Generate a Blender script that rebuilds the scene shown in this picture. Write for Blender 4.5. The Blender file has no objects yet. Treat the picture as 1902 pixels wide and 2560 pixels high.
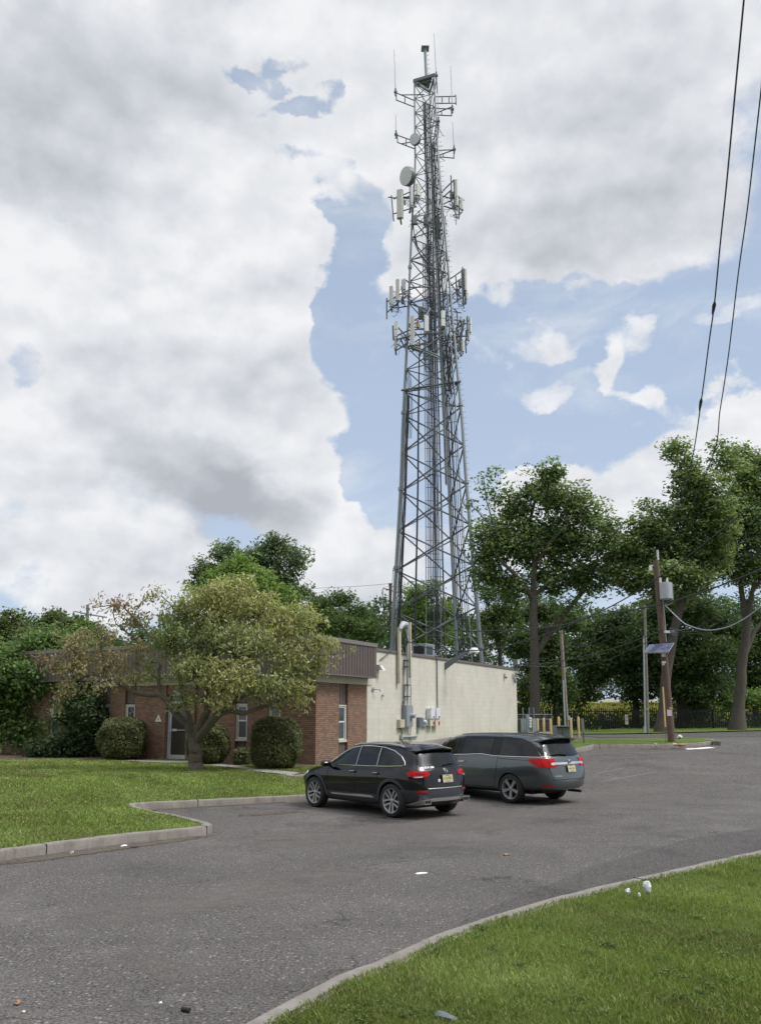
import bpy, bmesh, math, random
import numpy as np
from mathutils import Vector, Matrix
from mathutils.bvhtree import BVHTree
from mathutils.geometry import delaunay_2d_cdt
random.seed(7); RNG = np.random.default_rng(11)
SC = bpy.context.scene
COL = SC.collection
R = math.radians

# ------------------------------------------------------------------ camera model (survey of the place)
PIT = R(9.0); FPX = 2025.0; CX, CY, CH = 951.0, 1465.0, 2.22
cP, sP = math.cos(PIT), math.sin(PIT)
def W(u, v, Y):
    a = (u - CX) / FPX; b = (CY - v) / FPX
    dy = cP - b * sP; k = Y / dy
    return Vector((a * k, Y, CH + (sP + b * cP) * k))
def ss(t):
    t = np.clip(t, 0, 1); return t * t * (3 - 2 * t)
AL = math.atan(1133 / 2050.0)
SD = Vector((math.sin(AL), math.cos(AL), 0)); FD = Vector((-SD.y, SD.x, 0))
SO = Vector((SD.y, -SD.x, 0)); FO = Vector((-SD.x, -SD.y, 0))
C0 = Vector((-2.237, 28.4, 0))
def Sp(s, o, z): return C0 + SD * s + SO * o + Vector((0, 0, z))
def Fp(t, o, z): return C0 + FD * t + FO * o + Vector((0, 0, z))
def H(x, y):
    s = (x - C0.x) * SO.x + (y - C0.y) * SO.y
    return 1.1 * ss((y - 22) / 14.0) * ss((s + 1.5) / 3.0)
KB = Vector((-5.83, 19.5, 0)); KA = Vector((-1.93, 21.5, 0)); KD = (KA - KB).normalized(); KN = Vector((-KD.y, KD.x, 0))
def L(x, y):
    d = (x - KB.x) * KN.x + (y - KB.y) * KN.y
    s = (x - C0.x) * SO.x + (y - C0.y) * SO.y
    base = 0.14 + 0.36 * ss((d + .3) / 4.2) * ss((3.5 - s) / 3.0)
    return np.maximum(base, H(x, y) + 0.14)
def hit(u, v, fn, y0=2.0, y1=150.0):
    lo = y0
    n = 600
    prev = None
    for i in range(n):
        Y = y0 * (y1 / y0) ** (i / (n - 1))
        p = W(u, v, Y)
        g = p.z - float(fn(p.x, p.y))
        if prev is not None and g <= 0:
            a, b = prev, Y
            for _ in range(30):
                m = (a + b) / 2; q = W(u, v, m)
                if q.z - float(fn(q.x, q.y)) > 0: a = m
                else: b = m
            return W(u, v, (a + b) / 2)
        prev = Y
    return W(u, v, y1)
def G(u, v, dz=0.0):
    p = hit(u, v, lambda x, y: H(x, y) + dz); return p
def GL(u, v): return hit(u, v, L)

# ------------------------------------------------------------------ materials
def new_mat(name):
    m = bpy.data.materials.new(name); m.use_nodes = True
    nt = m.node_tree; b = nt.nodes['Principled BSDF']
    return m, nt, b
def nd(nt, t, **kw):
    n = nt.nodes.new(t)
    for k, v in kw.items():
        if k.startswith('_'): setattr(n, k[1:], v)
        else: n.inputs[k.replace('0x', '')].default_value = v
    return n
def lk(nt, a, b): nt.links.new(a, b)
def coords(nt, kind='Object'):
    return nd(nt, 'ShaderNodeTexCoord').outputs[kind]
def noise(nt, vec, scale, detail=4, rough=0.55, out='Fac', dist=0.0):
    n = nt.nodes.new('ShaderNodeTexNoise'); n.inputs['Scale'].default_value = scale
    n.inputs['Detail'].default_value = detail; n.inputs['Roughness'].default_value = rough; n.inputs['Distortion'].default_value = dist
    lk(nt, vec, n.inputs['Vector']); return n.outputs[out]
def mapr(nt, val, a, b, c=0.0, d=1.0, smooth=False):
    n = nt.nodes.new('ShaderNodeMapRange'); n.inputs[1].default_value = a; n.inputs[2].default_value = b
    n.inputs[3].default_value = c; n.inputs[4].default_value = d
    if smooth: n.interpolation_type = 'SMOOTHSTEP'
    lk(nt, val, n.inputs[0]); return n.outputs[0]
def setin(nt, sock, v):
    if hasattr(v, 'links') or hasattr(v, 'is_output'): lk(nt, v, sock)
    elif isinstance(v, (tuple, list)): sock.default_value = (*v[:3], 1.0) if len(sock.default_value) == 4 else v
    else: sock.default_value = v
def mixc(nt, fac, a, b, mode='MIX'):
    n = nt.nodes.new('ShaderNodeMix'); n.data_type = 'RGBA'; n.blend_type = mode
    setin(nt, n.inputs[0], fac); setin(nt, n.inputs[6], a); setin(nt, n.inputs[7], b)
    return n.outputs[2]
def mth(nt, op, a, b=0.0, clamp=False):
    n = nt.nodes.new('ShaderNodeMath'); n.operation = op; n.use_clamp = clamp
    setin(nt, n.inputs[0], a); setin(nt, n.inputs[1], b); return n.outputs[0]
def mapping(nt, vec, scale=(1, 1, 1), loc=(0, 0, 0), rot=(0, 0, 0), typ='POINT'):
    n = nt.nodes.new('ShaderNodeMapping'); n.vector_type = typ
    n.inputs['Location'].default_value = loc; n.inputs['Rotation'].default_value = rot; n.inputs['Scale'].default_value = scale
    lk(nt, vec, n.inputs['Vector']); return n.outputs[0]
def bump(nt, b, h, strength=0.3, dist=0.01):
    n = nt.nodes.new('ShaderNodeBump'); n.inputs['Strength'].default_value = strength; n.inputs['Distance'].default_value = dist
    lk(nt, h, n.inputs['Height']); lk(nt, n.outputs[0], b.inputs['Normal'])
def simple(name, col, rough=0.6, metal=0.0, var=0.12, scale=6.0, bumps=0.0, stain=None, coat=0.0, spec=0.5):
    m, nt, b = new_mat(name)
    v = coords(nt)
    f = noise(nt, v, scale, 5, 0.6)
    c = mixc(nt, f, tuple(x * (1 - var * 1.6) for x in col), tuple(min(1, x * (1 + var * 1.6)) for x in col))
    if stain:
        f2 = mapr(nt, noise(nt, mapping(nt, v, (3, 3, .5)), scale * .5, 5, .7), .5, .75)
        c = mixc(nt, mth(nt, 'MULTIPLY', f2, .6), c, stain)
    lk(nt, c, b.inputs['Base Color'])
    b.inputs['Roughness'].default_value = rough; b.inputs['Metallic'].default_value = metal
    b.inputs['Coat Weight'].default_value = coat; b.inputs['Coat Roughness'].default_value = 0.03
    b.inputs['Specular IOR Level'].default_value = spec
    if bumps: bump(nt, b, noise(nt, v, scale * 6, 4, .6), bumps, 0.01)
    return m
M = {}
M['galv'] = simple('galvanised_steel', (.25, .275, .30), .5, .2, .12, 2.0)
M['brace'] = simple('brace_steel', (.125, .138, .155), .6, .1, .2, 2.0)
M['cable'] = simple('black_cable', (.028, .03, .034), .55)
M['cable_blue'] = simple('blue_black_cable', (.03, .035, .07), .5)
M['panel'] = simple('antenna_plastic', (.47, .46, .42), .5, 0, .08, 2)
M['panelw'] = simple('antenna_white', (.62, .63, .62), .5, 0, .05, 2)
M['tan'] = simple('tan_radio', (.42, .32, .2), .6)
M['dish'] = simple('dish_grey', (.52, .55, .57), .5, 0, .05)
M['dishside'] = simple('dish_side', (.12, .13, .14), .5)
M['whip'] = simple('fibreglass_whip', (.42, .43, .46), .5)
M['radio'] = simple('radio_unit_grey', (.2, .21, .21), .55)
M['fascia'] = simple('brown_metal', (.112, .088, .08), .5, 0, .07, 3, stain=(.15, .115, .105))
M['coping'] = simple('brown_coping', (.155, .13, .118), .5, 0, .08, 2)
M['coping_light'] = simple('light_coping', (.2, .175, .16), .42, .1, .08, 2)
M['siding'] = simple('brown_siding', (.135, .105, .095), .6, 0, .08, 3)
M['cream_trim'] = simple('cream_trim', (.52, .5, .4), .7, 0, .08, 3, stain=(.4, .37, .28))
M['cream_frame'] = simple('cream_frame', (.55, .52, .43), .6, 0, .05)
M['white_frame'] = simple('white_sash', (.62, .64, .65), .5, 0, .05)
M['alu'] = simple('aluminium_frame', (.5, .53, .58), .4, .3, .06)
M['dark'] = simple('dark_void', (.015, .015, .016), .8)
M['roof'] = simple('roof_membrane', (.12, .12, .12), .9, 0, .1, 1)
M['white_paint'] = simple('white_paint', (.72, .72, .7), .6, 0, .06)
M['grey_box'] = simple('grey_enclosure', (.27, .31, .35), .5, .1, .08)
M['grey_dark'] = simple('grey_box_dark', (.13, .15, .165), .5, .1, .08)
M['inverter'] = simple('inverter_white', (.66, .67, .69), .45, 0, .04)
M['inverter_cream'] = simple('inverter_cream', (.56, .54, .44), .5, 0, .06)
M['tan_box'] = simple('tan_box', (.5, .46, .36), .6, 0, .08)
M['pvc'] = simple('grey_conduit', (.36, .39, .42), .5, .1, .08)
M['red'] = simple('red_sticker', (.5, .03, .03), .5)
M['yellow'] = simple('yellow_sticker', (.7, .55, .05), .5)
M['old_wood_white'] = simple('weathered_cream_wood', (.5, .46, .36), .8, 0, .15, 4, stain=(.26, .2, .13))
M['concrete'] = simple('concrete', (.27, .25, .225), .9, 0, .14, 5, .5, stain=(.14, .125, .11))
M['kerb'] = simple('kerb_concrete', (.215, .195, .17), .9, 0, .3, 4, .9, stain=(.085, .075, .065))
M['pole_brown'] = simple('creosote_pole', (.13, .088, .068), .9, 0, .25, 5, .6, stain=(.05, .035, .03))
M['pole_grey'] = simple('weathered_pole', (.2, .185, .15), .9, 0, .2, 6, .6, stain=(.11, .1, .075))
M['pole_tan'] = simple('tan_pole', (.22, .17, .13), .9, 0, .2, 6, .6, stain=(.09, .065, .05))
M['steel_brown'] = simple('rusty_steel_pole', (.09, .055, .05), .7, .2, .1)
M['bollard'] = simple('yellow_bollard', (.54, .42, .2), .6, 0, .1, 4, stain=(.36, .27, .13))
M['green_box'] = simple('green_transformer', (.11, .14, .115), .5, 0, .08)
M['fence'] = simple('black_fence', (.012, .012, .013), .45, .2, .1)
M['chain'] = simple('chain_grey', (.25, .26, .26), .5, .5, .08)
M['slats'] = simple('privacy_slats', (.085, .075, .06), .8, 0, .2, 8)
M['wagon'] = simple('yellow_wagon', (.5, .47, .12), .6, 0, .1, 1, stain=(.3, .28, .09))
M['gravel_load'] = simple('grey_load', (.3, .3, .3), .9, 0, .2, 8, .8)
M['tarp'] = simple('grey_plastic_hood', (.40, .41, .43), .6, 0, .08)
M['paper'] = simple('white_paper', (.75, .75, .73), .8)
M['pinkpaper'] = simple('pink_notice', (.6, .5, .58), .8)
M['bark'] = simple('grey_bark', (.085, .074, .06), .95, 0, .35, 7, .8, stain=(.05, .045, .035))
M['bark_mid'] = simple('brown_grey_bark', (.13, .108, .085), .95, 0, .4, 12, 1.0, stain=(.05, .042, .034))
M['bark_dark'] = simple('dark_bark', (.05, .042, .034), .95, 0, .3, 7, .8)
M['soil'] = simple('mulch_soil', (.075, .05, .035), 1.0, 0, .3, 14, .8)
M['paint_line'] = simple('worn_white_paint', (.17, .165, .155), .9, 0, .3, 12)
M['bulb'] = simple('lamp_glass', (.66, .65, .6), .25)
M['stone'] = simple('brown_stone', (.28, .17, .1), .9)
M['tread'] = simple('black_rubber', (.02, .02, .021), .85, 0, .2, 20)
# cars
def paint(name, col, met=0.0, rough=.22, spec=.5):
    m, nt, b = new_mat(name)
    b.inputs['Base Color'].default_value = (*col, 1); b.inputs['Metallic'].default_value = met
    b.inputs['Roughness'].default_value = rough; b.inputs['Coat Weight'].default_value = 1.0; b.inputs['Coat Roughness'].default_value = .02; b.inputs['Specular IOR Level'].default_value = spec
    fl = noise(nt, coords(nt), 1200, 2)
    c = mixc(nt, fl, tuple(x * .92 for x in col), tuple(x * 1.08 for x in col)); lk(nt, c, b.inputs['Base Color'])
    return m
M['black_paint'] = paint('black_car_paint', (.002, .0022, .004), 0, .5, .05)
M['grey_paint'] = paint('green_grey_car_paint', (.085, .102, .108), .6, .30, .3)
M['clad'] = simple('grey_cladding', (.033, .038, .047), .55, 0, .05)
M['silver'] = simple('silver_trim', (.5, .47, .45), .35, .6, .04)
M['chrome'] = simple('chrome', (.75, .75, .76), .1, 1.0, .02)
M['rim'] = simple('alloy_rim', (.40, .40, .41), .35, .55, .05)
M['rimdark'] = simple('dark_rim_disc', (.03, .03, .032), .6, .3)  # dark disc closing the wheel behind the spokes
M['glass_car'] = paint('tinted_glass', (.006, .008, .008), 0, .02, .45)
M['seam'] = simple('door_seam', (.004, .004, .004), .8)
M['gloss_black'] = paint('gloss_black', (.004, .004, .0045), 0, .3, .1)
M['taillight'] = paint('red_lens', (.42, .006, .006), 0, .2, .2)
M['taillight_dark'] = paint('dark_red_lens', (.12, .006, .008), 0, .12)
for k_, c_ in (('glass_car', 0.0), ('taillight', 0.0), ('taillight_dark', 0.0), ('gloss_black', .5)):
    if k_ in M: M[k_].node_tree.nodes['Principled BSDF'].inputs['Coat Weight'].default_value = c_
M['plate'] = simple('plate_yellow', (.55, .5, .27), .5, 0, .1)
M['plate_text'] = simple('plate_text', (.03, .03, .03), .5)

def glass_window():
    m, nt, b = new_mat('window_glass')
    v = coords(nt)
    b.inputs['Base Color'].default_value = (.035, .042, .045, 1); b.inputs['Roughness'].default_value = .04
    b.inputs['Specular IOR Level'].default_value = .7
    return m
M['wglass'] = glass_window()
M['blind'] = simple('pale_blind', (.22, .26, .28), .5, 0, .05); M['screen'] = simple('insect_screen', (.07, .08, .085), .6)
M['door_glass'] = simple('brown_door_glass', (.05, .043, .034), .12, 0, .05)

def brick_mat():
    m, nt, b = new_mat('red_brick')
    uv = coords(nt, 'UV')
    t = nt.nodes.new('ShaderNodeTexBrick'); lk(nt, uv, t.inputs['Vector'])
    t.inputs['Scale'].default_value = 1.0; t.inputs['Brick Width'].default_value = .2; t.inputs['Row Height'].default_value = .0677
    t.inputs['Mortar Size'].default_value = .009; t.inputs['Mortar Smooth'].default_value = .1; t.inputs['Bias'].default_value = 0
    t.inputs['Color1'].default_value = (.34, .205, .13, 1); t.inputs['Color2'].default_value = (.185, .11, .075, 1)
    t.inputs['Mortar'].default_value = (.10, .075, .06, 1)
    n = noise(nt, uv, 1.3, 5, .6)
    c = mixc(nt, mth(nt, 'MULTIPLY', n, .5), t.outputs['Color'], (.2, .12, .09))
    n2 = mapr(nt, noise(nt, mapping(nt, uv, (4, 14, 1)), 1.0, 2, .5), .58, .72)
    c = mixc(nt, mth(nt, 'MULTIPLY', n2, .55), c, (.10, .055, .045))
    lk(nt, c, b.inputs['Base Color']); b.inputs['Roughness'].default_value = .9
    inv = mth(nt, 'SUBTRACT', 1.0, t.outputs['Fac']); bump(nt, b, inv, .6, .008)
    return m
M['brick'] = brick_mat()
def block_mat():
    m, nt, b = new_mat('cream_block')
    uv = coords(nt, 'UV')
    t = nt.nodes.new('ShaderNodeTexBrick'); lk(nt, uv, t.inputs['Vector'])
    t.inputs['Scale'].default_value = 1.0; t.inputs['Brick Width'].default_value = .406; t.inputs['Row Height'].default_value = .203
    t.inputs['Mortar Size'].default_value = .006; t.inputs['Mortar Smooth'].default_value = .5
    t.inputs['Color1'].default_value = (.62, .595, .52, 1); t.inputs['Color2'].default_value = (.585, .56, .485, 1)
    t.inputs['Mortar'].default_value = (.49, .465, .395, 1)
    drip = mapr(nt, noise(nt, mapping(nt, uv, (3.5, .25, 1)), 1.0, 6, .7), .5, .8)
    c = mixc(nt, mth(nt, 'MULTIPLY', drip, .55), t.outputs['Color'], (.40, .355, .275))
    blot = mapr(nt, noise(nt, uv, .55, 6, .65), .45, .7)
    c = mixc(nt, mth(nt, 'MULTIPLY', blot, .45), c, (.46, .435, .37))
    rust = mapr(nt, noise(nt, mapping(nt, uv, (6, .8, 1)), 1.0, 3, .6), .68, .78)
    c = mixc(nt, mth(nt, 'MULTIPLY', rust, .45), c, (.33, .22, .13))
    lk(nt, c, b.inputs['Base Color']); b.inputs['Roughness'].default_value = .85
    h = mth(nt, 'SUBTRACT', noise(nt, uv, 40, 3, .6), mth(nt, 'MULTIPLY', t.outputs['Fac'], 1.5)); bump(nt, b, h, .3, .006)
    return m
M['block'] = block_mat()
def asphalt_mat(name, tone=1.0, worn=1.0):
    m, nt, b = new_mat(name)
    v = coords(nt)
    g1 = noise(nt, v, 38, 2, .6); g2 = noise(nt, v, 100, 2, .6)
    gr = mth(nt, 'ADD', mth(nt, 'MULTIPLY', g1, .5), mth(nt, 'MULTIPLY', g2, .5))
    base = mixc(nt, mapr(nt, gr, .40, .60), (.022 * tone, .019 * tone, .018 * tone), (.165 * tone, .152 * tone, .142 * tone))
    vo = nt.nodes.new('ShaderNodeTexVoronoi'); vo.inputs['Scale'].default_value = 28; lk(nt, v, vo.inputs['Vector'])
    sp = nt.nodes.new('ShaderNodeSeparateColor'); lk(nt, vo.outputs['Color'], sp.inputs[0])
    chip = mth(nt, 'MULTIPLY', mapr(nt, sp.outputs[0], .84, .9), mapr(nt, vo.outputs['Distance'], .5, .25))
    base = mixc(nt, mth(nt, 'MULTIPLY', chip, .55 * worn), base, (.40, .35, .30))
    pit = mth(nt, 'MULTIPLY', mapr(nt, sp.outputs[1], .80, .88), mapr(nt, vo.outputs['Distance'], .55, .3))
    base = mixc(nt, mth(nt, 'MULTIPLY', pit, .7), base, (.012, .011, .011))
    big = mth(nt, 'MULTIPLY', mapr(nt, noise(nt, v, .38, 9, .68, dist=.3), .50, .62), mapr(nt, noise(nt, v, 9, 5, .75), .35, .65))
    base = mixc(nt, mth(nt, 'MULTIPLY', big, .42 * worn), base, (.20 * tone, .187 * tone, .176 * tone))
    dk = mth(nt, 'MULTIPLY', mapr(nt, noise(nt, mapping(nt, v, (1, 1, 1), loc=(5, 9, 0)), .55, 9, .66, dist=.4), .52, .66), mapr(nt, noise(nt, v, 7, 4, .7), .3, .6))
    base = mixc(nt, mth(nt, 'MULTIPLY', dk, .55), base, (.028 * tone, .025 * tone, .024 * tone))
    tyre = mapr(nt, noise(nt, mapping(nt, v, (.12, 2.2, 1), rot=(0, 0, .35)), 1.0, 5, .6), .56, .70)
    base = mixc(nt, mth(nt, 'MULTIPLY', tyre, .22 * worn), base, (.035, .032, .031))
    # hairline cracks
    vc = nt.nodes.new('ShaderNodeTexVoronoi'); vc.feature = 'DISTANCE_TO_EDGE'; vc.inputs['Scale'].default_value = .23
    wv = nt.nodes.new('ShaderNodeVectorMath'); wv.operation = 'ADD'; lk(nt, v, wv.inputs[0])
    wn = nt.nodes.new('ShaderNodeVectorMath'); wn.operation = 'SCALE'; wn.inputs['Scale'].default_value = 1.6
    lk(nt, noise(nt, v, 1.1, 5, .6, 'Color'), wn.inputs[0]); lk(nt, wn.outputs[0], wv.inputs[1]); lk(nt, wv.outputs[0], vc.inputs['Vector'])
    cr = mth(nt, 'MULTIPLY', mapr(nt, vc.outputs['Distance'], .006, .0015), mapr(nt, noise(nt, v, .5, 2), .45, .55))
    base = mixc(nt, mth(nt, 'MULTIPLY', cr, .7 * worn), base, (.015, .014, .013))
    lk(nt, base, b.inputs['Base Color']); b.inputs['Roughness'].default_value = .88
    b.inputs['Specular IOR Level'].default_value = .35
    bump(nt, b, noise(nt, v, 90, 3, .7), .7, .008)
    return m
M['asphalt'] = asphalt_mat('old_asphalt')
M['asphalt_new'] = asphalt_mat('new_asphalt', .8, .45)
def lawn_mat():
    m, nt, b = new_mat('lawn')
    v = coords(nt)
    c = mixc(nt, mapr(nt, noise(nt, v, 60, 3, .7), .3, .7), (.06, .10, .016), (.17, .245, .045))
    c = mixc(nt, mapr(nt, noise(nt, v, .8, 5, .65), .35, .7), c, (.12, .17, .04))
    c = mixc(nt, mth(nt, 'MULTIPLY', mapr(nt, noise(nt, v, 3.1, 5, .7), .55, .75), .6), c, (.09, .12, .035))
    c = mixc(nt, mth(nt, 'MULTIPLY', mapr(nt, noise(nt, v, 1.7, 6, .7), .66, .74), .7), c, (.075, .055, .03))
    lk(nt, c, b.inputs['Base Color']); b.inputs['Roughness'].default_value = .95
    b.inputs['Specular IOR Level'].default_value = .2
    bump(nt, b, noise(nt, v, 45, 4, .7), 1.0, .05)
    return m
M['lawn'] = lawn_mat()
def leaf_mat(name, transl=.35, rough=.55):
    m, nt, b = new_mat(name)
    a = nt.nodes.new('ShaderNodeAttribute'); a.attribute_name = 'tint'
    lk(nt, a.outputs['Color'], b.inputs['Base Color']); b.inputs['Roughness'].default_value = rough
    b.inputs['Specular IOR Level'].default_value = .35
    t = nt.nodes.new('ShaderNodeBsdfTranslucent'); lk(nt, mixc(nt, 1.0, a.outputs['Color'], (1.08, 1.15, .7), 'MULTIPLY'), t.inputs['Color'])
    mx = nt.nodes.new('ShaderNodeMixShader'); mx.inputs[0].default_value = transl
    lk(nt, b.outputs[0], mx.inputs[1]); lk(nt, t.outputs[0], mx.inputs[2])
    lk(nt, mx.outputs[0], nt.nodes['Material Output'].inputs['Surface'])
    return m
M['leaf'] = leaf_mat('leaves', .46); M['blade'] = leaf_mat('grass_blades', .3, .6)

# ------------------------------------------------------------------ object helpers
def tag(o, label=None, cat=None, group=None, kind=None):
    if label: o['label'] = label
    if cat: o['category'] = cat
    if group: o['group'] = group
    if kind: o['kind'] = kind
    return o
def empty(name, loc, rz=0.0):
    o = bpy.data.objects.new(name, None); COL.objects.link(o)
    o.location = loc; o.rotation_euler = (0, 0, rz); o.empty_display_size = .2; return o
def omat(o):
    m = Matrix.Translation(o.location) @ o.rotation_euler.to_matrix().to_4x4()
    return omat(o.parent) @ m if o.parent else m
def link_mesh(name, me, mat, parent=None):
    o = bpy.data.objects.new(name, me); COL.objects.link(o)
    if mat is not None and len(me.materials) == 0: me.materials.append(mat)
    if parent is not None: o.parent = parent
    return o
class MB:
    def __init__(s): s.v = []; s.f = []
    def add(s, vs, fs):
        o = len(s.v); s.v += [tuple(p) for p in vs]; s.f += [tuple(i + o for i in f) for f in fs]
    def box(s, c, size, rot=None, m=None):
        hx, hy, hz = size[0] / 2, size[1] / 2, size[2] / 2; c = Vector(c)
        ps = [Vector((x * hx, y * hy, z * hz)) for x in (-1, 1) for y in (-1, 1) for z in (-1, 1)]
        if rot is not None: ps = [rot @ p for p in ps]
        s.add([c + p for p in ps], [(0, 1, 3, 2), (4, 6, 7, 5), (0, 4, 5, 1), (2, 3, 7, 6), (0, 2, 6, 4), (1, 5, 7, 3)])
    def hexa(s, ps):  # 8 points: bottom loop 0-3, top loop 4-7
        s.add(ps, [(3, 2, 1, 0), (4, 5, 6, 7), (0, 1, 5, 4), (1, 2, 6, 5), (2, 3, 7, 6), (3, 0, 4, 7)])
    def tube(s, pts, rad, n=8, caps=True):
        pts = [Vector(p) for p in pts]
        if not hasattr(rad, '__len__'): rad = [rad] * len(pts)
        base = len(s.v); k = len(pts)
        prev = None
        for i, p in enumerate(pts):
            d = (pts[min(i + 1, k - 1)] - pts[max(i - 1, 0)])
            if d.length < 1e-9: d = Vector((0, 0, 1))
            d.normalize()
            if prev is None:
                a = d.orthogonal().normalized()
            else:
                a = prev - d * prev.dot(d)
                a = a.normalized() if a.length > 1e-6 else d.orthogonal().normalized()
            prev = a; b = d.cross(a)
            for j in range(n):
                t = 2 * math.pi * j / n
                s.v.append(tuple(p + (a * math.cos(t) + b * math.sin(t)) * rad[i]))
        for i in range(k - 1):
            for j in range(n):
                q = base + i * n
                s.f.append((q + j, q + (j + 1) % n, q + n + (j + 1) % n, q + n + j))
        if caps:
            s.f.append(tuple(base + j for j in reversed(range(n)))); s.f.append(tuple(base + (k - 1) * n + j for j in range(n)))
    def lathe(s, prof, n=24, mat=None, caps=True):  # prof: (r, h) about local z, mat transform
        base = len(s.v); mat = mat or Matrix.Identity(4)
        for r, h in prof:
            for j in range(n):
                t = 2 * math.pi * j / n
                s.v.append(tuple(mat @ Vector((r * math.cos(t), r * math.sin(t), h))))
        for i in range(len(prof) - 1):
            for j in range(n):
                q = base + i * n
                s.f.append((q + j, q + (j + 1) % n, q + n + (j + 1) % n, q + n + j))
        if caps and prof[0][0] > 1e-6: s.f.append(tuple(base + j for j in reversed(range(n))))
        if caps and prof[-1][0] > 1e-6: s.f.append(tuple(base + (len(prof) - 1) * n + j for j in range(n)))
    def prism(s, poly, a, b):  # polygon of Vectors at a, extruded by vector b-a
        n = len(poly); d = Vector(b) - Vector(a)
        s.add([Vector(p) for p in poly] + [Vector(p) + d for p in poly],
              [tuple(reversed(range(n))), tuple(range(n, 2 * n))] + [(i, (i + 1) % n, n + (i + 1) % n, n + i) for i in range(n)])
    def build(s, name, mat, parent=None, smooth=False, world=False, sharp=35):
        vs = s.v
        if parent is not None and world:
            inv = omat(parent).inverted(); vs = [tuple(inv @ Vector(p)) for p in vs]
        me = bpy.data.meshes.new(name); me.from_pydata(vs, [], s.f); me.update()
        bm = bmesh.new(); bm.from_mesh(me)
        bmesh.ops.recalc_face_normals(bm, faces=bm.faces[:])
        uvl = bm.loops.layers.uv.new('UVMap'); M4 = omat(parent) if parent is not None else Matrix.Identity(4)
        R3 = M4.to_3x3()
        for f in bm.faces:
            n = R3 @ f.normal
            if abs(n.z) > .7:
                for l in f.loops:
                    p = M4 @ l.vert.co; l[uvl].uv = (p.x, p.y)
            else:
                d = Vector((-n.y, n.x, 0)).normalized()
                for l in f.loops:
                    p = M4 @ l.vert.co; l[uvl].uv = (p.dot(d), p.z)
        bm.to_mesh(me); bm.free()
        if smooth:
            me.polygons.foreach_set('use_smooth', [True] * len(me.polygons))
            try: me.set_sharp_from_angle(angle=R(sharp))
            except Exception: pass
        me.update()
        return link_mesh(name, me, mat, parent)
def solo(mb, name, mat, label, cat, group=None, smooth=False):
    """a one-mesh thing whose origin sits at its own base"""
    vs = np.array(mb.v); o = Vector(((vs[:, 0].min() + vs[:, 0].max()) / 2, (vs[:, 1].min() + vs[:, 1].max()) / 2, vs[:, 2].min()))
    mb.v = [tuple(Vector(p) - o) for p in mb.v]
    ob = mb.build(name, mat, None, smooth); ob.location = o
    return tag(ob, label, cat, group)
def np_mesh(name, co, nper, mat, parent=None, tint=None, faces=None):
    """co: (N*nper,3) vertices, one polygon per nper vertices (or faces: flat index array + sizes)"""
    me = bpy.data.meshes.new(name); nv = len(co)
    me.vertices.add(nv); me.vertices.foreach_set('co', np.asarray(co, dtype=np.float32).ravel())
    if faces is None:
        nf = nv // nper; me.loops.add(nv); me.loops.foreach_set('vertex_index', np.arange(nv, dtype=np.int32))
        me.polygons.add(nf); me.polygons.foreach_set('loop_start', np.arange(0, nv, nper, dtype=np.int32))
    me.update(calc_edges=True)
    if tint is not None:
        ca = me.color_attributes.new('tint', 'FLOAT_COLOR', 'POINT')
        t4 = np.ones((nv, 4), dtype=np.float32); t4[:, :3] = np.repeat(tint, nper, axis=0)
        ca.data.foreach_set('color', t4.ravel())
    return link_mesh(name, me, mat, parent)
def text_part(name, s, size, mat, parent, mtx, ext=.002, sx=1.0):
    cu = bpy.data.curves.new(name, 'FONT'); cu.body = s; cu.size = size; cu.extrude = ext; cu.align_x = 'CENTER'; cu.align_y = 'CENTER'
    t = bpy.data.objects.new(name, cu); COL.objects.link(t)
    dg = bpy.context.evaluated_depsgraph_get(); me = bpy.data.meshes.new_from_object(t.evaluated_get(dg))
    bpy.data.objects.remove(t); me.transform(mtx @ Matrix.Diagonal((sx, 1, 1, 1))); me.materials.clear()
    return link_mesh(name, me, mat, parent)
def frame_mtx(o, x, y):  # columns x,y,z
    x = Vector(x).normalized(); y = Vector(y).normalized(); z = x.cross(y)
    m = Matrix((x, y, z)).transposed().to_4x4(); m.translation = o; return m

def sheet(name, poly, hfun, mat, step=.5, kind='structure', parent=None):
    """a ground sheet filling polygon poly (x,y list), following hfun"""
    poly = [(float(p[0]), float(p[1])) for p in poly]
    dense = []
    for i, p in enumerate(poly):
        q = poly[(i + 1) % len(poly)]; n = max(1, int(math.dist(p, q) / step))
        for k in range(n): dense.append((p[0] + (q[0] - p[0]) * k / n, p[1] + (q[1] - p[1]) * k / n))
    xs = [p[0] for p in poly]; ys = [p[1] for p in poly]
    gx, gy = np.meshgrid(np.arange(min(xs), max(xs), step), np.arange(min(ys), max(ys), step))
    pts = np.stack([gx.ravel(), gy.ravel()], 1); ins = in_poly(pts, poly)
    pts = pts[ins]
    allp = [Vector(p) for p in dense] + [Vector((float(a), float(b))) for a, b in pts]
    n = len(dense)
    v, e, f, *_ = delaunay_2d_cdt(allp, [], [list(range(n))], 1, 1e-5)
    me = bpy.data.meshes.new(name)
    X = np.array([p.x for p in v]); Y = np.array([p.y for p in v]); Z = hfun(X, Y)
    me.from_pydata([(a, b, float(c)) for a, b, c in zip(X, Y, Z)], [], [tuple(t) for t in f]); me.update()
    me.polygons.foreach_set('use_smooth', [True] * len(me.polygons))
    o = link_mesh(name, me, mat, parent); 
    if kind and parent is None: o['kind'] = kind
    return o
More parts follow.
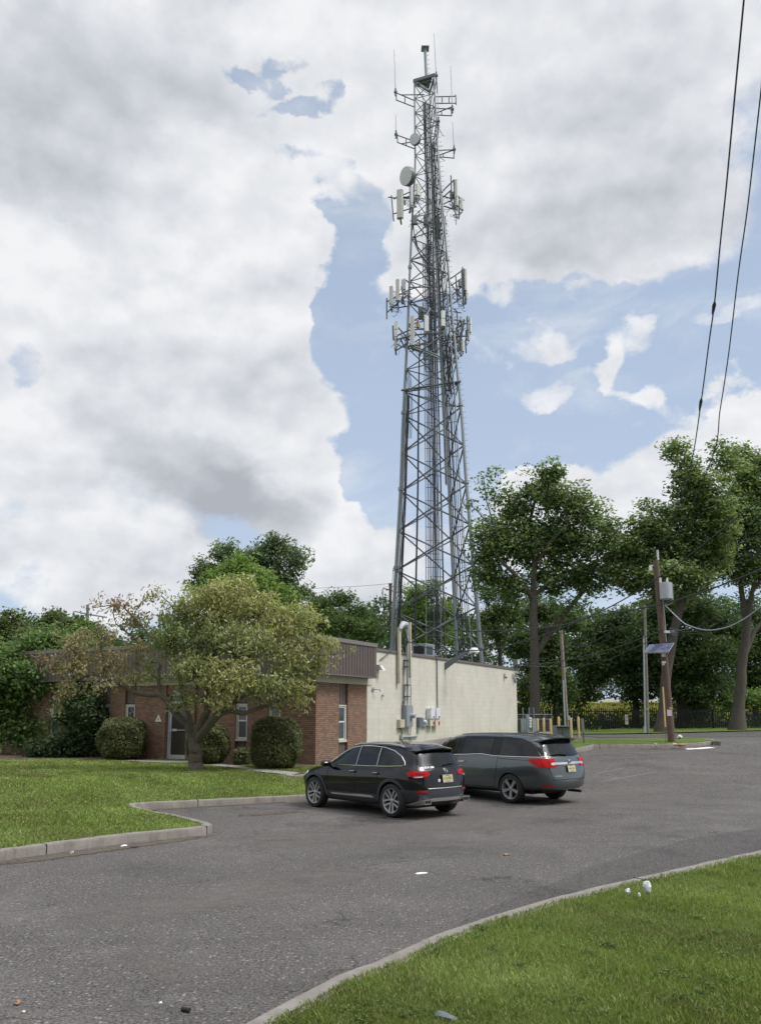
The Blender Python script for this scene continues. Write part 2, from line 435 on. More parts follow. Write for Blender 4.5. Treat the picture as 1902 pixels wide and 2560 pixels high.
def in_poly(pts, poly):
    x, y = pts[:, 0], pts[:, 1]; r = np.zeros(len(pts), bool); n = len(poly)
    for i in range(n):
        x0, y0 = poly[i]; x1, y1 = poly[(i + 1) % n]
        c = ((y0 > y) != (y1 > y))
        with np.errstate(divide='ignore', invalid='ignore'):
            xi = (x1 - x0) * (y - y0) / (y1 - y0 + 1e-12) + x0
        r ^= c & (x < xi)
    return r
def smooth_path(pts, it=2):
    for _ in range(it):
        q = [pts[0]]
        for a, b in zip(pts[:-1], pts[1:]):
            q += [(a[0] * .75 + b[0] * .25, a[1] * .75 + b[1] * .25), (a[0] * .25 + b[0] * .75, a[1] * .25 + b[1] * .75)]
        q.append(pts[-1]); pts = q
    return pts
def resample(pts, step):
    out = [pts[0]]
    for a, b in zip(pts[:-1], pts[1:]):
        n = max(1, int(math.dist(a, b) / step))
        for k in range(1, n + 1): out.append((a[0] + (b[0] - a[0]) * k / n, a[1] + (b[1] - a[1]) * k / n))
    return out
def offset_path(pts, d):
    out = []
    for i, p in enumerate(pts):
        a = pts[max(0, i - 1)]; b = pts[min(len(pts) - 1, i + 1)]
        tx, ty = b[0] - a[0], b[1] - a[1]; l = math.hypot(tx, ty) or 1
        out.append((p[0] - ty / l * d, p[1] + tx / l * d))
    return out
def kerb(name, pts, w=.16, h=.15, side=1, hf=H, joint=3.0):
    """kerb along pts (asphalt edge), body to the left of travel if side=1"""
    pts = resample(pts, .22); prof = [(0, -.15), (0.0, h * .82), (.02, h), (w, h + .004), (w, -.15)]
    lines = [offset_path(pts, side * d) for d, z in prof]
    mb = MB(); n = len(pts); vs = []
    dist = 0.0; last = pts[0]; gap = []
    for i in range(n):
        jit = math.sin(i * 1.7) * .003 + random.uniform(-.004, .004)
        for k, (d, z) in enumerate(prof):
            x, y = lines[k][i]; vs.append((x, y, float(hf(*pts[i])) + z + (jit if z > 0 else 0)))
    fs = []
    for i in range(n - 1):
        for k in range(4): q = i * 5 + k; fs.append((q, q + 1, q + 6, q + 5))
    mb.add(vs, fs); o = mb.build(name, M['kerb'], None, True, sharp=50); o['kind'] = 'structure'
    # joints: narrow dark gaps
    jm = MB(); acc = 0
    for i in range(1, n - 1):
        acc += math.dist(pts[i], pts[i - 1])
        if acc > joint:
            acc = 0
            a = Vector((*lines[0][i], 0)); b = Vector((*lines[3][i], 0)); t = Vector((pts[i + 1][0] - pts[i - 1][0], pts[i + 1][1] - pts[i - 1][1], 0)).normalized()
            zc = float(hf(*pts[i])); m = (a + b) / 2; dirn = (b - a).normalized()
            rot = Matrix((t, dirn, Vector((0, 0, 1)))).transposed()
            jm.box((m.x, m.y, zc + h / 2), (.014, w + .012, h + .016), rot)
    if jm.v: jm.build('kerb_joint', M['dark'], o)
    return o

# ------------------------------------------------------------------ camera, sun, sky
cam = bpy.data.cameras.new('camera'); co = bpy.data.objects.new('camera', cam); COL.objects.link(co)
co.location = (0, 0, CH); co.rotation_euler = (R(90) + PIT, 0, 0)
cam.sensor_fit = 'HORIZONTAL'; cam.sensor_width = 36; cam.lens = FPX / 1902 * 36
cam.shift_x = 0; cam.shift_y = (CY - 1280) / 1902.0
cam.clip_end = 2000; SC.camera = co
SC.view_settings.view_transform = 'Standard'; SC.view_settings.look = 'None'; SC.view_settings.gamma = 1; SC.view_settings.exposure = 0.12
SUN_EL, SUN_AZ = 56.0, 104.0     # azimuth measured from +Y towards +X
sd_ = Vector((math.sin(R(SUN_AZ)) * math.cos(R(SUN_EL)), math.cos(R(SUN_AZ)) * math.cos(R(SUN_EL)), math.sin(R(SUN_EL))))
sl = bpy.data.lights.new('sun', 'SUN'); so = bpy.data.objects.new('sun', sl); COL.objects.link(so)
sl.energy = 1.5; sl.angle = R(14); sl.color = (1, .96, .9); so.rotation_euler = sd_.to_track_quat('Z', 'Y').to_euler(); so.location = (20, 10, 60)
SC.cycles.max_bounces = 6; SC.cycles.diffuse_bounces = 3; SC.cycles.glossy_bounces = 3; SC.cycles.transparent_max_bounces = 8
SC.cycles.use_denoising = True

def sky():
    w = bpy.data.worlds.new('World'); SC.world = w; w.use_nodes = True; nt = w.node_tree
    bg = nt.nodes['Background']; out = nt.nodes['World Output']
    st = nt.nodes.new('ShaderNodeTexSky'); st.sky_type = 'NISHITA'; st.sun_disc = False
    st.sun_elevation = R(SUN_EL); st.sun_rotation = R(SUN_AZ); st.air_density = 1.0; st.dust_density = .6; st.ozone_density = 1.5
    d = coords(nt, 'Generated')
    sx = nt.nodes.new('ShaderNodeSeparateXYZ'); lk(nt, d, sx.inputs[0])
    az = mth(nt, 'ARCTAN2', sx.outputs[0], sx.outputs[1]); el = mth(nt, 'ARCSINE', sx.outputs[2])
    cb = nt.nodes.new('ShaderNodeCombineXYZ'); lk(nt, az, cb.inputs[0]); lk(nt, el, cb.inputs[1])
    # turbulence, stretched flat towards the horizon
    dn = mapping(nt, d, (1, 1, 1.35))
    wn = noise(nt, dn, 5.2, 9, .57, 'Color')
    sb = nt.nodes.new('ShaderNodeVectorMath'); sb.operation = 'SUBTRACT'; lk(nt, wn, sb.inputs[0]); sb.inputs[1].default_value = (.5, .5, .5)
    sc = nt.nodes.new('ShaderNodeVectorMath'); sc.operation = 'SCALE'; lk(nt, sb.outputs[0], sc.inputs[0]); sc.inputs['Scale'].default_value = .24
    ad = nt.nodes.new('ShaderNodeVectorMath'); ad.operation = 'ADD'; lk(nt, cb.outputs[0], ad.inputs[0]); lk(nt, sc.outputs[0], ad.inputs[1])
    P = ad.outputs[0]
    def ae(u, v):
        q = W(u, v, 1.0) - Vector((0, 0, CH)); return math.atan2(q.x, q.y), math.atan2(q.z, math.hypot(q.x, q.y))
    state = {'P': P}
    def blobs(lst):
        # the running sum rides in z so that the node stack stays short
        flat = nt.nodes.new('ShaderNodeVectorMath'); flat.operation = 'MULTIPLY'; lk(nt, state['P'], flat.inputs[0]); flat.inputs[1].default_value = (1, 1, 0)
        cur = flat.outputs[0]
        for (u, v, ru, rv, rot, wt) in lst:
            a, e = ae(u, v); a2, e2 = ae(u + ru, v); a3, e3 = ae(u, v - rv)
            rx = max(.01, math.hypot(a2 - a, e2 - e)); ry = max(.01, math.hypot(a3 - a, e3 - e))
            m = mapping(nt, cur, (rx, ry, 1e5), (a, e, 0), (0, 0, R(rot)), 'TEXTURE')
            ln = nt.nodes.new('ShaderNodeVectorMath'); ln.operation = 'LENGTH'; lk(nt, m, ln.inputs[0])
            g = mapr(nt, ln.outputs['Value'], 1.35, .45, 0, wt, True)
            cz = nt.nodes.new('ShaderNodeCombineXYZ'); lk(nt, g, cz.inputs[2])
            av = nt.nodes.new('ShaderNodeVectorMath'); av.operation = 'ADD'; lk(nt, cur, av.inputs[0]); lk(nt, cz.outputs[0], av.inputs[1]); cur = av.outputs[0]
        state['P'] = cur
        sz = nt.nodes.new('ShaderNodeSeparateXYZ'); lk(nt, cur, sz.inputs[0]); return sz.outputs[2]
    cloud = blobs([
        (330, 720, 560, 330, 0, 1.2), (640, 520, 260, 120, 0, 1.0), (700, 590, 150, 90, 0, .8), (560, 800, 300, 230, 0, 1.2), (690, 830, 150, 150, 0, .9),
        (250, 1120, 480, 210, 0, 1.2), (620, 1080, 240, 150, 10, 1.0), (800, 1060, 160, 55, 12, .5), (690, 1230, 200, 120, 0, .7), (760, 1290, 90, 130, 0, .6),
        (200, 200, 560, 300, 0, 1.3), (420, -60, 520, 130, 0, .9), (640, 60, 300, 80, 0, .6), (20, 420, 120, 120, 0, .5), (1050, -20, 300, 120, 0, .6), (560, 330, 240, 120, 0, .8), (860, 170, 140, 200, 0, .75), (850, 370, 170, 70, 0, .7),
        (1450, 200, 620, 330, 0, 1.3), (1400, 470, 460, 185, 0, 1.2), (1100, 600, 180, 120, 0, .9), (1350, 650, 330, 60, 0, .7), (1700, 570, 180, 110, 0, .8), (1120, 300, 250, 330, 0, .9),
        (200, 1420, 520, 110, 0, .95), (1000, 690, 70, 60, 0, .35), (900, 510, 90, 60, -40, .6), (1380, 790, 150, 50, 0, .35),
        (1215, 880, 45, 60, 0, .48), (1390, 945, 110, 42, -12, .52), (1390, 810, 60, 38, 0, .42), (1560, 860, 40, 80, -10, .7), (1570, 960, 36, 70, 30, .5),
        (1640, 980, 50, 48, 0, .85), (1700, 1030, 34, 44, -30, .42), (1590, 1040, 24, 40, 0, .45), (1470, 890, 55, 30, 0, .4), (1850, 800, 90, 50, 0, .4), (1640, 800, 50, 55, 0, .45),
        (1290, 1185, 90, 62, 0, 1.0), (1430, 1175, 110, 80, 0, 1.1), (1340, 1300, 240, 100, 0, .8), (1780, 1120, 190, 90, 18, 1.15), (1880, 1060, 110, 110, 0, 1.0), (1600, 1290, 260, 140, 0, .8),
        (870, 1330, 42, 55, -35, .75), (900, 1440, 150, 85, 0, 1.0), (820, 1500, 160, 60, 0, .8), (180, 1480, 100, 50, 0, .6), (950, 1560, 900, 90, 0, .6),
    ])
    hole = blobs([
        (650, 165, 42, 34, 0, .85), (720, 110, 50, 44, 0, .8), (735, 185, 36, 26, 0, .6), (785, 80, 36, 46, 0, .6), (800, 240, 62, 32, 0, .85), (735, 255, 34, 26, 0, .6), (695, 320, 24, 60, 0, .8), (840, 180, 26, 40, 0, .5),
        (85, 930, 75, 65, 0, .8), (6, 430, 24, 34, 0, .5), (905, 680, 85, 230, 0, 1.1), (890, 860, 90, 140, 0, .9), (950, 1100, 120, 200, 0, .9), (1000, 560, 80, 100, 0, .4), (40, 1480, 120, 60, 0, .35), (830, 420, 50, 50, 0, .3),
        (100, 560, 36, 30, -30, .35), (1520, 1090, 60, 60, 0, .5), (1280, 1050, 360, 70, 0, .9), (1150, 960, 110, 130, 0, .5), (1500, 1020, 120, 60, 0, .5), (1780, 920, 90, 70, 0, .5), (1130, 800, 80, 60, 0, .3), (1850, 900, 120, 60, 0, .4),
    ])
    dark = blobs([
        (110, 340, 260, 280, 0, .85), (480, 1210, 330, 130, -22, .95), (560, 1300, 260, 90, 0, .45), (100, 1230, 240, 60, 0, .35), (400, 130, 420, 150, 0, .35), (660, 980, 180, 160, 0, .28), (630, 330, 120, 90, 0, .3),
        (1560, 470, 420, 220, -12, .62), (1250, 520, 170, 130, 0, .3), (1650, 160, 360, 170, 0, .28), (1400, 640, 200, 60, 0, .25), (760, 640, 60, 50, 0, .0), (300, 640, 160, 60, 0, .18), (370, 900, 170, 120, 0, .16),
        (1400, 1290, 200, 60, 0, .2), (850, 1490, 130, 40, 0, .2), (250, 1500, 300, 60, 0, .15),
    ])
    fb = noise(nt, dn, 7.5, 11, .62); fb2 = noise(nt, mapping(nt, dn, (1, 1, 1), (-.010, 0, .028)), 7.5, 7, .50)
    fb3 = noise(nt, dn, 7.5, 7, .50)
    det = mth(nt, 'MULTIPLY', mth(nt, 'SUBTRACT', fb, .5), 1.9)
    dens = mth(nt, 'ADD', mth(nt, 'SUBTRACT', cloud, hole), det)
    # behind and beside the camera: broken cloud
    back = mapr(nt, sx.outputs[1], .45, .1, 0, .75, True)
    dens = mth(nt, 'ADD', dens, back)
    alpha = mapr(nt, dens, .10, .82, 0, 1, True)
    veil = mth(nt, 'MULTIPLY', mapr(nt, noise(nt, mapping(nt, dn, (1, 1, 1.8)), 4.2, 9, .62, dist=.4), .46, .78, 0, 1, True), .6)
    alpha = mth(nt, 'MAXIMUM', alpha, veil)
    thick = mapr(nt, dens, .5, 1.5, 0, 1, True)
    relief = mth(nt, 'MULTIPLY', mth(nt, 'SUBTRACT', fb3, fb2), 2.6)
    big = noise(nt, dn, 2.6, 5, .55)
    val = mth(nt, 'SUBTRACT', .985, mth(nt, 'MULTIPLY', dark, .40))
    val = mth(nt, 'SUBTRACT', val, mth(nt, 'MULTIPLY', thick, .05))
    val = mth(nt, 'ADD', val, mth(nt, 'MULTIPLY', relief, .55))
    val = mth(nt, 'ADD', val, mth(nt, 'MULTIPLY', mth(nt, 'SUBTRACT', big, .5), -.22))
    val = mapr(nt, val, .3, 1.08, .44, .84)
    tintc = mixc(nt, mapr(nt, val, .4, .9), (.90, .965, 1.07), (1.0, 1.0, 1.005))
    # extra sky brightness round sun and zenith, added out of view as fill
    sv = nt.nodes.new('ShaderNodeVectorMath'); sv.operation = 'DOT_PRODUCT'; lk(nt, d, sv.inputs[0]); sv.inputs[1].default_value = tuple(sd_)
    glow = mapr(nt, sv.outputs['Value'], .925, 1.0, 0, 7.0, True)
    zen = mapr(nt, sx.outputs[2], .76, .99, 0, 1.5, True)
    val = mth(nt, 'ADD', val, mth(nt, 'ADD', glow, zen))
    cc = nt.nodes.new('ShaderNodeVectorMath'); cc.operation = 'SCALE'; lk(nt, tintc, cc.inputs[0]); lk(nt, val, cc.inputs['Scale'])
    # clear air: the Nishita sky through thin high haze
    k = nt.nodes.new('ShaderNodeVectorMath'); k.operation = 'SCALE'; lk(nt, st.outputs[0], k.inputs[0]); k.inputs['Scale'].default_value = .10
    hz = mapr(nt, sx.outputs[2], 0.0, .75, .95, .55)
    clear = mixc(nt, hz, k.outputs[0], (.50, .605, .765))
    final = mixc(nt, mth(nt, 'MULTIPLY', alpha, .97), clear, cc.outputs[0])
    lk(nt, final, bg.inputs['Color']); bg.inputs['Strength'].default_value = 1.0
    w.cycles.sampling_method = 'MANUAL'; w.cycles.sample_map_resolution = 512
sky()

# ------------------------------------------------------------------ ground, kerbs, lawns
def xy(p): return (p.x, p.y)
far = MB(); far.add([(-400, -60, -.35), (400, -60, -.35), (400, 61, -.35), (-400, 61, -.35)], [(0, 1, 2, 3)])
far.build('ground', M['lawn']).__setitem__('kind', 'structure')
far = MB(); far.add([(-500, 59.5, .45), (500, 59.5, .45), (500, 900, .6), (-500, 900, .6)], [(0, 1, 2, 3)])
far.build('far_ground', M['lawn']).__setitem__('kind', 'structure')
sheet('parking_lot', [(-60, -8), (75, -8), (75, 66), (-8, 66), (-60, 30)], H, M['asphalt'], 1.0)

g = lambda u, v: xy(G(u, v)); gk = lambda u, v: xy(G(u, v, .15))
kA = [(9.55, 45.6), xy(Sp(19.0, 1.5, 0)), xy(Sp(6, 1.3, 0)), xy(Sp(0.5, 1.2, 0)), (.25, 25.6), (-.75, 22.3), xy(KA), (-3.6, 20.65), (-5.45, 19.70)]
kB = [(-5.72, 19.52), (-5.70, 19.28), (-5.4, 18.75), (-4.8, 17.98), (-4.01, 17.16), (-3.47, 16.42), (-3.16, 15.95), (-3.22, 15.55), (-3.55, 15.22), (-4.3, 14.74), g(180, 2128), g(0, 2153), g(-250, 2190), g(-700, 2260)]
kleft = kA + smooth_path(kB, 2)
kerb('kerb', kleft, side=-1, w=.18)
inner = offset_path(resample(kleft, .3), -.15)
lawn_left_poly = [p for p in inner] + [(-60, 4), (-60, 60), (9.0, 60)]
left_lawn = sheet('lawn', lawn_left_poly, L, M['lawn'], .45)
kr_px = [(1902, 2125), (1693.7, 2171), (1429, 2231), (1273, 2274.5), (1100.7, 2329), (1020, 2365.5), (951, 2399), (863, 2427), (735, 2492), (607, 2560)]
kr = [gk(*p) for p in kr_px]
d0 = (kr[0][0] - kr[1][0], kr[0][1] - kr[1][1])
kr = [(kr[0][0] + d0[0] * 6, kr[0][1] + d0[1] * 6.6)] + [(kr[0][0] + d0[0] * 2, kr[0][1] + d0[1] * 2)] + kr
d1 = (kr[-1][0] - kr[-2][0], kr[-1][1] - kr[-2][1])
kr = kr + [(kr[-1][0] + d1[0] * 6, kr[-1][1] + d1[1] * 6)]
krs = smooth_path(kr, 1)
kerb('kerb', krs, side=1, w=.24, joint=9)
def LR(x, y): return H(x, y) + .15
lawn_right_poly = offset_path(resample(krs, .3), .22) + [(krs[-1][0], -7), (60, -7), (60, krs[0][1])]
sheet('lawn', lawn_right_poly, LR, M['lawn'], .35)
# darker newer asphalt along the right kerb
pp = [g(1130, 2318), g(1210, 2278), g(1300, 2240), g(1400, 2203), g(1480, 2170), g(1600, 2133), g(1700, 2103), g(1800, 2085), g(1902, 2072), g(2100, 2050)]
pe = [q for q in offset_path(kr, -.02)[1:7]][::1]
patch_poly = smooth_path(pp, 1) + [kr[1]] + [kr[2], kr[3], kr[4], kr[5], kr[6]]
sheet('asphalt_patch', patch_poly, lambda x, y: H(x, y) + .006, M['asphalt_new'], .5)
# island with the utility pole, the lane and verge behind it
isl = [g(1180, 1880), g(1499, 1872), g(1600, 1871), g(1700, 1869), g(1760, 1866), g(1787, 1861), gk(1793, 1856), gk(1786, 1850), gk(1762, 1846), gk(1680, 1845.5), gk(1560, 1847), gk(1400, 1848), gk(1180, 1850)]
isl_s = [isl[0], isl[1]] + smooth_path(isl[2:9], 1) + isl[9:]
kerb('kerb', isl_s, side=1, w=.15, joint=5)
sheet('island_grass', offset_path(isl_s, .13), lambda x, y: H(x, y) + .155, M['lawn'], .4)
verge = [g(1180, 1838), g(1420, 1837.5), g(1540, 1837), g(1640, 1835), g(1760, 1832), g(1850, 1829.5), g(1950, 1827.5), (45, 62.3), (45, 66), (4, 66)]
sheet('verge', verge, lambda x, y: H(x, y) + .06, M['lawn'], .6)
lane = [g(1180, 1846), g(1500, 1845), g(1680, 1844), g(1900, 1843), g(1980, 1829), g(1850, 1830.5), g(1640, 1836.5), g(1540, 1838), g(1180, 1839)]
sheet('service_road', lane, lambda x, y: H(x, y) + .012, M['asphalt_new'], .6)
# small kerb nose by the wall end, behind the van
nose = [g(1380, 1893), g(1441, 1882), g(1470, 1877), g(1488, 1871.5), g(1470, 1867), g(1380, 1867)]
kerb('kerb', nose, side=1, w=.15, joint=9)
sheet('nose_grass', offset_path(nose, .13), lambda x, y: H(x, y) + .15, M['lawn'], .4)
# sidewalk to the door and the two steps
swU = [(300, 1900.5), (321, 1902), (400, 1903), (474, 1904.5), (540, 1910), (599, 1917), (681, 1928), (750, 1934)]
swL = [(728, 1941), (654, 1932), (600, 1923.5), (545, 1917), (474, 1912), (400, 1907.5), (330, 1905), (296, 1903)]
swp = [xy(GL(*p)) for p in swU + swL]
sheet('sidewalk', swp, lambda x, y: L(x, y) + .02, M['concrete'], .4)
ps = GL(738, 1941); dn = Vector((.38, -.92, 0)).normalized(); dx = Vector((-dn.y, dn.x, 0))
st = MB()
rotS = Matrix((dx, -dn, Vector((0, 0, 1)))).transposed()
for k, (dz, off) in enumerate([(0, 0), (-.155, .36), (-.31, .72)]):
    c = ps + dx * .35 + dn * off + Vector((0, 0, dz - .14)); st.box(c, (1.9, .37, .34), rotS)
o = st.build('steps', M['concrete']); o['kind'] = 'structure'
# mulch strip under the front wall
bed1 = [xy(Fp(-.3, .02, 0)), xy(Fp(-.3, 1.15, 0)), xy(Fp(2.4, 1.5, 0)), xy(Fp(5.2, 1.35, 0)), xy(Fp(5.4, .02, 0))]
sheet('planting_bed', bed1, lambda x, y: L(x, y) + .012, M['soil'], .4)
bed2 = [xy(Fp(7.1, .02, 0)), xy(Fp(7.1, .9, 0)), xy(Fp(9.5, 1.7, 0)), xy(Fp(13.5, 3.6, 0)), xy(Fp(17, 4.6, 0)), xy(Fp(17, .02, 0))]
sheet('planting_bed', bed2, lambda x, y: L(x, y) + .012, M['soil'], .5)
# worn paint on the lot
lm = MB()
def line(p, q, w, dz=.006):
    a = Vector((*p, 0)); b = Vector((*q, 0)); t = (b - a).normalized(); s = Vector((-t.y, t.x, 0)) * w / 2; n = max(2, int((b - a).length / .6)); vs = []
    for i in range(n + 1):
        c = a.lerp(b, i / n)
        for q2 in (c - s, c + s): vs.append((q2.x, q2.y, float(H(q2.x, q2.y)) + dz))
    lm.add(vs, [(2 * i, 2 * i + 1, 2 * i + 3, 2 * i + 2) for i in range(n)])
line(g(758, 2015), g(832, 2030), .07); line(g(1290, 2002), g(1310, 1994), .09)
line(g(1500, 1896), g(1660, 1893), .05); line(g(1480, 1885), g(1720, 1880), .05); line(g(1490, 1935), g(1560, 1921), .05)
line(g(1500, 1955), g(1640, 1930), .05); line(g(1640, 2000), g(1710, 1998), .05)
o = lm.build('road_marking', M['paint_line']); o['kind'] = 'structure'
lm = MB(); line(g(1713, 1873.5), g(1737, 1872), .35, .008); line(g(1738, 1873), g(1780, 1869.5), .3, .01)
o = lm.build('road_marking', M['white_paint']); o['kind'] = 'structure'

def patchy(name, c1, c2, sc, lo, hi, amax=1.0):
    m, nt, b = new_mat(name); v = coords(nt)
    lk(nt, mixc(nt, noise(nt, v, 30, 4, .7), c1, c2), b.inputs['Base Color']); b.inputs['Roughness'].default_value = 1; bump(nt, b, noise(nt, v, 60, 3, .7), .8, .02)
    t = nt.nodes.new('ShaderNodeBsdfTransparent'); mx = nt.nodes.new('ShaderNodeMixShader')
    uvv = nt.nodes.new('ShaderNodeAttribute'); uvv.attribute_name = 'edge'
    f = mth(nt, 'ADD', noise(nt, v, sc, 6, .7), mth(nt, 'MULTIPLY', uvv.outputs['Fac'], .35))
    lk(nt, mapr(nt, f, lo, hi, 0, amax), mx.inputs[0]); lk(nt, t.outputs[0], mx.inputs[1]); lk(nt, b.outputs[0], mx.inputs[2]); lk(nt, mx.outputs[0], nt.nodes['Material Output'].inputs['Surface']); return m
M['dirt'] = patchy('gutter_dirt_mat', (.04, .034, .026), (.16, .13, .09), 5, .62, .74)
def soft_band(name, pts, wd, hf, dz, mat):
    pts = resample(pts, .25); offs = [-.5, -.25, 0, .25, .5]; vs = []; ed = []
    lines = [offset_path(pts, wd * o_) for o_ in offs]
    for i in range(len(pts)):
        t_ = min(i, len(pts) - 1 - i) / 4.0
        for k in range(5): x, y = lines[k][i]; vs.append((x, y, float(hf(x, y)) + dz)); ed.append(min(1, t_) * [0, .8, 1, .8, 0][k])
    fs = [(i * 5 + k, i * 5 + k + 1, i * 5 + k + 6, i * 5 + k + 5) for i in range(len(pts) - 1) for k in range(4)]
    me = bpy.data.meshes.new(name); me.from_pydata(vs, [], fs); me.update()
    at = me.attributes.new('edge', 'FLOAT', 'POINT'); at.data.foreach_set('value', ed)
    o_ = link_mesh(name, me, mat); o_['kind'] = 'structure'; return o_
soft_band('gutter_dirt', [g(-100, 2172), g(0, 2162), g(180, 2138), g(338, 2115), g(470, 2098), g(545, 2085)], .5, H, .007, M['dirt'])
soft_band('gutter_dirt', [g(545, 2043), g(620, 2040), g(700, 2033), g(790, 2030)], .55, H, .007, M['dirt'])
soft_band('gutter_dirt', [g(332, 2030), g(500, 2019), g(640, 2011), g(760, 2004)], .25, H, .008, M['dirt'])
soft_band('gutter_dirt', [g(1560, 1876), g(1700, 1873), g(1800, 1863)], .35, H, .008, M['dirt'])
soft_band('gutter_dirt', [kr[7], kr[6], kr[5], kr[4], kr[3]], .22, H, .009, M['dirt'])
M['scuff'] = patchy('worn_asphalt_mat', (.06, .055, .05), (.30, .275, .25), 3.2, .60, 1.0, .62)
M['dark_band'] = patchy('dark_asphalt_mat', (.012, .011, .011), (.075, .068, .062), 3.4, .60, 1.0, .7)
soft_band('worn_asphalt', [g(0, 2330), g(250, 2290), g(520, 2255), g(700, 2210), g(1000, 2160)], 1.6, H, .005, M['scuff'])
soft_band('worn_asphalt', [g(120, 2480), g(330, 2400), g(520, 2450), g(640, 2480)], .8, H, .005, M['scuff'])
soft_band('worn_asphalt', [g(520, 2120), g(760, 2095), g(900, 2085), g(1200, 2060), g(1500, 1990), g(1800, 1940)], 2.4, H, .005, M['scuff'])
soft_band('worn_asphalt', [g(900, 2120), g(1200, 2110), g(1500, 2070)], .9, H, .0055, M['scuff'])
soft_band('dark_asphalt_band', [g(840, 2040), g(960, 2052), g(1080, 2040)], 1.6, H, .0045, M['dark_band'])  # soft dark bands on the asphalt along the two parked cars
soft_band('dark_asphalt_band', [g(1170, 2018), g(1290, 2016), g(1400, 2000)], 1.6, H, .0045, M['dark_band'])
# ------------------------------------------------------------------ grass blades
def blades(name, poly, hf, n, cam_pow, hgt, wid, ymax, cols, avoid=()):
    xs = [p[0] for p in poly]; ys = [p[1] for p in poly]
    x0, x1 = max(min(xs), -20), min(max(xs), 22); y0, y1 = max(min(ys), 2.5), min(max(ys), ymax)
    P = np.empty((0, 2))
    while len(P) < n:
        q = RNG.random((n * 3, 2)) * [x1 - x0, y1 - y0] + [x0, y0]
        d = np.hypot(q[:, 0], q[:, 1]); keep = RNG.random(len(q)) < np.minimum(1, (3.6 / np.maximum(d, .1)) ** cam_pow)
        keep &= np.abs(q[:, 0]) < q[:, 1] * .52 + .6
        q = q[keep]; q = q[in_poly(q, poly)]
        for av in avoid: q = q[~in_poly(q, av)]
        P = np.concatenate([P, q])
    P = P[:n]; d = np.hypot(P[:, 0], P[:, 1])
    # clumpiness
    cl = (np.sin(P[:, 0] * 3.1 + np.sin(P[:, 1] * 2.3) * 2) * np.sin(P[:, 1] * 3.7 + np.cos(P[:, 0] * 1.9) * 2) + 1) / 2
    cl2 = (np.sin(P[:, 0] * 1.1 + 2 * np.sin(P[:, 1] * .7)) * np.cos(P[:, 1] * 1.3 + P[:, 0] * .4) + 1) / 2
    z = hf(P[:, 0], P[:, 1]); h = hgt * (.45 + .75 * RNG.random(n)) * (.7 + .6 * cl); wv = wid * (.6 + .8 * RNG.random(n)) * np.maximum(1, d / 12.0)
    an = RNG.random(n) * 2 * np.pi; dx_, dy_ = np.cos(an), np.sin(an); ln = h * (.25 + .9 * RNG.random(n)); la = RNG.random(n) * 2 * np.pi
    b = np.stack([P[:, 0], P[:, 1], z], 1)
    l = b + np.stack([-dx_ * wv, -dy_ * wv, 0 * z - .01], 1); r = b + np.stack([dx_ * wv, dy_ * wv, 0 * z - .01], 1)
    t = b + np.stack([np.cos(la) * ln, np.sin(la) * ln, h], 1)
    m = (b + t) / 2 + np.stack([0 * z, 0 * z, h * .18], 1)
    co_ = np.stack([l, r, m + np.stack([dx_ * wv * .8, dy_ * wv * .8, 0 * z], 1), t, m - np.stack([dx_ * wv * .8, dy_ * wv * .8, 0 * z], 1)], 1).reshape(-1, 3)
    a, bb, c, dd = [np.array(q) for q in cols]
    k = RNG.random(n)[:, None]; tint = a * (1 - k) + bb * k
    k2 = (cl2 * .8 * RNG.random(n))[:, None]; tint = tint * (1 - k2) + c * k2
    pz = (np.sin(P[:, 0] * .9 + 1.7 * np.sin(P[:, 1] * .8 + 1)) * np.sin(P[:, 1] * 1.1 + 1.3 * np.cos(P[:, 0] * 1.3)) + np.sin(P[:, 0] * 5.3 + P[:, 1] * 4.1 + 2 * np.sin(P[:, 0] * 2.9)) * .35)[:, None]; tint = tint * (1 + .28 * pz) * np.array([1, 1, 1]) + np.maximum(0, -pz) * np.array([.02, .008, .002])
    dry = (RNG.random(n) < .045)[:, None]; tint = np.where(dry, dd, tint)
    o_ = np_mesh(name, co_, 5, M['blade'], None, tint); o_['kind'] = 'stuff'
    return o_
gc = [(.125, .18, .032), (.29, .37, .09), (.31, .33, .155), (.42, .37, .22)]
o = blades('grass', offset_path(resample(krs, .3), .18) + [(krs[-1][0], -7), (60, -7), (60, krs[0][1])], LR, 260000, 1.75, .044, .0032, 24, gc)
tag(o, 'thick green grass beyond the kerb at the bottom right', 'grass')
o = blades('grass', lawn_left_poly, L, 110000, .6, .045, .006, 32, gc, (swp, bed1, bed2))
tag(o, 'mown grass on the mound in front of the brick building', 'grass')

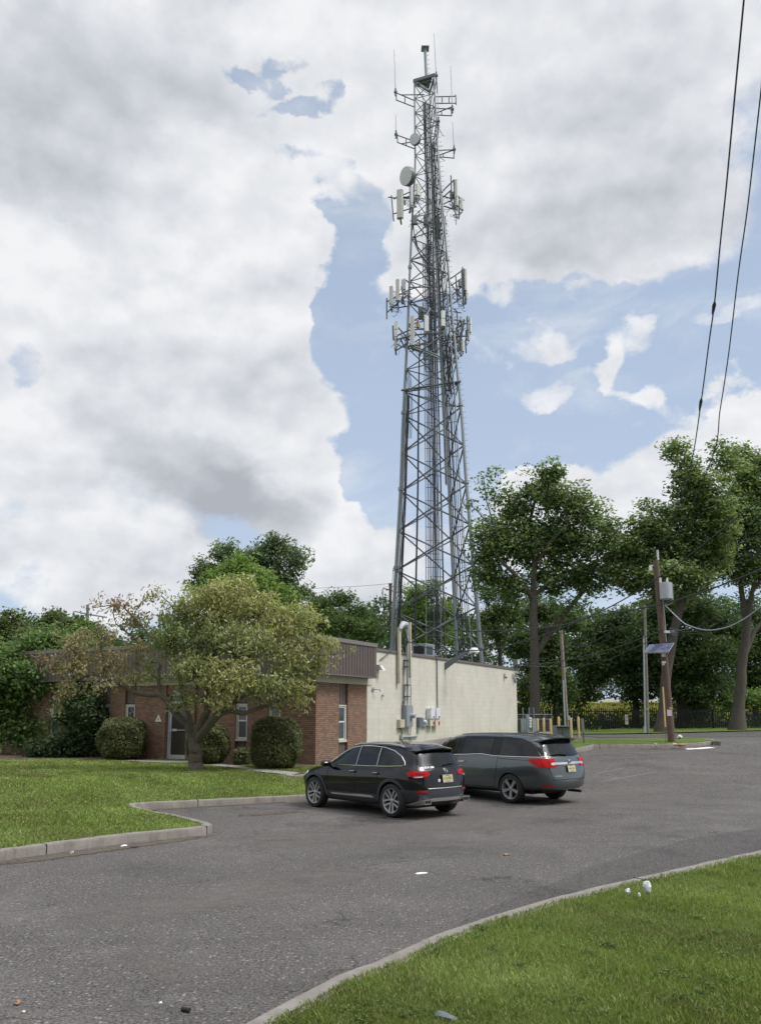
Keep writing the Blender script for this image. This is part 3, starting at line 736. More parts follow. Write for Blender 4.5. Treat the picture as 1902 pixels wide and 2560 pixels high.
def weeds(name, poly, hf, npatch, label):
    rg = np.random.default_rng(77); q = rg.random((4000, 2)) * [14, 15] + [-3, 3.5]; q = q[in_poly(q, poly)]; q = q[(np.abs(q[:, 0]) < q[:, 1] * .52 + .4) & (rg.random(len(q)) < (5 / q[:, 1]) ** 1.2)][:npatch]
    rad = .05 + .16 * rg.random(len(q)) ** 2; per = 110; k = np.repeat(np.arange(len(q)), per); N = len(k)
    off = rg.normal(size=(N, 2)) * rad[k][:, None] * .6; x = q[k, 0] + off[:, 0]; y = q[k, 1] + off[:, 1]
    p = np.stack([x, y, hf(x, y) + .016 + .024 * rg.random(N)], 1); nrm = rg.normal(size=(N, 3)) * .45; nrm[:, 2] = 1; nrm /= np.linalg.norm(nrm, axis=1)[:, None]
    a = rg.normal(size=(N, 3)); a -= nrm * (a * nrm).sum(1)[:, None]; a /= np.linalg.norm(a, axis=1)[:, None]; b = np.cross(nrm, a); s_ = (.008 * (.6 + .9 * rg.random(N)))[:, None]
    co_ = np.stack([p - a * s_, p + b * s_ * .8, p + a * s_, p - b * s_ * .8], 1).reshape(-1, 3); mx_ = rg.random(len(q))[:, None]; ct = np.array([.07, .11, .022]) * (1 - mx_) + np.array([.15, .21, .045]) * mx_
    o_ = np_mesh(name, co_, 4, M['blade'], None, ct[k] * (.7 + .5 * rg.random(N))[:, None]); return tag(o_, label, 'weeds', kind='stuff')
weeds('clover', offset_path(resample(krs, .3), .2) + [(krs[-1][0], -7), (60, -7), (60, krs[0][1])], LR, 260, 'small clover and weed patches in the lawn at the bottom right')

# ------------------------------------------------------------------ the brick and block building
bd = empty('brick_building', Fp(0, 0, .3)); tag(bd, 'low red brick office with brown metal fascia joined to a long cream block hall', 'building')
RF = Matrix((FD, -FO, Vector((0, 0, 1)))).transposed()   # local x along front, y into the wall
RS = Matrix((SD, -SO, Vector((0, 0, 1)))).transposed()
def fbox(mb, t0, t1, o0, o1, z0, z1): mb.box(Fp((t0 + t1) / 2, (o0 + o1) / 2, (z0 + z1) / 2), (abs(t1 - t0), abs(o1 - o0), z1 - z0), RF)
def sbox(mb, s0, s1, o0, o1, z0, z1): mb.box(Sp((s0 + s1) / 2, (o0 + o1) / 2, (z0 + z1) / 2), (abs(s1 - s0), abs(o1 - o0), z1 - z0), RS)
TW = .22; BT = 3.33; TL = 16.5
wins_f = [(1.5, 2.05), (2.98, 3.53), (8.6, 9.15), (9.97, 10.5), (13.0, 13.55)]; door_t = (5.83, 6.88)
mb = MB(); prev = -0.0; edges = sorted(wins_f + [door_t])
for a, b in edges: 
    fbox(mb, prev, a, 0, -TW, -.2, BT); prev = b
fbox(mb, prev, TL, 0, -TW, -.2, BT)
fbox(mb, door_t[0], door_t[1], -.001, -TW + .001, 2.98, BT)
mb.build('front_wall', M['brick'], bd, world=True)
mb = MB(); sbox(mb, TW + .001, 1.52, 0, -TW, -.2, BT); sbox(mb, 2.13, 3.54, 0, -TW, -.2, BT)
mb.build('side_wall', M['brick'], bd, world=True)
mb = MB(); 
# darker pilaster beside the door
fbox(mb, 5.40, 5.80, .10, .001, -.2, BT); fbox(mb, 6.90, 6.99, .06, .001, -.2, BT); mb.build('brick_pilaster', M['brick'], bd, world=True)
mb = MB(); fbox(mb, .3, TL, -TW - .02, -TW - .1, 0, BT + .2); sbox(mb, .3, 3.4, -TW - .02, -TW - .1, 0, BT + .2); mb.build('inner_wall', M['dark'], bd, world=True)
mb = MB(); sbox(mb, 3.545, 20.64, 0.004, -.2, -.5, 4.69)
mb.box(Sp(20.54, -8.5, 2.1), (.2, 16.6, 5.2), RS); mb.build('block_wall', M['block'], bd, world=True)
mb = MB(); mb.box(Fp(TL - .1, -9, 1.6), (.2, 18, 3.4), RF); mb.build('end_wall', M['brick'], bd, world=True)
# soffit band, fascia, copings
mb = MB(); fbox(mb, -.03, TL, .03, -.2, BT + .002, 3.66); sbox(mb, .205, 3.9, .03, -.2, BT + .002, 3.66); mb.build('trim_band', M['cream_trim'], bd, world=True)
O = .41; Z0, Z1, ZC = 3.61, 4.77, 4.91
mb = MB(); fbox(mb, -O, TL + .4, O, O - .06, Z0, Z1); sbox(mb, -O + .062, 3.56, O, O - .06, Z0, Z1); sbox(mb, 3.50, 3.56, O - .062, -.6, Z0, Z1)
for i in range(int((TL + .8) / .2)): fbox(mb, -O + .06 + i * .2, -O + .085 + i * .2, O + .016, O + .001, Z0 + .04, Z1 - .01)
for i in range(19): sbox(mb, -O + .11 + i * .2, -O + .135 + i * .2, O + .016, O + .001, Z0 + .04, Z1 - .01)
mb.build('fascia', M['fascia'], bd, world=True)
mb = MB(); fbox(mb, -O - .02, TL + .4, O + .02, -.1, Z0 - .035, Z0 - .003); sbox(mb, .15, 3.58, O + .02, .0, Z0 - .035, Z0 - .003); mb.build('soffit', M['coping'], bd, world=True)
mb = MB(); fbox(mb, -O - .03, TL + .4, O + .035, O - .12, Z1 + .002, ZC); sbox(mb, -O + .13, 3.6, O + .035, O - .12, Z1 + .002, ZC); mb.build('fascia_coping', M['coping_light'], bd, world=True)
mb = MB(); sbox(mb, 3.62, 20.7, .05, -.3, 4.695, 4.81); mb.box(Sp(20.6, -8.5, 4.75), (.2, 16.3, .115), RS); mb.build('coping', M['coping'], bd, world=True)
mb = MB()
mb.prism([Fp(-.3, .3, 4.55), Fp(TL, .3, 4.55), Fp(TL, -3.4, 4.55), Fp(-.3, -3.4, 4.55)], (0, 0, 0), (0, 0, .1)); mb.build('roof', M['roof'], bd, world=True)
mb = MB(); mb.prism([Sp(3.5, -.1, 4.4), Sp(20.5, -.1, 4.4), Sp(20.5, -16.8, 4.4), Sp(3.5, -16.8, 4.4)], (0, 0, 0), (0, 0, .12)); mb.build('roof', M['roof'], bd, world=True)
# window bays
def window(P, rot, a, b, zb, zt, bay=True):
    """P(t,o,z) positions; a..b along wall"""
    def bx(mb, t0, t1, o0, o1, z0, z1): mb.box(P((t0 + t1) / 2, (o0 + o1) / 2, (z0 + z1) / 2), (abs(t1 - t0), abs(o1 - o0), z1 - z0), rot)
    for z0, z1 in ((-.1, zb - .03), (zt + .03, BT)):
        mb = MB()
        bx(mb, a + .001, b - .001, -.10, -.14, z0, z1)
        for k in range(1, 3): t = a + (b - a) * k / 3; bx(mb, t - .012, t + .012, -.086, -.099, z0, z1 - .002)
        mb.build('siding_panel', M['siding'], bd, world=True)
    f = MB(); w = .055; o0, o1 = -.05, -.13
    bx(f, a + .002, a + w, o0, o1, zb, zt); bx(f, b - w, b - .002, o0, o1, zb, zt); bx(f, a + w + .001, b - w - .001, o0, o1, zt - w, zt); bx(f, a - .0, b, -.02, o1, zb - .03, zb + w)
    fr = f.build('window', M['cream_frame'], bd, world=True)
    s = MB(); a2, b2 = a + w + .004, b - w - .004; zm = (zb + zt) / 2 + .02; sw = .05
    for z0, z1, oo in ((zm, zt - w - .004, -.075), (zb + w + .004, zm + .04, -.09)):
        bx(s, a2, a2 + sw, oo, oo - .03, z0, z1); bx(s, b2 - sw, b2, oo, oo - .03, z0, z1)
        bx(s, a2 + sw + .001, b2 - sw - .001, oo, oo - .03, z0, z0 + sw); bx(s, a2 + sw + .001, b2 - sw - .001, oo, oo - .03, z1 - sw, z1)
    s.build('sash', M['white_frame'], fr, world=True)
    p = MB(); bx(p, a2 + .01, b2 - .01, -.098, -.102, zb + w, zt - w); p.build('pane', M['wglass'], fr, world=True)
    p = MB(); bx(p, a2 + .03, b2 - .03, -.122, -.126, zm, zt - w); p.build('blind', M['blind'], fr, world=True)
    p = MB(); bx(p, a2 + sw, b2 - sw, -.086, -.088, zb + w + sw, zm - .01); p.build('insect_screen', M['screen'], fr, world=True)
for a, b in wins_f: window(Fp, RF, a, b, 1.28, 2.60)
window(Sp, RS, 1.53, 2.12, 1.24, 2.56)
# glass entrance door
dr = MB(); a, b = door_t; o0, o1 = -.08, -.14; z0, zt = .50, 2.64
fbox(dr, a + .002, a + .06, o0, o1, z0, 2.98); fbox(dr, b - .06, b - .002, o0, o1, z0, 2.98); fbox(dr, a + .061, b - .061, o0, o1, 2.64, 2.70); fbox(dr, a + .061, b - .061, o0, o1, 2.93, 2.98)
fbox(dr, a, b, .0, o1, .44, .50)
dd = dr.build('door_frame', M['alu'], bd, world=True)
lf = MB(); a2, b2 = a + .065, b - .065
fbox(lf, a2, a2 + .07, -.09, -.13, .52, 2.63); fbox(lf, b2 - .1, b2, -.09, -.13, .52, 2.63); fbox(lf, a2 + .071, b2 - .101, -.09, -.13, 2.53, 2.63); fbox(lf, a2 + .071, b2 - .101, -.09, -.13, .52, .68); fbox(lf, a2 + .071, b2 - .101, -.092, -.128, 1.60, 1.625)
lf.build('door_leaf', M['alu'], dd, world=True)
p = MB(); fbox(p, a2 + .07, b2 - .1, -.108, -.112, .68, 2.53); fbox(p, a + .06, b - .06, -.108, -.112, 2.70, 2.93); p.build('pane', M['door_glass'], dd, world=True)
p = MB(); fbox(p, b2 - .42, b2 - .18, -.06, -.088, 1.57, 1.66); fbox(p, b2 - .07, b2 - .04, -.03, -.05, 1.25, 1.55); fbox(p, b2 - .07, b2 - .04, -.05, -.09, 1.25, 1.28); fbox(p, b2 - .07, b2 - .04, -.05, -.09, 1.52, 1.55); p.build('handle', M['alu'], dd, world=True)
p = MB(); fbox(p, 6.15, 6.5, .0, .10, 2.95, 3.12); p.build('entrance_light', M['grey_box'], bd, world=True)
# truss triangle sign beside the door
sg = MB(); c = Fp(7.30, .012, 1.93)
sg.prism([c - FD * .17, c + FD * .17, c + Vector((0, 0, .28))], (0, 0, 0), tuple(FO * .006))
sgo = solo(sg, 'triangle_sign', M['white_paint'], 'small white triangular sign with a red letter on the brick left of the door', 'sign')
mtx = Matrix.Translation(Vector(Fp(7.30, .021, 2.02)) - sgo.location) @ Matrix((-FD, Vector((0, 0, 1)), FO)).transposed().to_4x4()
text_part('letter', 'R', .13, M['taillight_dark'], sgo, mtx)
# roof plant
def roof_unit(name, c, w, dpt, h, rot, label, col, grille):
    e = empty(name, c); tag(e, label, 'air conditioner')
    b = MB(); b.box(c + Vector((0, 0, h / 2)), (w, dpt, h), rot); b.build('casing', M[col], e, world=True)
    gmb = MB(); fx = rot @ Vector((1, 0, 0)); fy = rot @ Vector((0, 1, 0))
    for i in range(8):
        for sgn in (-1,):
            gmb.box(c + fy * sgn * (dpt / 2 + .006) + fx * (-w * .08) + Vector((0, 0, h * (.14 + .1 * i))), (w * .72, .01, h * .055), rot)
    gmb.box(c - fx * (w / 2 + .005) + Vector((0, 0, h * .5)), (.008, dpt * .8, h * .75), rot)
    gmb.build('grille', M[grille], e, world=True)
    t = MB(); t.box(c + Vector((0, 0, h + .02)), (w + .03, dpt + .03, .04), rot); t.build('lid', M['pvc'], e, world=True)
    for sx_ in (-1, 1):
        l = MB(); l.box(c + fx * sx_ * w * .4 + Vector((0, 0, -.1)), (.06, dpt, .2), rot); l.build('leg', M['grey_dark'], e, world=True)
q = Sp(10.1, -.75, 4.88); roof_unit('roof_condenser', q, .95, .7, .50, RS, 'grey condenser unit with dark grille standing on the block hall roof by the tower', 'grey_box', 'dark')
q = W(826, 1589, 37); roof_unit('roof_condenser', Vector((q.x, q.y, 4.9)), .8, .7, .62, RF, 'dark louvred unit on the office roof beside the brown fascia corner', 'grey_dark', 'dark')

# ------------------------------------------------------------------ fittings on the cream wall
def plate_box(name, s0, s1, z0, z1, dep, mat, label, cat, extra=None, group=None):
    e = empty(name, Sp((s0 + s1) / 2, .01, z0)); tag(e, label, cat, group)
    b = MB(); sbox(b, s0, s1, .006, dep, z0, z1); o = b.build('casing', M[mat], e, world=True)
    b = MB(); sbox(b, s0 + .02, s1 - .02, dep + .001, dep + .012, z0 + .02, z1 - .02); b.build('cover', M[mat], e, world=True)
    if extra: extra(e)
    return e
def meterx(e):
    b = MB(); m = Matrix.Translation(Sp(6.86, .235, 2.15)) @ Matrix((SD, Vector((0, 0, 1)), SO)).transposed().to_4x4()
    b.lathe([(.10, -.03), (.10, .08), (.085, .16), (.075, .2), (0, .2)], 16, m); b.build('dial', M['pvc'], e, True, True)
    b = MB(); sbox(b, 6.80, 6.88, .233, .236, 1.86, 1.93); b.build('sticker', M['yellow'], e, world=True)
    b = MB(); sbox(b, 6.80, 6.88, .233, .236, 1.95, 1.98); b.build('sticker', M['red'], e, world=True)
plate_box('electric_meter', 6.45, 7.05, 1.70, 2.59, .22, 'grey_box', 'tall grey electric meter cabinet with round dial below the weatherhead pipe', 'meter', meterx)
plate_box('telephone_box', 6.0, 6.42, 1.66, 2.0, .16, 'tan_box', 'cream utility box left of the tall grey meter cabinet', 'box')
plate_box('disconnect_switch', 7.8, 8.16, 1.66, 2.08, .14, 'grey_dark', 'grey disconnect box at the elbow of the low wall conduit', 'box')
def m2(e):
    b = MB(); m = Matrix.Translation(Sp(8.36, .13, 1.88)) @ Matrix((SD, Vector((0, 0, 1)), SO)).transposed().to_4x4()
    b.lathe([(.075, -.02), (.075, .05), (.05, .09), (0, .09)], 14, m); b.build('dial', M['inverter'], e, True, True)
plate_box('electric_meter', 8.24, 8.5, 1.68, 2.03, .11, 'pvc', 'small round-faced meter between two grey boxes', 'meter', m2)
plate_box('disconnect_switch', 8.52, 8.68, 1.70, 2.05, .12, 'grey_box', 'narrow grey box touching the white inverters', 'box')
def inverter(s0, s1, label):
    e = empty('solar_inverter', Sp((s0 + s1) / 2, .01, 1.66)); tag(e, label, 'inverter', 'inverters on the cream wall')
    b = MB(); sbox(b, s0, s1, .03, .2, 2.0, 2.46); sbox(b, s0 + .05, s1 - .05, .005, .03, 1.8, 2.4); b.build('casing', M['inverter'], e, world=True)
    b = MB(); sbox(b, s0 + .03, s1 - .02, .205, .24, 2.03, 2.5); b.build('cover', M['inverter'], e, world=True)
    b = MB(); sbox(b, s0 + .02, s1 - .02, .02, .2, 1.70, 1.998); b.build('wiring_box', M['inverter_cream'], e, world=True)
    b = MB(); sbox(b, s0 + .25, s0 + .42, .241, .246, 2.07, 2.12); b.build('display', M['dark'], e, world=True)
    b = MB(); sbox(b, s1 - .16, s1 - .07, .201, .23, 1.75, 1.9); b.build('switch', M['red'], e, world=True)
inverter(8.74, 9.22, 'left one of the two white wall inverters'); inverter(9.30, 9.78, 'right one of the two white wall inverters')
c = MB(); c.tube([Sp(9.83, .06, 4.69), Sp(9.83, .06, 2.45)], .028); c.tube([Sp(9.75, -.05, 4.85), Sp(9.80, .08, 4.83), Sp(9.83, .06, 4.65)], .028)
solo(c, 'conduit', M['grey_dark'], 'thin dark conduit running from the roof edge down to the right inverter', 'pipe')
c = MB(); c.tube([Sp(6.3, .07, 1.29), Sp(7.72, .07, 1.29), Sp(7.82, .07, 1.36), Sp(7.84, .07, 1.66)], .035); c.box(Sp(6.28, .06, 1.29), (.1, .1, .16), RS)
solo(c, 'conduit', M['pvc'], 'low horizontal grey conduit with an elbow up to the disconnect box', 'pipe')
c = MB(); c.tube([Sp(6.2, .05, 1.66), Sp(6.32, .06, 1.55), Sp(6.36, .05, .6)], .018); solo(c, 'cable', M['cable'], 'short black cable dropping from the cream utility box', 'cable')
# weatherhead mast
wh = empty('service_mast', Sp(6.75, .1, 2.59)); tag(wh, 'grey service pipe with a plastic covered weatherhead rising past the roof edge', 'pipe')
c = MB(); c.tube([Sp(6.72, .13, 2.6), Sp(6.72, .13, 3.35), Sp(6.70, .15, 3.4), Sp(6.68, .15, 5.75)], [.04, .04, .055, .055], 12); c.build('pipe', M['pvc'], wh, True, True)
for z in (2.95, 3.42, 4.2, 4.45):
    c = MB(); c.box(Sp(6.70, .13, z), (.24, .2, .05), RS); c.build('clamp', M['grey_dark'], wh, world=True)
c = MB(); m = Matrix.Translation(Sp(6.3, .15, 5.42))
for k in range(7):
    pass
prof = [Sp(6.68, .15, 5.55), Sp(6.66, .15, 5.8), Sp(6.52, .16, 5.95), Sp(6.3, .17, 5.96), Sp(6.1, .18, 5.84), Sp(6.0, .18, 5.7)]
c.tube(prof, [.07, .11, .14, .13, .10, .06], 10); c.build('plastic_cover', M['tarp'], wh, True, True)
c = MB(); c.tube([Sp(6.3, .2, 5.8), Sp(6.28, .3, 5.5), Sp(6.42, .32, 5.2), Sp(6.35, .2, 4.95), Sp(6.15, .1, 5.0)], .03); c.tube([Sp(6.5, .25, 5.3), Sp(6.3, .22, 5.0), Sp(6.2, .2, 5.4)], .03); c.build('cable_loop', M['cable'], wh, True, True)
c = MB(); c.tube([Sp(6.62, .1, 4.6), Sp(6.4, .08, 4.1), Sp(6.42, .06, 3.2), Sp(6.5, .06, 2.6)], .014); c.tube([Sp(6.55, .1, 3.3), Sp(6.4, .06, 2.6), Sp(6.36, .06, 1.9)], .014); c.build('cable', M['cable'], wh, True, True)
def wpost(s, z0, z1, label, w=.15):
    c = MB(); c.box(Sp(s, .12, (z0 + z1) / 2), (w, .1, z1 - z0), RS); solo(c, 'wooden_post', M['old_wood_white'], label, 'post', 'cream posts bolted to the block wall')
wpost(6.02, 3.47, 5.78, 'wide cream painted post bolted to the wall left of the weatherhead')
wpost(7.0, 3.72, 6.1, 'narrow cream painted post bolted to the wall right of the weatherhead', .09)
c = MB(); c.tube([Sp(7.05, .1, 3.7), Sp(7.2, .06, 3.2), Sp(7.15, .06, 2.6), Sp(7.3, .06, 2.0), Sp(7.1, .06, 1.4), Sp(7.25, .05, .9)], .012); c.tube([Sp(7.3, .06, 2.4), Sp(7.0, .06, 1.6), Sp(6.9, .06, 1.45), Sp(7.15, .06, .9)], .012)
solo(c, 'cable', M['cable'], 'loose thin cables hanging down the wall right of the meter', 'cable')
c = MB(); c.tube([Sp(4.5, .05, 4.35), Sp(4.9, .1, 4.55), Sp(5.4, .2, 4.95), Sp(5.6, .2, 5.5)], .02); solo(c, 'cable', M['cable'], 'black cable looping from the wall up behind the cream post', 'cable')
# lights
e = empty('wall_light', Sp(4.4, .0, 3.95)); tag(e, 'small grey wall light on the cream wall next to the brown fascia', 'lamp')
c = MB(); sbox(c, 4.28, 4.5, .0, .14, 3.95, 4.15); c.build('housing', M['grey_box'], e, world=True)
c = MB(); c.prism([Sp(4.3, .15, 4.13), Sp(4.3, .15, 3.95), Sp(4.3, .3, 3.93)], (0, 0, 0), tuple(SD * .2)); c.build('visor', M['bulb'], e, world=True)
e = empty('flood_light', Sp(10.75, 0, 4.3)); tag(e, 'flood light on a long dark bracket leaning out from the top of the cream wall', 'lamp')
pb = Sp(10.75, .02, 4.4)
c = MB(); tip = pb + SO * 1.25 + SD * .35 + Vector((0, 0, .85)); c.hexa([pb + Vector((0, 0, -.14)), pb + SD * .12 + Vector((0, 0, -.14)), tip + SD * .08 + Vector((0, 0, -.04)), tip + Vector((0, 0, -.04)), pb + Vector((0, 0, .17)), pb + SD * .12 + Vector((0, 0, .17)), tip + SD * .08 + Vector((0, 0, .05)), tip + Vector((0, 0, .05))]); c.build('bracket', M['grey_dark'], e, world=True)
c = MB(); m = Matrix.Translation(tip + SO * .1 + Vector((0, 0, -.12))); c.lathe([(.24, -.08), (.22, .02), (.13, .12), (0, .13)], 16, m); c.build('lamp_head', M['white_paint'], e, True, True)
e = empty('flood_light', Sp(20.45, 0, 4.8)); tag(e, 'square flood light standing on the far corner of the block wall', 'lamp')
c = MB(); c.box(Sp(20.4, .1, 5.12), (.42, .25, .36), RS); c.build('housing', M['grey_dark'], e, world=True)
c = MB(); c.box(Sp(20.4, .24, 5.14), (.34, .02, .26), RS); c.build('lens', M['bulb'], e, world=True)
c = MB(); c.tube([Sp(20.4, .1, 4.8), Sp(20.4, .1, 4.95)], .04); c.build('stem', M['grey_dark'], e, world=True)
e = empty('gooseneck_pipe', Sp(20.1, 0, 4.1)); tag(e, 'curved pipe and small box high on the far end of the cream wall', 'pipe')
c = MB(); c.tube([Sp(20.0, .06, 4.35), Sp(20.0, .1, 4.05), Sp(20.12, .12, 3.95), Sp(20.2, .12, 4.2), Sp(20.25, .1, 4.45), Sp(20.55, .1, 4.62)], .035); c.build('pipe', M['grey_dark'], e, True, True)
c = MB(); sbox(c, 19.95, 20.07, .006, .08, 4.25, 4.45); c.build('box', M['tan_box'], e, world=True)
e = empty('security_camera', Sp(18.6, 0, 4.2)); tag(e, 'tiny camera dome near the far end of the cream wall', 'camera')
c = MB(); sbox(c, 18.55, 18.7, .0, .1, 4.25, 4.42); c.build('mount', M['tan_box'], e, world=True); c = MB(); m = Matrix.Translation(Sp(18.62, .12, 4.2)); c.lathe([(0, -.07), (.06, -.03), (.07, .04), (0, .06)], 10, m); c.build('dome', M['grey_dark'], e, True, True)
e = empty('hose_bib', Sp(4.05, 0, 3.15)); tag(e, 'small pipe stub with round escutcheon under the corner of the fascia', 'pipe')
c = MB(); m = Matrix.Translation(Sp(3.98, .02, 3.17)) @ Matrix((SD, Vector((0, 0, 1)), SO)).transposed().to_4x4(); c.lathe([(.09, 0), (.09, .015), (0, .02)], 14, m); c.build('escutcheon', M['grey_box'], e, True, True)
c = MB(); c.tube([Sp(3.98, .02, 3.17), Sp(4.02, .16, 3.17), Sp(4.2, .2, 3.17), Sp(4.25, .2, 3.1)], .018); c.build('pipe', M['grey_box'], e, True, True)
c = MB(); c.tube([Sp(4.72, .0, 2.96), Sp(4.72, .08, 2.96), Sp(4.72, .08, 2.9)], .035); solo(c, 'pipe_stub', M['grey_box'], 'short capped pipe stub low right of the round escutcheon', 'pipe')
e = empty('fascia_light', Fp(3.1, O, 4.0)); tag(e, 'black downlight on the brown fascia behind the tree branches', 'lamp')
c = MB(); fbox(c, 2.95, 3.25, O + .02, O + .2, 4.0, 4.16); c.build('housing', M['gloss_black'], e, world=True); c = MB(); fbox(c, 3.05, 3.15, O + .02, O + .1, 4.162, 4.35); c.build('bracket', M['gloss_black'], e, world=True)

# ------------------------------------------------------------------ lattice radio tower
TZ = [0.6, 8, 19.5, 24, 32, 37.5, 41.5, 46.3, 51, 53.8]; TRr = [4.22, 3.77, 2.93, 2.72, 2.12, 1.78, 1.50, 1.15, 1.03, .99]; TCX = [4.72, 4.60, 4.45, 4.39, 4.23, 4.11, 4.03, 3.97, 3.84, 3.79]
TANG = [R(189), R(-51), R(69)]; TY = 60.0
def TC(z): return Vector((float(np.interp(z, TZ, TCX)), TY, z))
def TLeg(k, z, f=1.0, da=0.0):
    r = float(np.interp(z, TZ, TRr)) * f; a = TANG[k] + da; c = TC(z)
    return Vector((c.x + r * math.cos(a), c.y + r * math.sin(a), z))
tw = empty('radio_tower', (4.72, TY, .6)); tag(tw, 'tall grey three legged lattice radio tower crowded with antennas and cables', 'tower')
levels = [.6]; 
while levels[-1] < 24: levels.append(levels[-1] + 3.05)
while levels[-1] < 46.4: levels.append(levels[-1] + 1.86)
while levels[-1] < 53.0: levels.append(levels[-1] + 1.3)
top = levels[-1]
for k in range(3):
    c = MB()
    zz = [z for z in np.linspace(.6, top + .3, 40)]
    c.tube([TLeg(k, z) for z in zz], [.16 - .10 * (z / 54) for z in zz], 8)
    for z in (6.9, 13.0, 19.1, 25.2, 31.3, 37.4, 43.5):
        c.tube([TLeg(k, z - .12), TLeg(k, z + .12)], .24 - .12 * z / 54, 8)
    if k == 1:   # step bolts
        for z in np.arange(3, 52, .45):
            p = TLeg(k, z); c.tube([p, p + Vector((.28, -.02, .0))], .014, 4); c.tube([p + Vector((.28, -.02, -.03)), p + Vector((.28, -.02, .09))], .014, 4)
    c.build('leg', M['galv'], tw, True, True)
for a, b in ((0, 1), (1, 2), (2, 0)):
    c = MB()
    for i, (z0, z1) in enumerate(zip(levels[:-1], levels[1:])):
        r = .062 if z0 < 24 else (.045 if z0 < 40 else .034)
        if z0 < 24:
            c.tube([TLeg(a, z1), TLeg(b, z0)], r, 5); c.tube([TLeg(b, z1), TLeg(a, z0)], r, 5)
        else:
            c.tube([TLeg(a, z1), TLeg(b, z0)], r, 5); c.tube([TLeg(b, z1), TLeg(a, z0)], r, 5)
            if i % 2 == 0: c.tube([TLeg(a, z1), TLeg(b, z1)], r * .8, 5)
    if a == 0: 
        c.tube([TLeg(a, 27.0, 1.1), TLeg(b, 27.0, 1.1)], .09, 5)
    c.build('cross_bracing', M['brace'], tw, True, True)
# waveguide ladders inside the tower
def ladder(name, base_off, wd, ndir, z0, z1, ncab, mat='cable', rung=.9, rr=.028, leg=None):
    c = MB(); ax = Vector((math.cos(ndir), math.sin(ndir), 0)); rails = []
    def pt(z, s):
        sc = float(np.interp(z, TZ, TRr)) / 3.77
        if leg is None: c0 = TC(z) + Vector(base_off) * sc
        else: c0 = TLeg(leg, z, base_off[0], base_off[1])
        return c0 + ax * s * (0.45 + .55 * sc)
    zs = list(np.linspace(z0, z1, 22))
    for s in (-wd / 2, wd / 2): c.tube([pt(z, s) for z in zs], .035, 5)
    z = z0
    while z < z1: c.tube([pt(z, -wd / 2), pt(z, wd / 2)], .03, 4); z += rung
    c.build('cable_ladder', M['galv'], tw, True, True)
    c = MB()
    for i in range(ncab):
        s = -wd * .36 + wd * .72 * (i + random.uniform(-.2, .2)) / max(1, ncab - 1); oy = Vector((0, random.uniform(-.09, .04), 0))
        pts = [pt(z, s) + oy + Vector((random.uniform(-.02, .02), 0, 0)) for z in zs]; c.tube(pts, rr * random.uniform(.7, 1.35), 5)
    c.build('cable_run', M[mat], tw, True, True)
ladder('l', (-.55, 1.6, 0), 1.15, 0.1, .8, 40, 9, 'cable_blue', 1.05, .022)
ladder('l', (.93, R(8)), .62, R(60), .8, 26.5, 4, 'cable', 1.35, .034, leg=0)
ladder('l', (.86, R(-17)), 1.1, R(150), .8, 48, 6, 'cable', 1.35, .036, leg=1)
ladder('l', (.9, R(20)), .9, R(20), .8, 53, 5, 'cable', 1.35, .034, leg=2)
ladder('l', (.55, R(-5)), .5, R(70), 20, 52, 4, 'cable', 2.0, .03, leg=2)
c = MB(); c.tube([TLeg(0, z, .68, R(26)) for z in np.linspace(.8, 27, 16)], .07, 6); c.tube([TLeg(0, z, .72, R(30)) for z in np.linspace(.8, 27, 16)], .05, 6)
c.tube([TLeg(0, z, .68, R(26)) for z in np.linspace(27, 31, 4)], .05, 6); c.build('cable_run', M['cable'], tw, True, True)
c = MB(); c.tube([TLeg(0, z, 1.06, R(-2)) for z in np.linspace(1, 13, 10)], .022, 5)
for z in np.arange(2, 13, 1.2): c.tube([TLeg(0, z, 1.07, R(-2)), TLeg(0, z, 1.0)], .03, 4)
c.build('climb_cable', M['cable'], tw, True, True)
# top platform and mast
c = MB(); zt = top + .35
tri = [TLeg(k, zt, 1.08) for k in range(3)]
for i in range(3):
    a, b = tri[i], tri[(i + 1) % 3]; d = (b - a); n = Vector((-d.y, d.x, 0)).normalized()
    c.hexa([a - n * .05 + Vector((0, 0, -.13)), b - n * .05 + Vector((0, 0, -.13)), b + n * .05 + Vector((0, 0, -.13)), a + n * .05 + Vector((0, 0, -.13)), a - n * .05 + Vector((0, 0, .13)), b - n * .05 + Vector((0, 0, .13)), b + n * .05 + Vector((0, 0, .13)), a + n * .05 + Vector((0, 0, .13))])
c.prism([TLeg(k, zt + .02, .8) for k in range(3)], (0, 0, 0), (0, 0, .05)); c.build('top_platform', M['brace'], tw, True, True)
ctop = TC(zt)
c = MB(); mt = W(1062.5, 118, 60); c.tube([Vector((ctop.x + .05, 60, zt)), Vector((mt.x, 60, mt.z - .1))], .13, 10); c.prism([Vector((mt.x + sx * .32, 60 + sy * .32, mt.z - .12)) for sx, sy in ((-1, -1), (1, -1), (1, 1), (-1, 1))], (0, 0, 0), (0, 0, .06))
c.tube([Vector((mt.x, 60, mt.z - .1)), Vector((mt.x, 60, mt.z + .08))], .1, 6)
for z in np.arange(zt + .4, mt.z - .3, .42): x = ctop.x + .05 + (mt.x - ctop.x - .05) * (z - zt) / (mt.z - zt); c.tube([Vector((x, 60, z)), Vector((x + .3, 59.9, z))], .015, 4)
c.build('top_mast', M['galv'], tw, True, True)
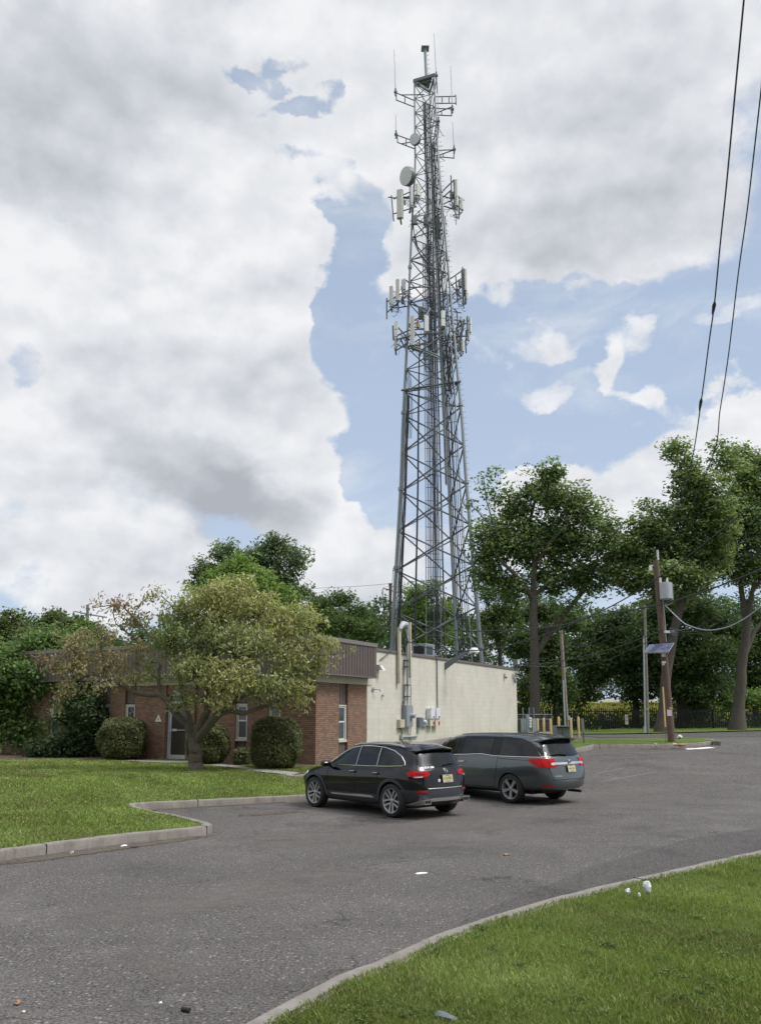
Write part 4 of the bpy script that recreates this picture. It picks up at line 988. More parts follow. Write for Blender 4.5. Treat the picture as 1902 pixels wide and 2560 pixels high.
def whip(a, b, Y, r=.035, mount=True):
    p, q = W(*a, Y), W(*b, Y); c = MB(); c.tube([q, p], [r, r * .7], 6); o = c.build('whip_antenna', M['whip'], tw, True, True)
    if mount:
        c = MB(); c.tube([q - Vector((0, 0, .35)), q + Vector((0, 0, .35))], .07, 6); c.box(q, (.25, .2, .12)); c.build('whip_mount', M['brace'], tw, True, True)
whip((985, 122), (988.6, 229), 59); whip((1084.6, 82), (1090.5, 188), 59.4); whip((1126.3, 164.5), (1130.6, 272), 59); whip((1054.9, 193.5), (1058, 300), 61.5, .03, False)
whip((989, 285.5), (989.8, 335), 59); whip((1131, 304), (1135, 373), 59); whip((1093, 205), (1095.4, 302), 59, .03); whip((1093, 215), (1096, 330), 59.2, .025, False)
def arm(segs, Y=59, r=.045, name='side_arm'):
    c = MB()
    for s in segs:
        pts = [W(p[0], p[1], Y if len(p) < 3 else p[2]) for p in s]; c.tube(pts, r, 5)
    c.build(name, M['brace'], tw, True, True)
arm([[(990.5, 228), (990.5, 250)], [(990.3, 231), (1034, 249.5, 60)], [(990.8, 249), (1034, 266, 60)], [(1003, 236), (1060, 235.5, 61)], [(1012, 241), (1012, 257)]])
arm([[(993, 336), (993.5, 355)], [(993, 337), (1035, 352, 60)], [(993.5, 355), (1036, 371, 60)], [(1005, 358), (1036, 353, 60)], [(1015, 346), (1015.3, 362)]])
arm([[(1087, 241, 60), (1139, 239.5)], [(1087, 257.5, 60), (1139, 257)], [(1138.5, 236), (1140, 261)], [(1105, 240), (1105, 258)], [(1122, 240), (1122.3, 258)]])
arm([[(1088, 270, 60), (1128, 271.5)], [(1088, 286.5, 60), (1128.5, 288.5)], [(1128, 266), (1128.6, 289)], [(1089, 282, 60), (1128, 266.5)], [(1103.5, 277), (1104, 287)]])
arm([[(1093, 375, 60), (1134, 373.5)], [(1094, 391, 60), (1134.5, 394.5)], [(1134, 372), (1134.5, 395)], [(1094, 388, 60), (1134, 374)], [(1108, 384), (1108, 393)]])
arm([[(1088, 220), (1091, 192)], [(1091, 192), (1093, 232)], [(1087, 226, 60), (1089, 205)]])
arm([[(1095, 300), (1092, 335, 60)], [(1097, 302), (1094, 350, 60)], [(1068, 322, 60), (1097, 308)]])
def drum(u, v, Y, r, dep, face_dir, mountto):
    p = W(u, v, Y); f = Vector(face_dir).normalized(); m = Matrix.Translation(p) @ f.to_track_quat('Z', 'Y').to_matrix().to_4x4()
    c = MB(); c.lathe([(r * .55, -dep * 1.0), (r, -dep * .75), (r, 0)], 28, m); o = c.build('dish_shroud', M['dishside'], tw, True, True, 30)
    c = MB(); c.lathe([(r * .985, .004), (r * .95, .03), (0, .05)], 28, m); c.build('dish_face', M['dish'], tw, True, True)
    c = MB(); c.tube([p - f * dep * .9, mountto], .07, 6); c.build('dish_mount', M['brace'], tw, True, True)
drum(1014, 439, 59.0, .72, .58, (-.75, -.62, -.22), TLeg(0, W(1037, 432, 60).z))
drum(1036, 346, 59.0, .46, .35, (-.45, -.85, -.2), TLeg(0, W(1037, 340, 60).z))
# sector panels: (u0,u1,vtop,vbot,Y,mat,angle)
def panel(u0, u1, v0, v1, Y, mat, ang=0.0, dep=.16, band=False, name='panel_antenna', pipe=True):
    a = W((u0 + u1) / 2, v0, Y); b = W((u0 + u1) / 2, v1, Y); wd = (W(u1, v1, Y) - W(u0, v1, Y)).x; h = a.z - b.z
    rot = Matrix.Rotation(R(ang), 3, 'Z'); c = MB(); cc = (a + b) / 2
    wv = max(.12, wd / (abs(math.cos(R(ang))) + .5 * abs(math.sin(R(ang)))))
    n = 8; prof = []
    hw, hd = wv / 2, dep / 2
    ring = [(-hw, hd), (-hw, -hd * .4), (-hw * .75, -hd), (hw * .75, -hd), (hw, -hd * .4), (hw, hd)]
    c.prism([cc + rot @ Vector((x, y, -h / 2)) for x, y in ring], (0, 0, 0), (0, 0, h))
    o = c.build(name, M[mat], tw, world=True)
    if band:
        c = MB(); c.prism([cc + rot @ Vector((x * 1.05, y * 1.05, -.03)) for x, y in ring], (0, 0, 0), (0, 0, .05)); c.build('band', M['radio'], o, world=True)
    if pipe:
        back = rot @ Vector((0, hd + .16, 0)); c = MB(); c.tube([cc + back + Vector((0, 0, -h / 2 - .35)), cc + back + Vector((0, 0, h / 2 + .2))], .05, 6)
        c.box(cc + rot @ Vector((0, hd + .08, h * .33)), (.12, .2, .1), rot); c.box(cc + rot @ Vector((0, hd + .08, -h * .33)), (.12, .2, .1), rot)
        for i in range(4):
            q = cc + rot @ Vector((random.uniform(-.6, .6) * hw, 0, -h / 2)); c.tube([q + Vector((0, 0, .02)), q + Vector((0, 0, -.15)), q + back * random.uniform(.6, 1.4) + Vector((random.uniform(-.1, .1), 0, -.32)), cc + back + Vector((0, 0, -h / 2 - .05))], .02, 4)
        c.build('antenna_pipe', M['brace'], tw, world=True)
    return cc
PA = [(991, 1008, 475, 545, 59, 'panel', -18, .3, 0), (1024, 1033, 467, 518, 59.3, 'panelw', 30, .2, 0), (1038.5, 1052, 461, 488, 58.6, 'panel', 35, .16, 0), (1137, 1147, 450, 514, 59.3, 'panelw', 50, .22, 0), (1151, 1159, 496, 524, 59.3, 'panelw', 60, .2, 0),
      (973, 982.5, 716, 766, 59, 'panel', -8, .18, 0), (989, 998.5, 699, 751, 59, 'panel', -8, .18, 0), (1002, 1015, 698, 724, 59.5, 'dish', -25, .12, 0), (1160, 1167, 673, 726, 59.5, 'panel', 20, .18, 0), (1164, 1168, 728, 747, 59.3, 'panel', 20, .15, 0),
      (985, 995, 806, 841, 58.5, 'panelw', -12, .16, 1), (984.5, 992, 842, 872, 58.5, 'panel', -12, .16, 0), (1025.5, 1036, 791, 863, 57, 'panel', -6, .18, 0), (1060, 1072, 789, 828, 57, 'panelw', 12, .16, 0), (1102, 1113, 777, 815, 57, 'panelw', 12, .16, 1),
      (1149, 1156, 792, 803, 60.5, 'panelw', 0, .2, 0), (1172, 1178, 793, 830, 60, 'panelw', 50, .16, 1), (1168, 1174, 828, 851, 60, 'panel', 50, .16, 0), (1153, 1160, 852, 878, 58.5, 'panel', 40, .16, 0),
      (1056, 1059, 758, 790, 62, 'panel', 0, .2, 0), (1078, 1082, 754, 775, 62, 'panel', 0, .2, 0)]
for (u0, u1, v0, v1, Y, mt_, an, dp, bd_) in PA: panel(u0, u1, v0, v1, Y, mt_, an, dp, bd_)
for (u0, u1, v0, v1, Y, mt_) in [(1040.5, 1048.5, 805, 819, 58.2, 'tan'), (1135, 1145, 842, 857, 59.5, 'tan'), (1041, 1046.5, 857, 870, 58, 'tan'), (1045, 1057, 770, 797, 61, 'radio'), (1057, 1068, 884, 899, 60.5, 'radio'), (1003, 1009, 742, 758, 60, 'radio'), (1145, 1152, 700, 716, 59.5, 'radio'), (1031, 1043, 540, 560, 59.5, 'radio'), (1058, 1069, 540, 562, 60.5, 'radio'), (1082, 1100, 540, 595, 60.3, 'radio'), (1124, 1136, 481, 495, 59.5, 'radio'), (1087, 1095, 862, 892, 59, 'radio'), (1009, 1013, 500, 510, 59.5, 'panelw'), (1070, 1078, 540, 556, 60, 'dish')]:
    panel(u0, u1, v0, v1, Y, mt_, random.uniform(-25, 25), .3, 0, 'radio_unit', False)
# mounting frames
arm([[(970, 492), (984, 494), (1037, 496, 60)], [(978, 488), (984, 552)], [(984, 497), (1023, 480), (1040, 475, 60)], [(984, 534), (1028, 520), (1040, 515, 60)], [(990, 492), (1033, 492, 60)]], 59.2, .05, 'mounting_frame')
arm([[(1097, 486, 60), (1135, 449)], [(1099, 500, 60), (1128, 474)], [(1127, 438), (1129, 500)], [(1100, 487, 60), (1130, 497)], [(1103, 512, 60), (1128, 500), (1143, 545)], [(1103, 513, 60), (1143, 525)], [(1134, 455), (1137, 500)], [(1147, 516), (1146.5, 547)], [(1130, 484), (1160, 500)]], 59.3, .055, 'mounting_frame')
arm([[(966.5, 745), (966.5, 797)], [(965, 755), (1020, 725), (1050, 715, 60)], [(966, 782), (1000, 752), (1022, 735, 60)], [(984, 770), (1022, 765, 60)], [(1003, 716), (1012, 765)], [(1020, 718), (1105, 716.5, 59)], [(1015, 700), (1020, 705, 60)], [(1023, 748, 60), (1062, 780, 58.5)], [(995, 740), (995, 781)]], 59.2, .055, 'mounting_frame')
arm([[(1118, 702, 60), (1152, 678)], [(1120, 718, 60), (1155, 695)], [(1156, 667), (1159, 771)], [(1153.5, 673), (1157, 762)], [(1125, 706, 60), (1154, 745)], [(1118, 768, 60), (1152, 745)], [(1127, 740, 60), (1155, 716)], [(1139, 690), (1143.5, 757)], [(1124, 763, 60), (1142, 778), (1144, 830)], [(1122, 777), (1153.5, 782)], [(1125, 800), (1152, 800)], [(1127, 806), (1155, 815)]], 59.5, .05, 'mounting_frame')
arm([[(982, 815), (983, 850)], [(980, 815), (984, 815)], [(985, 842), (1020, 826, 58), (1070, 820, 57)], [(986, 850), (1028, 838, 57.5), (1110, 830, 57)], [(995, 818), (1024, 850, 59)], [(992, 875), (1020, 855, 59)], [(1000, 845), (1012, 870, 59)], [(1025, 862, 57), (1095, 888, 57.5)], [(1025, 866, 57), (1098, 895, 57.5)], [(1060, 870, 57), (1113, 832, 57)], [(1048, 890, 57.5), (1060, 870, 57)], [(1062, 850), (1064, 925)], [(1060, 800, 57), (1075, 770, 58)]], 58.6, .06, 'mounting_frame')
arm([[(1159, 797), (1142, 878)], [(1161, 800), (1146, 880)], [(1167, 793), (1168, 840)], [(1163, 850), (1165, 882)], [(1120, 842), (1167, 840)], [(1127, 850, 60), (1150, 800)], [(1118, 862), (1145, 897)], [(1125, 896), (1147, 897)], [(1130, 870), (1145, 895)], [(1120, 812, 60), (1155, 850)], [(1122, 830, 60), (1165, 808)]], 59.3, .06, 'mounting_frame')
arm([[(1112, 540, 60), (1114, 597)], [(1100, 557, 60), (1116, 559)], [(1103, 583, 60), (1117, 583)]], 59.3, .06, 'mounting_frame')
# tangled jumper cables at each array
def tangle(u, v, Y, n, sp, ln):
    c = MB(); n = int(n * .55); sp *= .7; ln *= .6; u += (1070 - u) * .07
    for i in range(n):
        p = W(u + random.gauss(0, sp), v + random.gauss(0, sp * 1.2), Y + random.uniform(-.5, .5)); pts = [p]
        d = Vector((random.gauss(0, 1), random.gauss(0, .5), random.gauss(-.3, 1))).normalized()
        for k in range(6):
            d = (d + Vector((random.gauss(0, .7), random.gauss(0, .4), random.gauss(0, .7)))).normalized(); pts.append(pts[-1] + d * ln * .18)
        c.tube(pts, random.uniform(.014, .024), 4)
    c.build('jumper_cables', M['cable'], tw, True, True)
for a in [(1015, 508, 59.5, 20, 8, 1.4), (1042, 505, 59.5, 26, 7, 1.4), (1132, 512, 59.3, 26, 8, 1.5), (1143, 535, 59.3, 14, 5, 1.2), (1045, 560, 60, 18, 9, 1.8), (1075, 560, 60, 30, 12, 1.8), (1093, 575, 60.3, 30, 6, 1.6), (1000, 745, 59.2, 22, 9, 1.4), (985, 775, 59.2, 12, 6, 1.2), (1018, 742, 59.6, 16, 5, 1.0),
          (1151, 735, 59.4, 26, 6, 1.4), (1158, 762, 59.4, 12, 4, 1.1), (1140, 725, 59.6, 10, 9, 1.2), (1010, 848, 58.6, 30, 9, 1.5), (1035, 868, 57.6, 20, 6, 1.2), (1042, 800, 58, 12, 5, 1.0), (1055, 785, 60.5, 14, 5, 1.1), (1090, 780, 60, 40, 12, 1.8), (1080, 850, 59, 30, 16, 1.8), (1147, 835, 59.4, 30, 6, 1.6), (1135, 865, 59.4, 20, 8, 1.3), (1152, 880, 59, 12, 4, 1.0), (1120, 800, 59.8, 20, 8, 1.4), (1108, 850, 59.6, 26, 8, 1.8), (990, 862, 58.6, 16, 5, 1.1), (1090, 690, 60, 18, 14, 2.2), (1097, 380, 59.8, 12, 4, 1.6), (1092, 320, 59.8, 10, 4, 1.8)]:
    tangle(*a)
c = MB()   # drooping feeder bundles from the arrays into the ladders
for i in range(5):
    z0 = 41.5 - i * .15; a = TLeg(0, z0, .95); b = TC(37.0 - i * .1) + Vector((-.1 + .1 * i, .3, 0)); c.tube([a, a + (b - a) * .25 + Vector((-.2 + .06 * i, 0, -1.0)), a + (b - a) * .6 + Vector((.08 * i, 0, -.7)), b, b + Vector((0, .2, -6))], .02, 5)
for i in range(4):
    a = TLeg(0, 28.3, 1.0) + Vector((.4 * i / 4, -.2, .3)); c.tube([a, a + Vector((.15, .1, -1.0)), TLeg(0, 25.2, .9, R(8)) + Vector((.12 * i, 0, 0)), TLeg(0, 23, .92, R(8)) + Vector((.12 * i, 0, 0))], .025, 5)
for i in range(8):
    a = TLeg(1, 30.5, .9) + Vector((random.uniform(-.5, .3), 0, random.uniform(-1, 1))); c.tube([a, a + Vector((-.3, .2, -1.5)), TLeg(1, 26, .86, R(-17)) + Vector((random.uniform(-.4, .4), 0, 0))], .04, 5)
c.build('feeder_cables', M['cable'], tw, True, True)

# ------------------------------------------------------------------ cars
def loft_body(st, front, rear, axles, arch_r, name):
    """st: stations rear..front? each (x, zb, zs, zm, zbelt, zr, zc, ws, wm, wb, wg, wr[, dx7]); front/rear: x at centre line for j0..6"""
    bm = bmesh.new(); rings = []
    for s in st:
        x, zb, zs, zm, zbl, zr, zc, ws, wm, wb, wg, wr = s[:12]; dx = s[12] if len(s) > 12 else [0] * 9
        pts = [(0, zb), (ws * .93, zb), (ws, zs), (wm, zm), (wb, zbl - .04), (wg, zbl + .03), (wr, zr), (wr * .68, zc - .012), (0, zc)]
        rings.append([bm.verts.new((x + dx[j], y, z)) for j, (y, z) in enumerate(pts)])
    for a, b in zip(rings[:-1], rings[1:]):
        for j in range(8): bm.faces.new((a[j], a[j + 1], b[j + 1], b[j]))
    def cap(ring, xc, flip):
        mid = []
        for j in range(1, 6):
            v = ring[j].co; mid.append((bm.verts.new((v.x + (xc[j] - v.x) * .72, v.y * .62, v.z)), bm.verts.new((xc[j], 0, v.z))))
        cols = [(ring[j], *mid[j - 1]) for j in range(1, 6)] + [(ring[6], ring[7], ring[8])]
        b0 = bm.verts.new((ring[1].co.x, ring[1].co.y * .62, ring[1].co.z))
        for r0, r1 in zip(cols[:-1], cols[1:]):
            for k in range(2):
                f = (r0[k], r0[k + 1], r1[k + 1], r1[k]); bm.faces.new(f if flip else f[::-1])
        # bottom strip
        f = (ring[0], cols[0][2], cols[0][1], ring[1]) if True else None
        bm.faces.new(f)
        ring_c = cols
        bm.verts.remove(b0)
    cap(rings[0], rear, True); cap(rings[-1], front, False)
    geom = bm.verts[:] + bm.edges[:] + bm.faces[:]
    r = bmesh.ops.duplicate(bm, geom=geom); nv = [g_ for g_ in r['geom'] if isinstance(g_, bmesh.types.BMVert)]
    for v in nv: v.co.y *= -1
    bmesh.ops.remove_doubles(bm, verts=bm.verts[:], dist=1e-4); bmesh.ops.recalc_face_normals(bm, faces=bm.faces[:])
    me = bpy.data.meshes.new(name); bm.to_mesh(me); bm.free()
    o = bpy.data.objects.new('tmp_body', me); COL.objects.link(o); md = o.modifiers.new('s', 'SUBSURF'); md.levels = 3; md.render_levels = 3
    dg = bpy.context.evaluated_depsgraph_get(); dg.update(); me1 = bpy.data.meshes.new_from_object(o.evaluated_get(dg))
    bm = bmesh.new(); bm.from_mesh(me1); bvh = BVHTree.FromBMesh(bm); bm.free()
    md.levels = 3
    cutters = []
    for ax in axles:
        for sg in (-1, 1):
            c = MB(); m = Matrix.Translation((ax, sg * 1.02, .36)) @ Matrix.Rotation(R(90), 4, 'X'); c.lathe([(arch_r, -.42), (arch_r, .42)], 48, m)
            co_ = c.build('cut', None); bo = o.modifiers.new('b', 'BOOLEAN'); bo.object = co_; bo.operation = 'DIFFERENCE'; bo.solver = 'EXACT'; cutters.append(co_)
    dg = bpy.context.evaluated_depsgraph_get(); dg.update(); me2 = bpy.data.meshes.new_from_object(o.evaluated_get(dg))
    for c_ in cutters: bpy.data.objects.remove(c_)
    bpy.data.objects.remove(o)
    me2.polygons.foreach_set('use_smooth', [True] * len(me2.polygons))
    try: me2.set_sharp_from_angle(angle=R(40))
    except Exception: pass
    return me2, bvh
def patch(name, outline, bvh, mode, mat, parent, off=.004, step=.05, side=1, bulge=0.0, maxd=None):
    n0 = len(outline); dense = []
    for i, p in enumerate(outline):
        q = outline[(i + 1) % n0]; k = max(1, int(math.dist(p, q) / step))
        for t in range(k): dense.append((p[0] + (q[0] - p[0]) * t / k, p[1] + (q[1] - p[1]) * t / k))
    xs = [p[0] for p in dense]; ys = [p[1] for p in dense]
    gx, gy = np.meshgrid(np.arange(min(xs) + step / 2, max(xs), step), np.arange(min(ys) + step / 2, max(ys), step))
    pts = np.stack([gx.ravel(), gy.ravel()], 1)
    if len(pts): pts = pts[in_poly(pts, dense)]
    v, e, f, *_ = delaunay_2d_cdt([Vector(p) for p in dense] + [Vector((float(a), float(b))) for a, b in pts], [], [list(range(len(dense)))], 1, 1e-6)
    out = []
    for p in v:
        if mode == 'side': o_, d = Vector((p.x, 3 * side, p.y)), Vector((0, -side, 0))
        elif mode == 'rear': o_, d = Vector((-5, p.x, p.y)), Vector((1, 0, 0))
        elif mode == 'front': o_, d = Vector((5, p.x, p.y)), Vector((-1, 0, 0))
        else: o_, d = Vector((p.x, p.y, 5)), Vector((0, 0, -1))
        loc, nr, *_r = bvh.ray_cast(o_, d)
        if loc is None: loc, nr, *_r = bvh.find_nearest(o_ + d * 2.5)
        if nr.dot(d) > 0: nr = -nr
        out.append(loc + nr * off - d * bulge)
    nb = len(dense)
    me = bpy.data.meshes.new(name); fs = [tuple(t) for t in f]; me.from_pydata([tuple(p) for p in out], [], fs); me.update()
    bm = bmesh.new(); bm.from_mesh(me); bmesh.ops.recalc_face_normals(bm, faces=bm.faces[:])
    ref = {'side': Vector((0, side, 0)), 'rear': Vector((-1, 0, 0)), 'front': Vector((1, 0, 0)), 'top': Vector((0, 0, 1))}[mode]
    if sum((fc.normal.dot(ref) for fc in bm.faces)) < 0: bmesh.ops.reverse_faces(bm, faces=bm.faces[:])
    for fc in bm.faces: fc.smooth = True
    # short skirt back to the body so the piece has thickness
    ed = [e_ for e_ in bm.edges if e_.is_boundary]; r = bmesh.ops.extrude_edge_only(bm, edges=ed)
    ddir = {'side': Vector((0, -side, 0)), 'rear': Vector((1, 0, 0)), 'front': Vector((-1, 0, 0)), 'top': Vector((0, 0, -1))}[mode]
    for g_ in r['geom']:
        if isinstance(g_, bmesh.types.BMVert): g_.co += ddir * (off + bulge + .004)
    bm.to_mesh(me); bm.free()
    try: me.set_sharp_from_angle(angle=R(50))
    except Exception: pass
    return link_mesh(name, me, mat, parent)
def strip(name, path, bvh, mode, mat, parent, w=.014, off=.008, side=1, closed=False):
    c = MB(); pts = []
    path = list(path) + ([path[0]] if closed else [])
    for a, b in zip(path[:-1], path[1:]):
        k = max(1, int(math.dist(a, b) / .05))
        for t in range(k): pts.append((a[0] + (b[0] - a[0]) * t / k, a[1] + (b[1] - a[1]) * t / k))
    pts.append(path[-1]); P = []
    for p in pts:
        if mode == 'side': o_, d = Vector((p[0], 3 * side, p[1])), Vector((0, -side, 0))
        elif mode == 'rear': o_, d = Vector((-5, p[0], p[1])), Vector((1, 0, 0))
        else: o_, d = Vector((p[0], p[1], 5)), Vector((0, 0, -1))
        loc, nr, *_r = bvh.ray_cast(o_, d)
        if loc is None: continue
        if nr.dot(d) > 0: nr = -nr
        P.append(loc + nr * off)
    if len(P) > 1: c.tube(P, w / 2, 6)
    return c.build(name, mat, parent, True)
def wheel(parent, x, y, r, rimr, wd, style, side):
    e = empty('wheel', (x, y, r)); e.parent = parent
    rot = Matrix.Rotation(R(90) * (-side), 4, 'X')  # +z local -> outward
    c = MB(); hw = wd / 2
    c.lathe([(rimr * .97, -hw), (r * .9, -hw), (r * .985, -hw * .8), (r, -hw * .4), (r, hw * .4), (r * .985, hw * .78), (r * .92, hw), (rimr * 1.04, hw * 1.0), (rimr * .99, hw * .86)], 40, rot, False); c.build('tyre', M['tread'], e, True, sharp=50)
    c = MB(); c.lathe([(0, -hw * .1), (rimr * .97, -hw * .1)], 32, rot); c.lathe([(rimr * .5, hw * .1), (.0, hw * .12)], 20, rot); c.build('brake_disc', M['rimdark'], e, True)
    c = MB(); c.lathe([(rimr * .9, -hw * .1), (rimr * .92, hw * .7), (rimr * .96, hw * .88), (rimr * 1.0, hw * .9), (rimr * 1.0, hw * .7), (rimr * .97, -hw * .1)], 40, rot, False)
    c.lathe([(rimr * .19, hw * .2), (rimr * .19, hw * .62), (rimr * .13, hw * .68), (0, hw * .68)], 20, rot)
    for k in range(5):
        a0 = 2 * math.pi * k / 5 + .3
        offs = (-.17, .17) if style == 'double' else (0,)
        for of in offs:
            a = a0
            def P(rr, tan, h):
                ca, sa = math.cos(a), math.sin(a); return rot @ Vector((rr * ca - tan * sa, rr * sa + tan * ca, h))
            t0, t1 = (rimr * of * .75, rimr * of * 1.25) if style == 'double' else (0, 0)
            w0, w1 = (rimr * .055, rimr * .085) if style == 'double' else (rimr * .10, rimr * .17)
            h0, h1 = hw * .64, hw * .8; th = hw * .3
            r0, r1 = rimr * .15, rimr * .95
            c.hexa([P(r0, t0 - w0, h0 - th), P(r0, t0 + w0, h0 - th), P(r1, t1 + w1, h1 - th), P(r1, t1 - w1, h1 - th), P(r0, t0 - w0, h0), P(r0, t0 + w0, h0), P(r1, t1 + w1, h1), P(r1, t1 - w1, h1)])
    c.build('rim', M['rim'], e, True, sharp=30)
def mirror(parent, x, y, z, side, mat, glassmat):
    c = MB(); n = 12; base = Vector((x, y, z))
    prof = [(0, -.11), (.065, -.09), (.085, -.02), (.08, .05), (.05, .10), (0, .115)]
    m = Matrix.Translation(base + Vector((0, side * .13, .03))) @ Matrix.Rotation(R(90), 4, 'X') @ Matrix.Diagonal((1.25, .85, 1.15, 1)); c.lathe(prof, 14, m)
    c.tube([base + Vector((.02, -side * .03, -.04)), base + Vector((0, side * .08, -.01))], .03, 6); return c.build('wing_mirror', mat, parent, True)

# ---- black crossover
PX = (-R(0))
suv = empty('parked_car', (-.03, 19.72, 0), R(132)); tag(suv, 'black compact crossover car with silver roof rails parked nearer the camera', 'car', 'parked cars')
def S(x, zb, zs, zm, zbl, zr, zc, ws, wm, wb, wg, wr, dx=None): return (x, zb, zs, zm, zbl, zr, zc, ws, wm, wb, wg, wr) + ((dx,) if dx else ())
stS = [
 S(-1.93, .30, .46, .70, 1.03, 1.43, 1.47, .72, .845, .80, .74, .56, [-.12, -.12, -.14, -.12, -.10, -.02, .10, .07, .03]),
 S(-1.72, .24, .40, .72, 1.05, 1.485, 1.53, .80, .905, .875, .78, .60),
 S(-1.365, .22, .36, .74, 1.05, 1.515, 1.565, .86, .925, .90, .805, .615),
 S(-.8, .22, .34, .72, 1.03, 1.545, 1.59, .865, .90, .885, .815, .63),
 S(-.2, .22, .34, .70, 1.01, 1.555, 1.60, .865, .90, .88, .815, .635),
 S(.30, .22, .34, .70, .995, 1.49, 1.55, .865, .90, .88, .805, .61),
 S(.72, .22, .34, .70, .985, 1.27, 1.33, .865, .90, .88, .80, .63),
 S(1.08, .22, .34, .72, .965, 1.04, 1.075, .865, .91, .885, .80, .66),
 S(1.365, .22, .36, .74, .93, .985, 1.025, .86, .92, .885, .78, .62),
 S(1.75, .24, .40, .70, .85, .925, .955, .82, .90, .84, .74, .58),
 S(2.03, .28, .40, .62, .76, .81, .84, .66, .80, .72, .66, .52),
]
me, bvh = loft_body(stS, [2.2, 2.2, 2.22, 2.22, 2.17, 2.12, 0], [-2.15, -2.15, -2.22, -2.19, -2.15, -2.08, 0], (-1.365, 1.365), .405, 'body')
body = link_mesh('body', me, M['black_paint'], suv)
dlo = [(1.02, 1.035), (.80, 1.18), (.55, 1.32), (.25, 1.435), (-.1, 1.485), (-.5, 1.495), (-.9, 1.475), (-1.25, 1.41), (-1.52, 1.30), (-1.66, 1.19), (-1.70, 1.12), (-1.62, 1.10), (-1.2, 1.075), (-.5, 1.055), (.3, 1.04)]
def clip_poly(poly, x0, x1):
    def cut(pl, f, g_):
        out = []
        for i, p in enumerate(pl):
            q = pl[(i + 1) % len(pl)]
            if f(p): out.append(p)
            if f(p) != f(q): out.append(g_(p, q))
        return out
    itx = lambda xx: (lambda p, q: (xx, p[1] + (q[1] - p[1]) * (xx - p[0]) / (q[0] - p[0])))
    pl = cut(poly, lambda p: p[0] > x0, itx(x0)); return cut(pl, lambda p: p[0] < x1, itx(x1))
for sd2 in (1, -1):
    patch('pillar_trim', dlo, bvh, 'side', M['gloss_black'], suv, .003, .06, sd2)
    for a, b in ((-.12, .985), (-.86, -.20), (-1.66, -.93)):
        patch('side_window', [(p[0], p[1] + (.018 if p[1] < 1.13 else -.02)) for p in clip_poly(dlo, a, b)], bvh, 'side', M['glass_car'], suv, .008, .06, sd2)
    strip('window_chrome', dlo, bvh, 'side', M['chrome'], suv, .02, .008, sd2, True)
    strip('glass_divider', [(-.84, 1.08), (-.80, 1.46)], bvh, 'side', M['chrome'], suv, .014, .01, sd2)
    strip('glass_divider', [(-.12, 1.06), (-.10, 1.47)], bvh, 'side', M['chrome'], suv, .012, .01, sd2)
    for ax in (-1.365, 1.365):
        ring = [(ax + .475 * math.cos(t), .36 + .475 * math.sin(t)) for t in np.linspace(-.42, math.pi + .42, 22)] + [(ax + .408 * math.cos(t), .36 + .408 * math.sin(t)) for t in np.linspace(math.pi + .42, -.42, 22)]
        patch('arch_trim', ring, bvh, 'side', M['clad'], suv, .012, .08, sd2)
    patch('sill_trim', [(-.93, .25), (.93, .25), (.93, .44), (-.93, .46)], bvh, 'side', M['clad'], suv, .014, .08, sd2)
    patch('sill_strip', [(-.80, .385), (-.70, .43), (-.3, .43), (.1, .41), (.72, .405), (.70, .37)], bvh, 'side', M['silver'], suv, .02, .08, sd2)
    for xs_, z0, z1 in ((.86, .45, 1.0), (-.16, .45, 1.04), (-.93, .80, 1.05)): strip('door_gap', [(xs_ + (.03 if z1 > 1.03 else 0), z0), (xs_, (z0 + z1) / 2), (xs_ - .02, z1)], bvh, 'side', M['seam'], suv, .012, .0, sd2)
    strip('door_gap', [(.86, .455), (-.93, .47), (-.96, .62)], bvh, 'side', M['seam'], suv, .012, .0, sd2)
    for hx in (.02, -.80):
        strip('door_handle', [(hx, .905), (hx - .17, .915)], bvh, 'side', M['black_paint'], suv, .035, .025, sd2)
        strip('handle_chrome', [(hx - .01, .92), (hx - .17, .93)], bvh, 'side', M['chrome'], suv, .012, .043, sd2)
    strip('roof_rail', [(.15, 1.47), (0, 1.51), (-.4, 1.53), (-1.0, 1.525), (-1.35, 1.50), (-1.5, 1.47)], bvh, 'side', M['silver'], suv, .035, .035, sd2)
    patch('tail_light', [(-1.80, .955), (-1.88, .995), (-1.98, 1.005), (-2.09, 1.0), (-2.09, .875), (-1.98, .88), (-1.88, .91)], bvh, 'side', M['taillight'], suv, .010, .04, sd2)
    patch('tail_light', [(.42 * sd2, .945), (.48 * sd2, .975), (.60 * sd2, .995), (.80 * sd2, 1.0), (.80 * sd2, .875), (.60 * sd2, .885), (.48 * sd2, .905)], bvh, 'rear', M['taillight'], suv, .012, .04)
    patch('light_lens', [(.58 * sd2, .93), (.74 * sd2, .935), (.74 * sd2, .965), (.56 * sd2, .96)], bvh, 'rear', M['taillight_dark'], suv, .02, .04)
    patch('reversing_lens', [(.64 * sd2, .872), (.78 * sd2, .868), (.78 * sd2, .892), (.62 * sd2, .898)], bvh, 'rear', M['silver'], suv, .02, .04)
    patch('bumper_reflector', [(.54 * sd2, .565), (.74 * sd2, .57), (.74 * sd2, .595), (.54 * sd2, .59)], bvh, 'rear', M['taillight'], suv, .03, .05)
    patch('headlight', [(1.85, .72), (2.1, .72), (2.15, .80), (1.8, .84), (1.7, .80)], bvh, 'side', M['bulb'], suv, .008, .05, sd2)
    mirror(suv, .78, sd2 * .86, 1.04, sd2, M['black_paint'], None)
    for ax in (-1.365, 1.365): wheel(suv, ax, sd2 * .795, .36, .262, .225, 'double', sd2)
    # twin exhaust finishers
    c = MB(); cx_ = -2.20; cy_ = sd2 * .60
